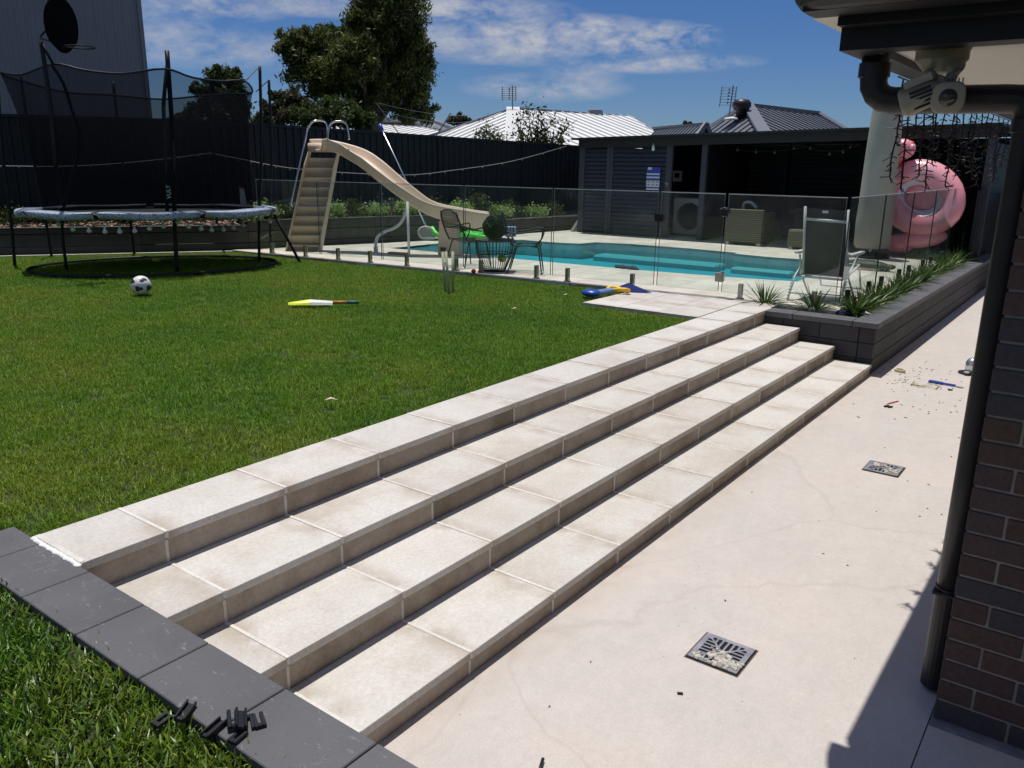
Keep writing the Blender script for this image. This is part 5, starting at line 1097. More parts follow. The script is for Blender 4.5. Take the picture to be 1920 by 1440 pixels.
# ------------------------------------------------------------------ wire chairs, basket table, topiary
def wire_chair(loc, rz, label, first=None):
    if first is not None: return dup(first, loc, label, rz)
    r = thing('wire_chair', label, 'chair', loc, 'black wire outdoor chairs by the pool', rz)
    # local frame: seat faces +X, y sideways
    sw, sd, sh = .25, .24, .42
    shell = [(sd, -sw, sh), (sd, sw, sh)]
    bk = catmull([(-.18, -sw, sh), (-.26, -sw, sh+.14), (-.36, -sw*.92, sh+.38), (-.38, -sw*.6, sh+.47), (-.385, 0, sh+.49), (-.38, sw*.6, sh+.47), (-.36, sw*.92, sh+.38), (-.26, sw, sh+.14), (-.18, sw, sh)], 4)
    MB().tube(bk, .014, 7).build('back_frame', 'black_metal', r, local=True, smooth=True)
    mb = MB()
    for i in range(9):
        y = -sw*.86+i*sw*.215; y2 = y*.92
        for s_ in (-1, 1):
            pts = [(-.30+-.02*math.cos(y*6), y+s_*.0, sh+.2)]; pts = []
            for j in range(9): t_ = j/8; zz = sh+.20+t_*.27; pts.append((-.28-.10*t_, y+s_*.022*math.sin(t_*math.pi*3), zz))
            mb.tube(pts, .0058, 4)
    mb.tube([(-.285, -sw, sh+.2), (-.285, sw, sh+.2)], .005, 5); mb.build('back_weave', 'black_metal', r, local=True)
    mb = MB()
    for i in range(14):
        t_ = i/13; x = sd-t_*(sd+.16); mb.tube([(x, -sw*.98, sh+.02*t_), (x, 0, sh-.02), (x, sw*.98, sh+.02*t_)], .005, 4)
    for i in range(6): z = sh+.03+i*.028; x = -.19-i*.014; mb.tube([(x, -sw*.98, z), (x-.02, 0, z), (x, sw*.98, z)], .0035, 4)
    mb.tube([(sd, -sw, sh), (-.18, -sw, sh)], .007, 6).tube([(sd, sw, sh), (-.18, sw, sh)], .007, 6).tube([(sd, -sw, sh), (sd, sw, sh)], .007, 6); mb.build('seat', 'black_metal', r, local=True)
    for s_ in (-1, 1):
        MB().tube(catmull([(-.29, s_*sw, sh+.22), (-.1, s_*(sw+.05), sh+.19), (.2, s_*(sw+.06), sh+.24), (.27, s_*(sw+.05), sh+.22), (.24, s_*(sw+.03), sh+.08), (.16, s_*sw, sh)], 4), .011, 6).build('armrest', 'black_metal', r, local=True, smooth=True)
    for sx_, s_ in ((1, 1), (1, -1), (-1, 1), (-1, -1)):
        x0 = .20 if sx_ > 0 else -.14; x1 = .27 if sx_ > 0 else -.26
        MB().tube(catmull([(x0*.5, s_*sw*.9, sh-.005), (x0, s_*sw*.92, sh-.02), (x0+.02*sx_, s_*sw*.95, sh-.08), (x1, s_*(sw+.03), 0)], 4), .011, 7).build('leg', 'black_metal', r, local=True, smooth=True)
    r.scale = (.9, .9, .9); return r
ca = at(868, 503, D); 
ch1 = wire_chair((9.34, 7.78, D), math.radians(-14), 'black wire chair with tall woven back left of the topiary ball')
ch2 = wire_chair((9.34, 6.72, D), math.radians(-58), 'black wire chair right of the basket table with a patterned cushion on its back', ch1)
cu = thing('cushion', 'small blue and white striped cushion tied to the back of the right wire chair', 'cushion', atd(957, 434, 11.55))
p = atd(957, 434, 11.58); MB().obox(p, Vector((.35, .2, 0)).normalized()*.02, Vector((.52, -.75, 0)).normalized()*.085, (0, 0, .072)).build('cushion', 'zigzag_cloth', cu, bevel=.02, seg=2)
bt = thing('basket_table', 'round black wire basket side table holding the topiary ball', 'side table', (9.08, 7.12, D))
bc = Vector((9.12, 7.10, D)); mb = MB()
for rr, z in ((.27, .43), (.255, .25), (.24, .22), (.155, .02), (.14, .005)): mb.tube([bc+Vector((rr*math.cos(2*math.pi*i/28), rr*math.sin(2*math.pi*i/28), z)) for i in range(28)], .006, 5, closed=True)
for i in range(34):
    a = 2*math.pi*i/34; ca_, sa_ = math.cos(a), math.sin(a); mb.tube([bc+Vector((r_*ca_, r_*sa_, z)) for r_, z in ((.27, .43), (.262, .32), (.24, .22), (.19, .10), (.155, .02))], .0042, 4)
mb.build('basket', 'black_metal', bt)
MB().lathe([(.272, .0), (.272, .008)], bc+Vector((0, 0, .436)), 28).build('top', 'glass_edge', bt); MB().lathe([(.16, 0), (.16, .006)], bc, 20).build('base', 'black_metal', bt)
tp_ = thing('topiary_ball', 'dark green artificial topiary ball resting on the basket table', 'topiary ball', bc+Vector((0, 0, .446)))
tc = bc+Vector((0, 0, .446+.165)); dn = rng.normal(size=(5200, 3)); dn /= np.linalg.norm(dn, axis=1)[:, None]
quads('leaves', leafquads(np.array(tc)+dn*(.150+.022*rng.random((5200, 1))), .022, 0, 1.7), 'topiary_leaf', tp_); MB().ell(tc, (.146,)*3, 20, 12).build('core', 'topiary_leaf', tp_, smooth=True)
bl_ = thing('tennis_ball', 'lime yellow ball lying inside the wire basket table', 'ball', bc+Vector((.02, -.08, .03)))
p = atd(941, 485, 11.5); MB().ell(p, (.05, .07, .05), 16, 10).build('ball', 'lime_rubber', bl_, smooth=True)
rb = thing('red_ball', 'small red ball on the paver edge beside the lawn under the glass', 'ball', at(888, 512, D)); MB().ell(at(888, 512.5, D)+Vector((0, 0, .03)), (.034,)*3, 16, 10).build('ball', 'red_rubber', rb, smooth=True)
sw_ = thing('wet_cloth', 'dark crumpled swimming cloth on the near pool edge', 'cloth', at(1183, 503, D)); mb = MB(); p = at(1183, 504, D)
for i in range(9): mb.ell(p+Vector((random.uniform(-.07, .07), random.uniform(-.2, .2), .015)), (random.uniform(.04, .07), random.uniform(.05, .09), random.uniform(.012, .03)), 10, 6, Matrix.Rotation(random.uniform(-.4, .4), 3, 'X'))
mb.build('cloth', 'navy_cloth', sw_, smooth=True)
# festoon string along the steel fence
fs2 = thing('festoon_string', 'thin white festoon string with small clear bulbs sagging along the back fence', 'string lights', (8.8, 12.7, 2.1))
sa = atd(395, 287, 15.3); sb = atd(1062, 274, 19.2); mid = atd(760, 328, 15.6); s1 = atd(-90, 311, 15.3)
pts = catmull([sa, atd(460, 300, 15.0), atd(530, 313, 14.9), atd(620, 322, 15.0), atd(760, 328, 15.6), atd(850, 319, 16.3), atd(960, 302, 17.6), sb], 6)
pts0 = catmull([s1, atd(0, 311, 15.6), atd(110, 312, 15.5), atd(200, 308, 15.4), atd(300, 299, 15.4), sa], 6)
MB().tube(pts0[:-1]+pts, .006, 5).build('cable', 'rope_white', fs2)
for q in (pts0+pts)[2::2]:
    MB().lathe([(.005, -.003), (.011, -.022), (.005, -.036)], q, 6).build('bulb', 'rope_white', fs2)

# ================================================================== TRAMPOLINE
tm = thing('trampoline', 'large round trampoline with black safety net poles and blue patterned edge pads', 'trampoline', (6.7, 11.7, .5))
G = .49
feet = {'A': at(332, 512, G), 'B': at(486, 492, G), 'C': at(508, 478, G), 'D': at(125, 507, G), 'E': at(97, 482, G), 'F': at(252, 478, G), 'Gg': at(410, 470, G), 'H': at(28, 500, G)}
tops = {'A': (313, 95), 'B': (487, 124), 'C': (504, 150), 'E': (38, 138), 'F': (212, 153), 'Gg': (390, 157), 'D': (97, 121), 'H': (-6, 122)}
def vtop(k):
    f_ = feet[k]; px, py = tops[k]; return atd(px, py, math.hypot(f_.x, f_.y)+(.0))
TT = {k: vtop(k) for k in feet}
order = ['H', 'D', 'A', 'B', 'C', 'Gg', 'F', 'E']
cen = sum(feet.values(), Vector())/8
def knee(k, z=1.22):
    return feet[k].lerp(TT[k], (z-G)/(TT[k].z-G))
for k in order:
    f_, t_ = feet[k], TT[k]; kn = knee(k, 1.25)
    out = (kn-cen); out.z = 0; out.normalize(); mid_ = kn.lerp(t_, .45)+out*(.10 if k in ('D', 'A') else .03)
    if k == 'D': pts = catmull([f_, kn, atd(150, 270, math.hypot(f_.x, f_.y)-.05), atd(133, 200, math.hypot(f_.x, f_.y)), atd(118, 155, math.hypot(f_.x, f_.y)), t_], 5)
    else: pts = catmull([f_, kn, mid_, t_], 5)
    MB().tube(pts, .030 if k == 'A' else .022, 8).build('net_pole', 'black_metal', tm, smooth=True)
p = catmull([feet['A']+Vector((-.06, 0, .8)), atd(308, 235, 11.95), atd(307, 190, 11.95), TT['A']-Vector((0, 0, .12))], 5); MB().tube(p, .026, 8).build('net_pole', 'black_metal', tm, smooth=True)
# tubular base ring between the feet and the top ring
def ellpt(a, z, k=1.0):
    # smooth closed curve through the poles
    n = len(order); a = a % n; i = int(a); t_ = a-i; P_ = [knee(order[(i+j) % n], z) for j in (-1, 0, 1, 2)]
    q = .5*((2*P_[1])+(P_[2]-P_[0])*t_+(2*P_[0]-5*P_[1]+4*P_[2]-P_[3])*t_*t_+(3*P_[1]-3*P_[2]+P_[3]-P_[0])*t_**3)
    c = Vector((cen.x, cen.y, z)); return c+(Vector((q.x, q.y, z))-c)*k
# fit a clean ellipse so that the bed is not lumpy
rt = Vector((math.sin(math.radians(61)), -math.cos(math.radians(61)), 0)); fw = Vector((math.cos(math.radians(61)), math.sin(math.radians(61)), 0))
EC = at(267, 490, G); EC = Vector((0, 0, 0))+fw*12.85+rt*.20; EC.z = 0
def el_(a, z, ra, rb): return EC+rt*(ra*math.cos(a))+fw*(rb*math.sin(a))+Vector((0, 0, z))
RA, RB = 1.67, 1.16
MB().tube([el_(2*math.pi*i/64, 1.27, RA-.08, RB-.08) for i in range(64)], .028, 8, closed=True).build('top_ring', 'black_metal', tm, smooth=True)
MB().tube([el_(2*math.pi*i/64, G+.03, RA-.02, RB-.02) for i in range(64)], .024, 8, closed=True).build('base_ring', 'black_metal', tm, smooth=True)
MB().add([tuple(el_(2*math.pi*i/64, 1.275, RA-.28, RB-.28)) for i in range(64)], [tuple(range(64))]).build('jump_mat', 'mesh_fabric', tm)
# padded edge cover in sections: top band and hanging skirt
secs = [(-.20, .93), (.96, 1.55), (1.62, 2.62), (2.66, 3.55), (3.58, 4.26), (4.30, 5.05), (5.09, 5.92)]
for (a0, a1) in secs:
    n = 18; vs = []; prof = [(-.30, 1.325), (-.16, 1.334), (-.03, 1.332), (.028, 1.326), (.036, 1.316), (.037, 1.275), (.034, 1.24), (.024, 1.245), (.022, 1.305), (-.02, 1.312), (-.28, 1.312)]
    for i in range(n+1):
        t_ = i/n; a = a0+(a1-a0)*t_; e_ = min(t_, 1-t_)*n; dr_ = .03*math.exp(-e_*.8); sg2 = .012*math.sin(a*9)
        for o_, z in prof: vs.append(tuple(el_(a, z+sg2*(.5 if z > 1.28 else 1)-(.0), RA+o_*(1)-(.05*math.exp(-e_) if z < 1.28 else 0), RB+o_-(.05*math.exp(-e_) if z < 1.28 else 0))))
    k = len(prof); MB().add(vs, [(i*k+j, i*k+(j+1) % k, (i+1)*k+(j+1) % k, (i+1)*k+j) for i in range(n) for j in range(k)]+[tuple(range(k)), tuple(reversed(range(n*k, (n+1)*k)))]).build('edge_pad', 'pad_fabric', tm, smooth=True)
# safety net: droops between pole tops, narrows to the mat
NTOP = [atd(0, 136, 12.9), atd(40, 140, 12.8), atd(100, 120, 12.45), atd(160, 132, 12.2), atd(230, 138, 12.0), atd(308, 129, 11.85), atd(360, 145, 12.2), atd(410, 152, 12.6), atd(459, 152, 12.9), atd(472, 175, 13.4), atd(430, 176, 14.0), atd(375, 180, 14.4), atd(300, 186, 14.6), atd(213, 178, 14.4), atd(120, 172, 14.2), atd(36, 150, 13.7)]
nb_ = len(NTOP); NT = []
for i in range(nb_):
    P_ = [NTOP[(i+j) % nb_] for j in (-1, 0, 1, 2)]
    for s_ in range(4):
        t_ = s_/4; NT.append(.5*((2*P_[1])+(P_[2]-P_[0])*t_+(2*P_[0]-5*P_[1]+4*P_[2]-P_[3])*t_*t_+(3*P_[1]-3*P_[2]+P_[3]-P_[0])*t_**3))
nn_ = len(NT); lv = 12; vs = []
for t_ in [i/lv for i in range(lv+1)]:
    for q in NT:
        d_ = Vector((q.x, q.y, 0))-EC; a = math.atan2(d_.dot(fw)/RB, d_.dot(rt)/RA); b_ = el_(a, 1.30, RA-.30, RB-.30)
        w_ = 1-(1-t_)**2.2 if True else t_; m_ = q.lerp(b_, t_); xy = Vector((q.x, q.y, 0)).lerp(Vector((b_.x, b_.y, 0)), 1-(1-t_)**1.9); vs.append((xy.x, xy.y, q.z+(b_.z-q.z)*t_))
MB().add(vs, [(j*nn_+i, j*nn_+(i+1) % nn_, (j+1)*nn_+(i+1) % nn_, (j+1)*nn_+i) for j in range(lv) for i in range(nn_)]).build('safety_net', 'net_mesh', tm, smooth=True)
MB().tube(NT, .014, 6, closed=True).build('net_border', 'black_plastic', tm)
for k, q in (('B', (459, 152)), ('C', (480, 172))):
    MB().tube([TT[k], atd(*q, 12.9)], .008, 5).build('net_strap', 'black_plastic', tm)
# basketball backboard carried on a bracket above the left pole
dD = 12.4
MB().tube(catmull([knee('D', 1.4), atd(104, 300, dD), atd(97, 220, dD), atd(88, 150, dD), atd(77, 78, dD)], 5), .026, 8).tube([atd(78, 80, dD), atd(100, 121, dD)], .018, 8).build('hoop_pole', 'black_metal', tm, smooth=True)
c = atd(114, 47, 11.9); ax_ = (rt*.35-fw*.93+Vector((0, 0, .0))).normalized(); side_ = Vector((0, 0, 1)).cross(ax_).normalized()
ol = []
for i in range(28):
    t_ = 2*math.pi*i/28; x, y = math.cos(t_), math.sin(t_); x = x*.19; y = y*.32
    if y < -.22: x *= .86
    ol.append(c+side_*x+Vector((0, 0, y)))
MB().plate(ol, ax_, .025).build('backboard', 'backboard_black', tm, bevel=.006)
MB().tube([atd(76, 68, dD), atd(108, 34, 12.0)], .012, 6).tube([atd(76, 72, dD), atd(104, 79, 12.0)], .012, 6).build('hoop_bracket', 'black_metal', tm)
hc = atd(150, 88, 11.6); MB().tube([hc+Vector((0, 0, 0))+rt*(.16*math.cos(2*math.pi*i/24))+fw*(.16*math.sin(2*math.pi*i/24)) for i in range(24)], .010, 6, closed=True).tube([atd(118, 91, 11.85), hc-rt*.15], .012, 6).build('hoop_rim', 'black_metal', tm)
# white brand strip on the net beside the front pole
cu_ = bpy.data.curves.new('lettering', 'FONT'); cu_.body = 'VULY'; cu_.size = .075; cu_.extrude = .001
to = bpy.data.objects.new('tmp', cu_); me = bpy.data.meshes.new_from_object(to); bpy.data.objects.remove(to); me.name = 'lettering'
lt = bpy.data.objects.new('lettering', me); me.materials.append(MATS['vulcan_text']); COL.objects.link(lt); lt.parent = tm
pl = atd(321, 373, 11.93); R_ = Matrix((Vector((0, 0, 1)), -rt, -fw)).transposed(); R_ = R_ @ Matrix.Rotation(0, 3, 'Z')
me.transform(R_.to_4x4()); me.transform(Matrix.Translation(pl-Vector(tm.location)))
# festoon bulbs clipped around the trampoline frame
ft = thing('trampoline_lights', 'string of white globe bulbs hanging around the trampoline edge', 'string lights', (6, 11, 1.2))
bp_ = [(375, 752), (470, 785), (573, 795), (675, 800), (770, 800), (866, 795), (960, 780), (1050, 765), (1142, 738), (1213, 768), (1292, 782), (1360, 790), (1436, 787), (1498, 775), (1561, 757), (1628, 727), (1668, 715), (1672, 687), (1735, 735)]
def fd(px):
    x = (px-267)/F*12.9; t_ = max(-1, min(1, x/RA)); return 12.95-RB*math.sqrt(max(0, 1-t_*t_))
wp_ = []
for zx, zy in bp_:
    px, py = zx*.2917, 200+zy*.2917; p = atd(px, py, fd(px)); wp_.append(p+Vector((0, 0, .05)))
    MB().lathe([(.008, .05), (.016, .045), (.016, .02), (.032, 0), (.032, -.018), (.018, -.034), (.002, -.038)], p, 10).build('bulb', 'bulb', ft, smooth=True)
MB().tube(catmull(wp_[:-1], 3), .004, 5).build('cable', 'pipe_black', ft)
fl_ = thing('white_flag_banner', 'narrow white upright board with a red tip at the right end of the trampoline', 'board', atd(455, 387, 12.9))
q = [atd(449, 352, 12.9), atd(457, 353, 12.9), atd(463, 388, 12.9), atd(451, 388, 12.9)]; MB().plate(q, -fw, .02).build('board', 'white_paper', fl_)
q = [atd(448, 349, 12.89), atd(457, 351, 12.89), atd(457.3, 354, 12.89), atd(449, 352.5, 12.89)]; MB().plate(q, -fw, .02).build('tip', 'red_paint', fl_)
pr_ = thing('prop_pole', 'black slanting prop pole standing on the lawn right of the trampoline', 'pole', at(564, 495, G))
MB().tube([at(563, 493, G), atd(514, 402, 12.9)], .021, 8).build('pole', 'black_metal', pr_, smooth=True)

# ================================================================== SMALL THINGS ON THE LAWN
bp = at(267, 556, G); bpos = bp+Vector((0, 0, .125)); sb_ = thing('soccer_ball', 'white and black soccer ball on the grass before the trampoline', 'ball', bp)
R0_ = .112; MB().ell(bpos, (R0_,)*3, 32, 20).build('ball', 'ball_white', sb_, smooth=True)
gph = (1+5**.5)/2; ico = [Vector(v).normalized() for v in [(0, a, b_*gph) for a in (-1, 1) for b_ in (-1, 1)]+[(a, b_*gph, 0) for a in (-1, 1) for b_ in (-1, 1)]+[(a*gph, 0, b_) for a in (-1, 1) for b_ in (-1, 1)]]
mb = MB(); Re = Euler((.45, .3, 1.0)).to_matrix()
for v in ico:
    v = Re @ v; q = v.to_track_quat('Z', 'Y').to_matrix(); pts = [bpos+v*(R0_*1.004)]
    for rr in (.5, 1):
        for i in range(15):
            t_ = 2*math.pi*i/15; s_ = .37*rr*(.82+.18*math.cos(3*t_)); d_ = (v*math.cos(s_)+q @ Vector((math.cos(t_), math.sin(t_), 0))*math.sin(s_)*(1.25 if math.cos(2*t_) > 0 else .9)).normalized(); pts.append(bpos+d_*R0_*1.006)
    mb.add(pts, [(0, 1+i, 1+(i+1) % 15) for i in range(15)]+[(1+i, 16+i, 16+(i+1) % 15, 1+(i+1) % 15) for i in range(15)])
mb.build('patches', 'ball_black', sb_, smooth=True)
GT = G+.035
bat = thing('cricket_bat', 'yellow and white cricket bat lying flat on the lawn', 'cricket bat', at(600, 570, GT))
b0, b1 = at(541, 568.5, GT+.02), at(673, 568, GT+.02); dv = (b1-b0); Lb = dv.length; dv.normalize(); sv = Vector((-dv.y, dv.x, 0))
def batsec(t0, t1, w0, w1, h0, h1, zoff=0):
    mb = MB(); p, q = b0+dv*Lb*t0, b0+dv*Lb*t1
    vs = []
    for c, w_, h_ in ((p, w0, h0), (q, w1, h1)):
        for a, z in ((-1, -.012), (-.7, h_*.35), (0, h_), (.7, h_*.35), (1, -.012), (0, -.02)): vs.append(tuple(c+sv*w_*a+Vector((0, 0, z+zoff))))
    return mb.add(vs, [(i, (i+1) % 6, 6+(i+1) % 6, 6+i) for i in range(6)]+[tuple(reversed(range(6))), tuple(range(6, 12))])
mb = batsec(0, .08, .04, .052, .008, .018); q = batsec(.08, .31, .052, .054, .018, .04); mb.add(q.v, q.f); mb.build('blade_end', 'yellow', bat, smooth=False)
batsec(.31, .63, .054, .05, .04, .022).build('blade', 'bat_face', bat); 
MB().tube([b0+dv*Lb*.63+Vector((0, 0, .008)), b0+dv*Lb*.83+Vector((0, 0, .008))], .017, 10).build('handle', 'orange', bat, smooth=True); MB().tube([b0+dv*Lb*.83+Vector((0, 0, .008)), b1+Vector((0, 0, .008))], .019, 10).build('grip', 'teal_grip', bat, smooth=True)
for i, (bx, by, tx, ty, lb) in enumerate(((835, 547, 830, 473, 'pale cricket stump, leftmost of the three on the lawn'), (842, 551, 836, 472, 'pale cricket stump, middle and slightly leaning one of the three'), (849, 549, 849, 472, 'pale cricket stump, rightmost of the three on the lawn'))):
    b_ = at(bx, by, G); s_ = thing('cricket_stump', lb, 'cricket stump', b_, 'cricket stumps'); t_ = atd(tx, ty, math.hypot(b_.x, b_.y)+.02)
    MB().tube([b_, t_], .017, 10).tube([t_, t_+Vector((0, 0, .008))], .012, 8).build('stick', 'stump_wood', s_, smooth=True)
sn_ = thing('diving_fins', 'blue swim fins with a yellow foot strap lying at the edge of the landing', 'swim fins', at(1145, 552, D))
za = .535; a, b_ = at(1100, 556, za), at(1158, 550, za); MB().ell(at(1108, 554, za)+Vector((0, 0, .03)), (.10, .12, .045), 14, 8).build('toe', 'blue_plastic', sn_, smooth=True)
MB().bar(at(1113, 554.5, za)+Vector((0, 0, .03)), at(1150, 548.5, za)+Vector((0, 0, .03)), .10, .05).build('blade', 'sky_plastic', sn_, bevel=.012)
mb = MB(); c = at(1159, 549, za)+Vector((0, 0, .04)); mb.tube([c+Vector((.05*math.cos(2*math.pi*i/16), .14*math.sin(2*math.pi*i/16), .012*math.sin(4*math.pi*i/16))) for i in range(16)], .026, 8, closed=True); mb.build('strap', 'yellow_rubber', sn_, smooth=True)
c = at(1180, 545, za); mb = MB(); pts = [c+Vector((-.03, .22, .0)), c+Vector((.1, .0, .0)), c+Vector((.02, -.30, 0)), c+Vector((-.12, -.02, 0)), c+Vector((0, .02, .09))]; mb.add([tuple(p+Vector((0, 0, .004))) for p in pts], [(0, 1, 4), (1, 2, 4), (2, 3, 4), (3, 0, 4), (3, 2, 1, 0)]); mb.build('tail_fin', 'navy_plastic', sn_)
# ================================================================== PLANTS
def tuft(rng_, n, L, w, spread, mb, c=(0, 0, 0), droop=1.0):
    for _ in range(n):
        a = rng_.uniform(0, 6.283); inc = rng_.uniform(.15, 1.0)*spread; l = L*rng_.uniform(.6, 1.1); ww = w*rng_.uniform(.7, 1.2); d_ = Vector((math.cos(a), math.sin(a), 0)); sd = Vector((-d_.y, d_.x, 0)); p = Vector(c)+d_*rng_.uniform(0, .03); vs = []
        for i in range(6):
            t_ = i/5; q = p+d_*(math.sin(inc)*l*t_+droop*.22*l*t_*t_*inc)+Vector((0, 0, math.cos(inc)*l*t_-droop*.32*l*t_**2.2*inc)); wd = ww*(1-t_**1.8)*(.5+t_ if t_ < .5 else 1); vs += [q-sd*wd/2+Vector((0, 0, wd*.25)), q+sd*wd/2+Vector((0, 0, wd*.25)), q]
        fs = []
        for i in range(5): k = i*3; fs += [(k, k+2, k+5, k+3), (k+2, k+1, k+4, k+5)]
        mb.add(vs, fs)
R1_ = random.Random(3)
strap = []
for v_ in range(3):
    mb = MB(); tuft(R1_, 60, .25, .019, 1.2, mb); strap.append(mb)
spots = [((1443, 572), 'strappy green plant at the left end of the front planter beside the steps'), ((1535, 582), 'strappy green plant in the middle of the front planter'), ((1598, 583), 'strappy green plant inside the planter corner')]
pls = []
wds = ['first', 'second', 'third', 'fourth', 'fifth', 'sixth', 'seventh', 'eighth', 'ninth', 'tenth', 'eleventh', 'twelfth', 'thirteenth', 'fourteenth', 'fifteenth', 'sixteenth', 'seventeenth', 'eighteenth', 'nineteenth', 'twentieth']
def put_strap(i, loc, lb, sc):
    v_ = i % 3; r = thing('strappy_plant', lb, 'plant', loc, 'strappy green plants in the planter', R1_.uniform(0, 6.28)); strap[v_].build('leaves', 'strap_leaf', r, local=True) if i < 3 else None
    if i >= 3:
        c = pls[v_].children[0].copy(); COL.objects.link(c); c.parent = r
    r.scale = (sc, sc, sc*R1_.uniform(.9, 1.15)); pls.append(r)
for i, ((px, py), lb) in enumerate(spots): p = at(px, py, .475); put_strap(i, (min(max(p.x, 8.8), 9.0) if i < 2 else 9.06, p.y if i < 2 else 2.2, .47), lb, 1.45)
x = 9.42
for i in range(20):
    put_strap(3+i, (x, 2.19+R1_.uniform(-.03, .03), .47), wds[i]+' strappy plant along the glass counting away from the planter corner', 1.4+R1_.uniform(-.15, .15)); x += .34+R1_.uniform(-.03, .03)
# shrubs and bronze grasses in the back bed
def shrub_mesh(seed, n, r_, mat, size):
    g_ = np.random.default_rng(seed); k = 26; c = g_.normal(size=(k, 3)); c /= np.linalg.norm(c, axis=1)[:, None]; c[:, 2] = abs(c[:, 2])*.8; c = c*r_*g_.uniform(.45, 1, (k, 1)); c[:, 2] += r_*.25
    P_ = (c[:, None, :]+g_.normal(size=(k, n//k, 3))*r_*.17).reshape(-1, 3); P_[:, 2] = abs(P_[:, 2]); return leafquads(P_, size, -.8, 2.0)
SH = [shrub_mesh(s_, 1500, .27, 'light_leaf', .045) for s_ in range(4)]
GR = []
for v_ in range(3):
    mb = MB(); tuft(R1_, 90, .26, .006, 1.15, mb, droop=.5); GR.append(mb)
shr = [(487, 392, 'l'), (503, 385, 'd'), (620, 396, 'l'), (655, 384, 'd'), (700, 391, 'l'), (730, 384, 'd'), (757, 388, 'l'), (812, 383, 'd'), (862, 391, 'l'), (889, 386, 'd'), (938, 395, 'l'), (962, 392, 'd'), (1006, 397, 'l'), (1030, 392, 'd'), (548, 398, 'd'), (135, 420, 'd'), (232, 421, 'd'), (15, 400, 'd'), (70, 418, 'd')]
names_l = {487: 'right end of the trampoline', 620: 'slide ladder', 700: 'middle of the slide', 757: 'water pipe', 862: 'low end of the slide', 938: 'basket table', 1006: 'second wire chair'}
def bed_at(px, zb=.93, back=.42):
    # distance where the ray column meets the bed centre line
    d = ray(px, 400); dh = Vector((d.x, d.y)).normalized(); P_ = [W0, W1, W2, W3]; best = None
    for a, b_ in zip(P_[:-1], P_[1:]):
        o_ = off(a, b_, back); a2, b2 = (a+o_), (b_+o_); e = b2-a2; den = dh.x*e.y-dh.y*e.x
        if abs(den) < 1e-6: continue
        t_ = (a2.x*e.y-a2.y*e.x)/den; s_ = (a2.x*dh.y-a2.y*dh.x)/den
        if -.02 <= s_ <= 1.05 and t_ > 0: best = Vector((dh.x*t_, dh.y*t_, 0)); break
    return best
shl = {}
srcs = {}
cnt = 0
for i, (px, py, ty) in enumerate(shr):
    b_ = bed_at(px, back=.32 if ty == 'l' else .55); z = .97 if px < 905 and px > 470 else (.82 if px > 905 else .90)
    if b_ is None: continue
    near = names_l.get(px, None)
    if ty == 'l': lb = 'bright green rosette shrub in the back bed behind the '+(near or 'pool')
    else:
        w_ = {503: 'just left of the slide ladder', 655: 'just right of the slide ladder', 730: 'under the middle of the slide', 812: 'behind the lower half of the slide', 889: 'right of the slide end', 962: 'behind the topiary ball', 1030: 'farthest right near the cabana', 548: 'hidden behind the slide ladder', 135: 'under the left of the trampoline', 232: 'under the middle of the trampoline', 15: 'at the far left edge', 70: 'near the left end of the trampoline'}[px]; lb = 'darker green shrub in the garden bed '+w_
    r = thing('garden_shrub', lb, 'shrub', (b_.x, b_.y, z), 'shrubs in the back garden bed', i*1.3)
    key = (ty, i % 4 if ty == 'l' else i % 2)
    if key not in srcs:
        srcs[key] = quads('foliage', SH[i % 4]+np.array([b_.x, b_.y, z]), 'light_leaf' if ty == 'l' else 'dark_leaf', r)
    else:
        c = srcs[key].copy(); COL.objects.link(c); c.parent = r
    s_ = (1.1 if ty == 'l' else 1.2)*random.uniform(.9, 1.1); r.scale = (s_, s_, s_*.95)
gsrc = {}
for i, (px, w_) in enumerate(((583, 'beside the slide ladder'), (640, 'right of the slide ladder'), (680, 'between two shrubs under the slide'), (736, 'behind the water pipe'), (775, 'behind the net pole'), (905, 'at the step in the wall'), (925, 'left of the basket table'), (950, 'behind the basket table'), (980, 'behind the striped cushion'), (1045, 'nearest the cabana'))):
    b_ = bed_at(px, back=.2); z = .97 if px < 900 else .82
    r = thing('bronze_grass', 'fine bronze grass tuft in the back bed '+w_, 'ornamental grass', (b_.x, b_.y, z), 'bronze grass tufts in the back garden bed', i*.9); k = i % 3
    if k not in gsrc: gsrc[k] = GR[k].build('blades', 'bronze_leaf', r, local=True)
    else: c = gsrc[k].copy(); COL.objects.link(c); c.parent = r
# bark chips on the bed behind the trampoline
pq = []
for _ in range(2600):
    t_ = random.random()*.62+.36; base = W0.lerp(W1, t_); ub_ = random.uniform(.09, .85); o_ = off(W0, W1, 1)*ub_; c = base+o_; z = .908+.155*ub_
    s_ = random.uniform(.02, .05); a = random.uniform(0, 6.28); pq.append((c, z, s_, a))
mb = MB()
for c, z, s_, a in pq:
    d_ = Vector((math.cos(a), math.sin(a), random.uniform(-.3, .3))); e = Vector((-math.sin(a), math.cos(a), random.uniform(-.3, .3))); p = Vector((c.x, c.y, z+.012)); mb.obox(p, d_*s_*.6, e*s_*.35, (0, 0, .004))
o = mb.build('bark_chips', 'mulch'); o['kind'] = 'stuff'; o['label'] = 'pale bark chips covering the garden bed behind the trampoline'; o['category'] = 'bark chips'
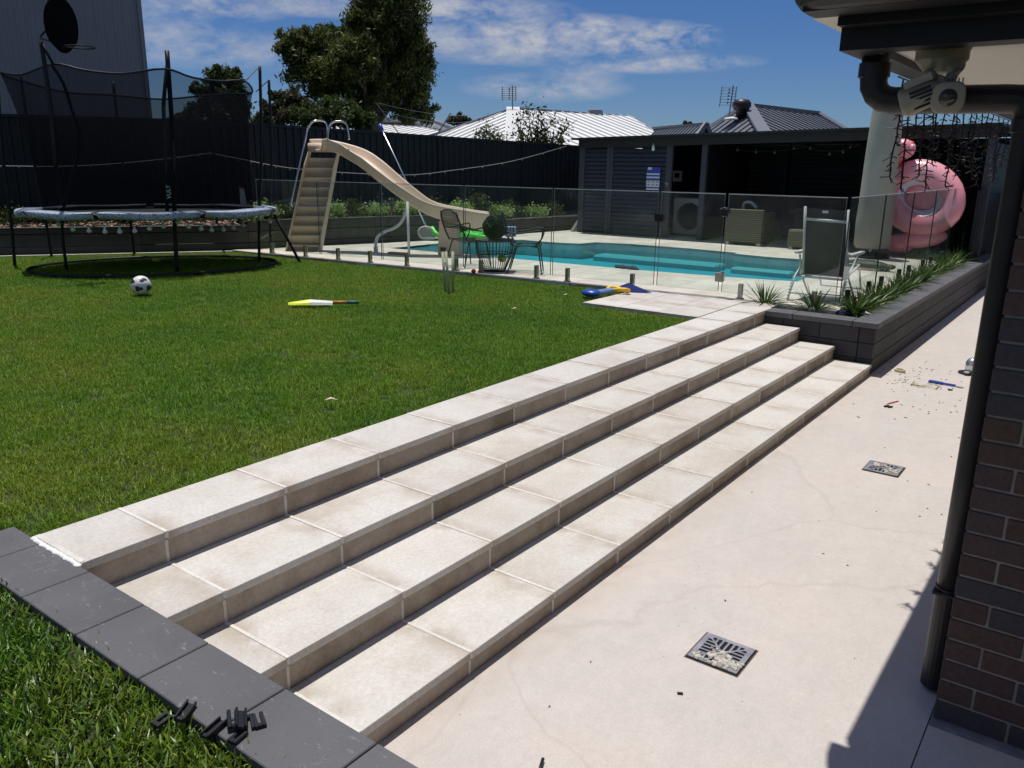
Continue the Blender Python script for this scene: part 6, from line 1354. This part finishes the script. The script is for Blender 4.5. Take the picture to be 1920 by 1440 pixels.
# white paver edge along the left retaining wall
kb = MB(); a, b_ = W0.lerp(W1, .5), W1; o_ = off(a, b_, -.12); kb.bar(a+o_+Vector((0, 0, .50)), b_+o_+Vector((0, 0, .50)), .09, .03); struct(kb.build('edge_strip', 'tread_stone'))
sk = []
for _ in range(700):
    s_ = random.random(); 
    if s_ < .2: x, y = random.uniform(8.72, 8.92), random.uniform(2.05, 2.9)
    else: x, y = random.uniform(8.95, 15.5), random.uniform(2.06, 2.30)
    sk.append((x, y))
mb = MB()
for x, y in sk: r_ = random.uniform(.006, .016); mb.ell((x, y, .478), (r_, r_*random.uniform(.6, 1), r_*.6), 6, 4)
o = mb.build('pebbles', 'pebble'); o['kind'] = 'stuff'; o['label'] = 'small pale pebbles on the planter soil'; o['category'] = 'pebbles'
wr = thing('wrapper', 'crumpled blue wrapper beside the leftmost planter plant', 'wrapper', at(1445, 575, .50)); mb = MB(); p = at(1446, 574, .50)
for i in range(6): mb.ell(p+Vector((random.uniform(-.02, .02), random.uniform(-.06, .06), .01+i*.002)), (.03, .035, .010), 8, 5, Matrix.Rotation(random.uniform(-.7, .7), 3, 'X'))
mb.build('wrapper', 'wrapper_blue', wr)
wr = thing('wrapper', 'flat blue and white wrapper in the soil left of the planter corner', 'wrapper', at(1580, 587, .50)); mb = MB(); p = at(1580, 588, .50)
for i in range(5): mb.ell(p+Vector((random.uniform(-.015, .015), -.06+.03*i, .012)), (.022, .03, .008), 8, 5, Matrix.Rotation(random.uniform(-.6, .6), 3, 'X'))
mb.build('wrapper', 'wrapper_blue', wr)
wr = thing('paper_scrap', 'scrap of white paper on the charcoal coping at the planter corner', 'paper scrap', at(1627, 589, .53)); p = at(1627, 589, .53); MB().ell(p+Vector((0, 0, .008)), (.02, .028, .009), 7, 4).ell(p+Vector((.02, .02, .012)), (.015, .015, .011), 6, 4).build('paper', 'white_paper', wr)
wr = thing('paper_scrap', 'scrap of white paper between the two left planter plants', 'paper scrap', at(1562, 580, .50)); p = at(1562, 580, .50); MB().ell(p+Vector((0, 0, .01)), (.03, .05, .012), 7, 4).ell(p+Vector((.01, -.05, .012)), (.02, .03, .012), 6, 4).build('paper', 'white_paper', wr)

# ================================================================== TREES
def tree(name, label, base, lobes, n, size, mat, trunk=.2, droop=.8, aspect=3, limbs=7, tz=0, group=None):
    r = thing(name, label, 'tree', base, group); base = Vector(base); C0 = sum((Vector(l[0]) for l in lobes), Vector())/len(lobes); top = Vector((C0.x, C0.y, C0.z)); mb = MB()
    mb.tube(catmull([base, base.lerp(top, .35)+Vector((trunk, -trunk*.5, 0)), base.lerp(top, .7)-Vector((trunk*.5, 0, 0)), top], 5), [trunk*(1-.035*i) for i in range(16)], 9)
    for l in lobes[:limbs]:
        s_ = base.lerp(top, random.uniform(.45, .75)); e = Vector(l[0]); mb.tube(catmull([s_, s_.lerp(e, .5)+Vector((0, 0, -.1*trunk*5)), e], 4), [trunk*.4*(1-.09*i) for i in range(9)], 6)
    mb.build('trunk', 'bark', r, smooth=True)
    quads('crown', leafquads(lobes_points(lobes, n), size, droop, aspect), mat, r); return r
def lobe(px, py, rx, ry, d, dz=0, dep=1.0):
    p = atd(px, py, d+dz); k = d/F*1.03; return (tuple(p), (rx*k*dep, rx*k*dep, ry*k))
dg = 26
gl_ = [lobe(*a) for a in ((735, 30, 52, 50, dg), (690, 20, 40, 40, dg), (780, 75, 26, 30, dg, 0), (775, 120, 30, 38, dg, .3), (700, 80, 50, 45, dg, .5), (740, 140, 55, 50, dg, .6), (590, 80, 36, 28, dg), (556, 100, 34, 36, dg, -.3), (620, 75, 26, 22, dg, .2), (580, 140, 44, 34, dg, -.4), (640, 130, 44, 36, dg, -.8), (676, 120, 40, 42, dg, -.8), (640, 165, 60, 24, dg, .2), (710, 180, 50, 30, dg, .3), (760, 180, 32, 26, dg, .3), (790, 205, 26, 22, dg, .4), (800, 222, 18, 18, dg, .5), (760, 215, 34, 14, dg, .4), (705, 12, 45, 30, dg, .3), (650, 100, 34, 34, dg, .2), (655, 60, 14, 14, dg, 0), (770, 160, 36, 40, dg, .4), (740, -30, 46, 36, dg), (690, -30, 36, 34, dg, .4))]
bgm = atd(696, 330, dg+.5); bgm.z = 0
tree('gum_tree', 'big dark eucalyptus tree with drooping leaves rising above the back fence', bgm, gl_, 84000, .15, 'gum_leaf', .32, 1.1, 3.6, 12)
b2_ = atd(415, 330, 24); b2_.z = 0
tree('spiky_tree', 'bushy dark green tree with upright tips seen through the trampoline net', b2_, [lobe(*a) for a in ((410, 180, 34, 40, 24), (440, 195, 26, 36, 24), (385, 200, 22, 26, 24), (412, 150, 12, 22, 24), (448, 155, 9, 20, 24), (370, 165, 10, 14, 24), (425, 220, 44, 20, 24))], 11000, .13, 'dark_leaf', .12, -.6, 2.6)
mids = [('leafy_tree', 'rounded mid green tree beyond the fence left of the gum tree', [(625, 215, 40, 26, 22), (660, 225, 34, 22, 22), (600, 228, 28, 18, 22), (570, 222, 30, 22, 22.5), (680, 232, 22, 14, 22)], 'dark_leaf', 12000, .10, (630, 22)),
        ('pale_tree', 'greyish olive tree between the net poles and the gum tree', [(545, 195, 26, 24, 30), (530, 215, 30, 20, 30), (560, 215, 30, 22, 30), (520, 180, 12, 12, 30), (580, 205, 24, 20, 30)], 'olive_leaf', 9000, .14, (545, 30)),
        ('pale_tree', 'low olive bush on the skyline just right of the trampoline net', [(500, 215, 16, 12, 34), (488, 225, 18, 12, 34), (513, 228, 18, 12, 34), (497, 200, 8, 8, 34)], 'olive_leaf', 3500, .16, (500, 34)),
        ('distant_tree', 'small distant tree on the skyline between the two white roofs', [(862, 222, 15, 7, 60), (850, 228, 12, 8, 60), (874, 230, 12, 6, 60)], 'olive_leaf', 2500, .24, (862, 60)),
        ('distant_tree', 'faint distant trees at the skyline behind the net, left of the spiky tree', [(345, 220, 20, 10, 60), (330, 226, 16, 8, 60), (362, 226, 16, 8, 60)], 'olive_leaf', 2500, .28, (345, 60)),
        ('distant_tree', 'sliver of distant treetop over the small gabled roof', [(1286, 232, 6, 3, 70), (1294, 233, 5, 2.5, 70)], 'olive_leaf', 500, .2, (1288, 70))]
for nm, lb, L_, mt_, n_, sz, (bx, bd) in mids:
    b_ = atd(bx, 330, bd); b_.z = 0; tree(nm, lb, b_, [lobe(*a) for a in L_], n_, sz, mt_, .09, .2, 2.4, 4)
# sparse airy shrubs against the white roof
def airy(label, spec, d, seed, leafn, size):
    g_ = random.Random(seed); b_ = atd(spec[0], 330, d); b_.z = 0; r = thing('sparse_tree', label, 'tree', b_); mb = MB(); pts = []
    for (px, py) in spec[2]:
        e = atd(px, py, d+g_.uniform(-.4, .4)); s_ = atd(spec[0]+g_.uniform(-6, 6), spec[1], d); c_ = catmull([s_, s_.lerp(e, .5)+Vector((g_.uniform(-.1, .1), g_.uniform(-.1, .1), .0)), e], 6); mb.tube(c_, [.022*(1-.07*i) for i in range(13)], 5)
        for q in c_[3:]:
            for _ in range(leafn): pts.append(np.array(q)+np.array([g_.gauss(0, .10) for _ in range(3)]))
            if g_.random() < .5: mb.tube([q, q+Vector((g_.uniform(-.3, .3), g_.uniform(-.3, .3), g_.uniform(0, .3)))], .006, 4)
    mb.tube([b_, atd(spec[0], spec[1], d)], .05, 6); mb.build('branches', 'twig', r); quads('leaves', leafquads(np.array(pts), size, 0, 2.2), 'dark_leaf', r)
airy('sparse leafy tree with upright branches in front of the white roof', (1005, 300, [(990, 203), (1010, 205), (975, 222), (1022, 235), (1040, 225), (1066, 234), (1052, 255), (1030, 262), (968, 250), (1000, 240), (985, 262), (1045, 275), (1015, 265)]), 20.6, 5, 14, .09)
airy('small thin shrub left of the sparse tree before the white roof', (920, 300, [(912, 236), (900, 246), (925, 244), (930, 262), (906, 262), (944, 262), (918, 256)]), 20.2, 8, 12, .08)
# poles and wires behind the fence
for nm, a, b_, d, r_, lb in (('leaning_pole', (845, 212), (812, 264), 20, .015, 'thin dark pole leaning over the fence before the white roof'), ('leaning_pole', (705, 193), (752, 256), 19.5, .012, 'thin grey pole slanting beside the blue net handle')):
    p, q = atd(*a, d), atd(*b_, d); t_ = thing(nm, lb, 'pole', q); q2 = q+(q-p).normalized()*.5; MB().tube([p, q2], r_, 6).build('pole', 'grey_trim', t_)
for i, (a, b_, lb) in enumerate((((708, 193), (900, 215), 'upper thin wire running right from the slanting pole'), ((716, 208), (880, 228), 'lower thin wire running right from the slanting pole'))):
    t_ = thing('overhead_wire', lb, 'wire', atd(*a, 19.5)); MB().tube(sag(atd(*a, 19.5), atd(*b_, 30), .12, 10), .0035, 4).build('wire', 'grey_trim', t_)
# ================================================================== PATIO DEBRIS, DRAINS
def drain(cx_, cy_, label, cover, seed):
    g_ = random.Random(seed); r = thing('drain_grate', label, 'drain', (cx_, cy_, 0), 'square floor drains'); s_ = .112
    MB().box(cx_-s_, cx_+s_, cy_-s_, cy_+s_, .0005, .004).build('recess', 'grate_hole', r)
    mb = MB(); f_ = .026
    for a in ((-s_+.004, s_-.004, -s_+.004, -s_+f_), (-s_+.004, s_-.004, s_-f_, s_-.004), (-s_+.004, -s_+f_, -s_+f_, s_-f_), (s_-f_, s_-.004, -s_+f_, s_-f_)): mb.box(cx_+a[0], cx_+a[1], cy_+a[2], cy_+a[3], .004, .009)
    i_ = s_-f_; nb_ = 7
    for k in range(nb_):
        u = -i_+2*i_*(k+.5)/nb_
        e = abs(u)
        mb.box(cx_+u-.0045, cx_+u+.0045, cy_+e, cy_+i_, .0041, .0088); mb.box(cx_+u-.0045, cx_+u+.0045, cy_-i_, cy_-e, .0041, .0088)
        mb.box(cx_+e, cx_+i_, cy_+u-.0045, cy_+u+.0045, .0042, .0086); mb.box(cx_-i_, cx_-e, cy_+u-.0045, cy_+u+.0045, .0042, .0086)
    for a, b_ in (((-1, -1), (1, 1)), ((-1, 1), (1, -1))): mb.bar((cx_+a[0]*i_, cy_+a[1]*i_, .0064), (cx_+b_[0]*i_, cy_+b_[1]*i_, .0064), .009, .0046)
    mb.build('grate', 'grate', r)
    mb = MB()
    for x, y, n_, sp in cover:
        for _ in range(n_):
            q = (cx_+x+g_.gauss(0, sp), cy_+y+g_.gauss(0, sp))
            if abs(q[0]-cx_) > s_-.006 or abs(q[1]-cy_) > s_-.006: continue
            rr = g_.uniform(.004, .013); mb.ell((q[0], q[1], .011), (rr, rr*g_.uniform(.6, 1.2), rr*.5), 7, 4, Matrix.Rotation(g_.uniform(0, 3), 3, 'Z'))
    o_ = mb.build('mortar_crumbs', 'crumb', r); o_['kind'] = 'stuff'
    mb = MB()
    for sx_ in (-1, 1): mb.box(cx_+sx_*(s_+.004)-.0022, cx_+sx_*(s_+.004)+.0022, cy_-s_-.006, cy_+s_+.006, .0005, .0022); mb.box(cx_-s_-.0015, cx_+s_+.0015, cy_+sx_*(s_+.004)-.0022, cy_+sx_*(s_+.004)+.0022, .0005, .002)
    mb.build('joint', 'debris', r)
drain(2.98, 1.083, 'square metal drain grate littered with mortar crumbs, nearest in the patio', [(-.07, -.03, 60, .025), (-.02, .0, 34, .02), (-.06, -.075, 50, .018), (-.085, .08, 10, .012), (-.095, .06, 10, .01)], 2)
drain(5.765, 1.072, 'square metal drain grate half covered in debris, farther along the patio', [(-.03, -.07, 60, .026), (.04, .03, 26, .02), (.02, .06, 20, .014)], 4)
p = at(1687, 697, 0); tp2 = thing('tape_roll', 'cream masking tape roll lying on the patio', 'tape roll', p)
MB().lathe([(.038, 0), (.052, 0), (.052, .028), (.038, .028), (.038, 0)], p, 28, cap=False).build('roll', 'cream', tp2, bevel=.001)
p = at(1734, 724, 0); tw = thing('twine_heap', 'tangled heap of cream twine on the patio left of the blue tool', 'twine', p); pts = []; g_ = random.Random(9); q = Vector((0, 0, .008)); hd = 0
for i in range(150): hd += g_.uniform(-.9, 1.0); q = q+Vector((math.cos(hd)*.018, math.sin(hd)*.018, 0)); q.x = max(-.07, min(.07, q.x)); q.y = max(-.11, min(.11, q.y)); pts.append(p+Vector((q.x, q.y, .006+.014*abs(math.sin(i*.7)))))
MB().tube(catmull(pts, 2), .0045, 5).build('twine', 'cream', tw, smooth=True)
a, b_ = at(1742, 717, 0), at(1806, 728, 0); bk_ = thing('blue_tool', 'blue handled trowel tool lying on the patio', 'hand tool', a); dv = (b_-a); up_ = Vector((0, 0, .014))
MB().bar(a+up_, a+dv*.40+up_, .042, .022).bar(a+dv*.40+up_, a+dv*.78+up_, .024, .018).build('handle', 'blue_plastic', bk_, bevel=.006, seg=2); MB().bar(a+dv*.79+up_*.5, b_+up_*.4, .03, .004).build('tip', 'grate', bk_); MB().bar(a+up_-dv*.02, a+dv*.06+up_, .036, .018).build('end_cap', 'black_plastic', bk_, bevel=.004)
def bits(name, label, cat, px, py, lst, mat, z=.006, grp=None):
    p = at(px, py, 0); r = thing(name, label, cat, p, grp); mb = MB()
    for dx, dy, l, w_, a in lst: mb.bar(p+Vector((dx-l/2*math.cos(a), dy-l/2*math.sin(a), z)), p+Vector((dx+l/2*math.cos(a), dy+l/2*math.sin(a), z)), w_, z*1.6)
    mb.build('piece', mat, r, bevel=.001); return r
bits('plastic_clip', 'small black plastic clip beside the tip of the blue tool', 'clip', 1779, 732, [(0, 0, .03, .014, .4), (.005, -.02, .02, .01, 1.5)], 'black_plastic', .008)
a, b_ = at(1661, 759, 0), at(1684, 753, 0); pen = thing('pencil', 'short red carpenter pencil on the patio', 'pencil', a); u_ = Vector((0, 0, .005)); MB().tube([a+(b_-a)*.12+u_, b_+u_], .0055, 6).build('body', 'red_paint', pen); MB().tube([a+u_, a+(b_-a)*.12+u_], [.001, .0055], 6).build('tip', 'cream', pen)
bits('plastic_clip', 'two joined black plastic pieces beside the red pencil', 'clip', 1665, 763, [(-.01, .01, .05, .018, -.6), (-.015, -.02, .045, .016, -.6)], 'black_plastic', .008)
bits('plastic_plug', 'small black plastic plug lying alone on the patio near the front drain', 'plug', 1275, 1302, [(0, 0, .022, .0075, -1.05)], 'black_plastic', .005)
p = at(1820, 702, 0); gr = thing('angle_grinder', 'silver and black grinder standing on the patio, half hidden by the downpipe', 'power tool', p)
MB().lathe([(.10, 0), (.10, .012), (.05, .018)], p+Vector((.02, .02, .004)), 24).build('disc', 'black_plastic', gr); MB().bar(p+Vector((-.10, .03, .03)), p+Vector((.1, .0, .03)), .05, .022).build('guard', 'grate', gr, bevel=.005)
MB().lathe([(.05, .03), (.062, .06), (.062, .12), (.045, .155), (.02, .17)], p, 20).build('motor', 'silver', gr, smooth=True)
p = at(1020, 1440, 0); rod = thing('black_rod', 'short black rubber rod on the patio at the bottom edge of the view', 'rod', p); MB().tube([p+Vector((-.05, -.01, .008)), at(1018, 1428, 0)+Vector((0, 0, .012))], .006, 10).build('rod', 'black_plastic', rod, smooth=True)
# loose grit and leaf bits
mb = MB(); g_ = random.Random(12)
for _ in range(120):
    k = g_.random()
    if k < .45: x, y = g_.gauss(8.7, .35), g_.gauss(1.45, .14)
    elif k < .7: x, y = g_.gauss(8.0, .5), g_.gauss(1.15, .2)
    else: x, y = g_.uniform(2, 12), g_.uniform(.55, 1.7)
    if y > 1.8 or y < .5: continue
    a = g_.uniform(0, 6.28); l = g_.uniform(.003, .012)*(1.1 if x > 6 else .6); d_ = Vector((math.cos(a), math.sin(a), 0)); e = Vector((-d_.y, d_.x, 0)); mb.obox((x, y, .002), d_*l, e*l*.4, (0, 0, .0015))
o = mb.build('grit', 'debris'); o['kind'] = 'stuff'; o['label'] = 'scattered dark grit and leaf bits on the pale patio'; o['category'] = 'grit'
# black U-shaped packers on the charcoal edging
def packer(px, py, rz, L, kind, label, z=.523, tilt=0):
    p = at(px, py, z); r = thing('plastic_packer', label, 'packer', p, 'black plastic packers left on the edging'); w_ = .03; t_ = .0055; mb = MB()
    if kind == 'u':
        mb.box(-L/2, L/2, -w_/2, -w_/2+.010, 0, 2*t_).box(-L/2, L/2, w_/2-.010, w_/2, 0, 2*t_).box(-L/2, -L/2+.014, -w_/2+.010, w_/2-.010, 0, 2*t_)
    else:
        mb.box(-L/2, L/2, -w_/2, w_/2, 0, t_).box(-L/2, L/2, -w_/2, -w_/2+.006, t_, 3*t_).box(-L/2, L/2, w_/2-.006, w_/2, t_, 3*t_).box(-L/2, -L/2+.012, -w_/2+.006, w_/2-.006, t_, 2*t_)
    o_ = mb.build('packer', 'black_plastic', r, local=True, bevel=.0012); r.rotation_euler = (tilt, 0, rz); return r
packer(303, 1354, .15, .05, 'u', 'black U-shaped packer half sunk in the grass, leftmost of the scatter', .525, .1)
packer(347, 1338, .55, .075, 'c', 'black channel packer on the edge of the charcoal capping, second from left', .525, .2)
packer(402, 1370, .25, .075, 'c', 'long black packer lying across the grass edge at the middle of the scatter')
packer(436, 1352, 1.0, .075, 'u', 'black packer tilted upright in the heap, its legs towards the steps', .530, .2)
packer(450, 1352, .95, .078, 'c', 'black channel packer on top of the heap beside the upright one', .538, .3)
packer(466, 1358, -2.1, .06, 'u', 'black U-shaped packer with open end up, just right of the heap')
packer(486, 1354, 1.12, .06, 'u', 'black U-shaped packer lying farthest right on the charcoal capping')
packer(446, 1385, .2, .05, 'u', 'black U-shaped packer lowest in the scatter near the grass', .523)
# fallen leaves on the lawn
for px, py, lb in ((1062, 553, 'pale fallen leaf on the lawn beside the basket table'), (966, 579, 'pale fallen leaf on the open lawn left of the landing'), (620, 750, 'small pale leaf on the lawn near the middle of the top step')):
    p = at(px, py, GT+.02); r = thing('fallen_leaf', lb, 'leaf', p, 'pale fallen leaves on the lawn'); MB().add([p+Vector((-.03, .03, 0)), p+Vector((0, -.01, .012)), p+Vector((.03, -.04, 0)), p+Vector((.02, .02, .012))], [(0, 1, 2, 3)]).build('blade', 'cream', r)

# ================================================================== GRASS
src = bpy.data.collections.new('grass_clumps')
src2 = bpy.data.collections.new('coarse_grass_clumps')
def clump(seed, n, L, w, rad, src=src):
    g_ = random.Random(seed); mb = MB()
    for _ in range(n):
        a = g_.uniform(0, 6.283); rr = rad*math.sqrt(g_.random()); b_ = g_.uniform(0, 6.283); c = Vector((rr*math.cos(b_), rr*math.sin(b_), -.004)); d_ = Vector((math.cos(a), math.sin(a), 0)); sd = Vector((-d_.y, d_.x, 0)); l = L*g_.uniform(.5, 1.2); inc = g_.uniform(.05, .95); cv = g_.uniform(.0, .3); vs = []
        for i in range(3):
            t_ = i/3; q = c+d_*(l*(math.sin(inc)*t_+cv*t_*t_))+Vector((0, 0, l*(math.cos(inc)*t_-.7*cv*t_*t_))); wd = w*(1-.5*t_)*g_.uniform(.9, 1.1); vs += [q-sd*wd/2, q+sd*wd/2]
        vs.append(c+d_*(l*(math.sin(inc)+cv))+Vector((0, 0, l*(math.cos(inc)-.7*cv)))); mb.add(vs, [(0, 1, 3, 2), (2, 3, 5, 4), (4, 5, 6)])
    me = bpy.data.meshes.new('clump'); me.from_pydata(mb.v, [], mb.f); me.materials.append(MATS['grass_blade' if src.name == 'grass_clumps' else 'coarse_blade_shaded']); o_ = bpy.data.objects.new('grass_clump', me); src.objects.link(o_); return o_
for i in range(8): clump(i, 32, .038, .0030, .052)
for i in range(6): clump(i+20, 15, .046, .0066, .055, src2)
def grass(name, faces, dens, label, smin, smax, seed, src=src):
    me = bpy.data.meshes.new(name); vs = [v for f_ in faces for v in f_]; k = 0; fs = []
    for f_ in faces: fs.append(tuple(range(k, k+len(f_)))); k += len(f_)
    me.from_pydata([(x, y, G-.002) for x, y in vs], [], fs); me.materials.append(MATS['soil']); ob = bpy.data.objects.new(name, me); COL.objects.link(ob)
    ng = bpy.data.node_groups.new(name, 'GeometryNodeTree'); ng.interface.new_socket('Geometry', in_out='INPUT', socket_type='NodeSocketGeometry'); ng.interface.new_socket('Geometry', in_out='OUTPUT', socket_type='NodeSocketGeometry')
    gi = ng.nodes.new('NodeGroupInput'); go = ng.nodes.new('NodeGroupOutput'); dp_ = ng.nodes.new('GeometryNodeDistributePointsOnFaces'); dp_.inputs['Density'].default_value = dens; dp_.inputs['Seed'].default_value = seed
    ci = ng.nodes.new('GeometryNodeCollectionInfo'); ci.inputs['Collection'].default_value = src; ci.inputs['Separate Children'].default_value = True; ci.inputs['Reset Children'].default_value = True
    ii = ng.nodes.new('GeometryNodeInstanceOnPoints'); ii.inputs['Pick Instance'].default_value = True
    rv = ng.nodes.new('FunctionNodeRandomValue'); rv.data_type = 'FLOAT_VECTOR'; rv.inputs[0].default_value = (0, 0, 0); rv.inputs[1].default_value = (.15, .15, 6.283)
    rs_ = ng.nodes.new('FunctionNodeRandomValue'); rs_.data_type = 'FLOAT'; rs_.inputs[2].default_value = smin; rs_.inputs[3].default_value = smax; rs_.inputs['Seed'].default_value = 5
    L_ = ng.links.new; L_(gi.outputs[0], dp_.inputs['Mesh']); L_(dp_.outputs['Points'], ii.inputs['Points']); L_(ci.outputs[0], ii.inputs['Instance']); L_(rv.outputs[0], ii.inputs['Rotation']); L_(rs_.outputs[1], ii.inputs['Scale']); L_(ii.outputs[0], go.inputs[0])
    md = ob.modifiers.new('grass', 'NODES'); md.node_group = ng
    ob['kind'] = 'stuff'; ob['label'] = label; ob['category'] = 'grass'; return ob
grass('grass', [[(-.8, 3.335), (4.2, 3.335), (7.60, 6.2), (3.4, 8.2), (2.4, 15.2), (-.8, 7.5)], [(4.2, 3.335), (7.60, 3.335), (7.60, 6.2)]], 820, 'dense green turf of the near lawn beside the steps', .75, 1.25, 1)
grass('grass', [[(7.60, 4.73), (8.84, 4.73), (8.76, 5.8), (8.66, 7.3), (8.48, 9.2), (8.28, 11.4), (8.28, 12.1), (3.5, 15.4), (2.4, 15.2), (3.4, 8.2), (7.6, 6.2)]], 600, 'green turf of the far lawn around the trampoline up to the pool pavers', .8, 1.3, 2)

grass('grass', [[(-.1, 1.0), (1.010, .9), (1.010, 3.33), (-.1, 3.33)]], 1000, 'thick coarse green turf, colour darkened for shade, at the near side of the charcoal edging', .75, 1.3, 3, src2)
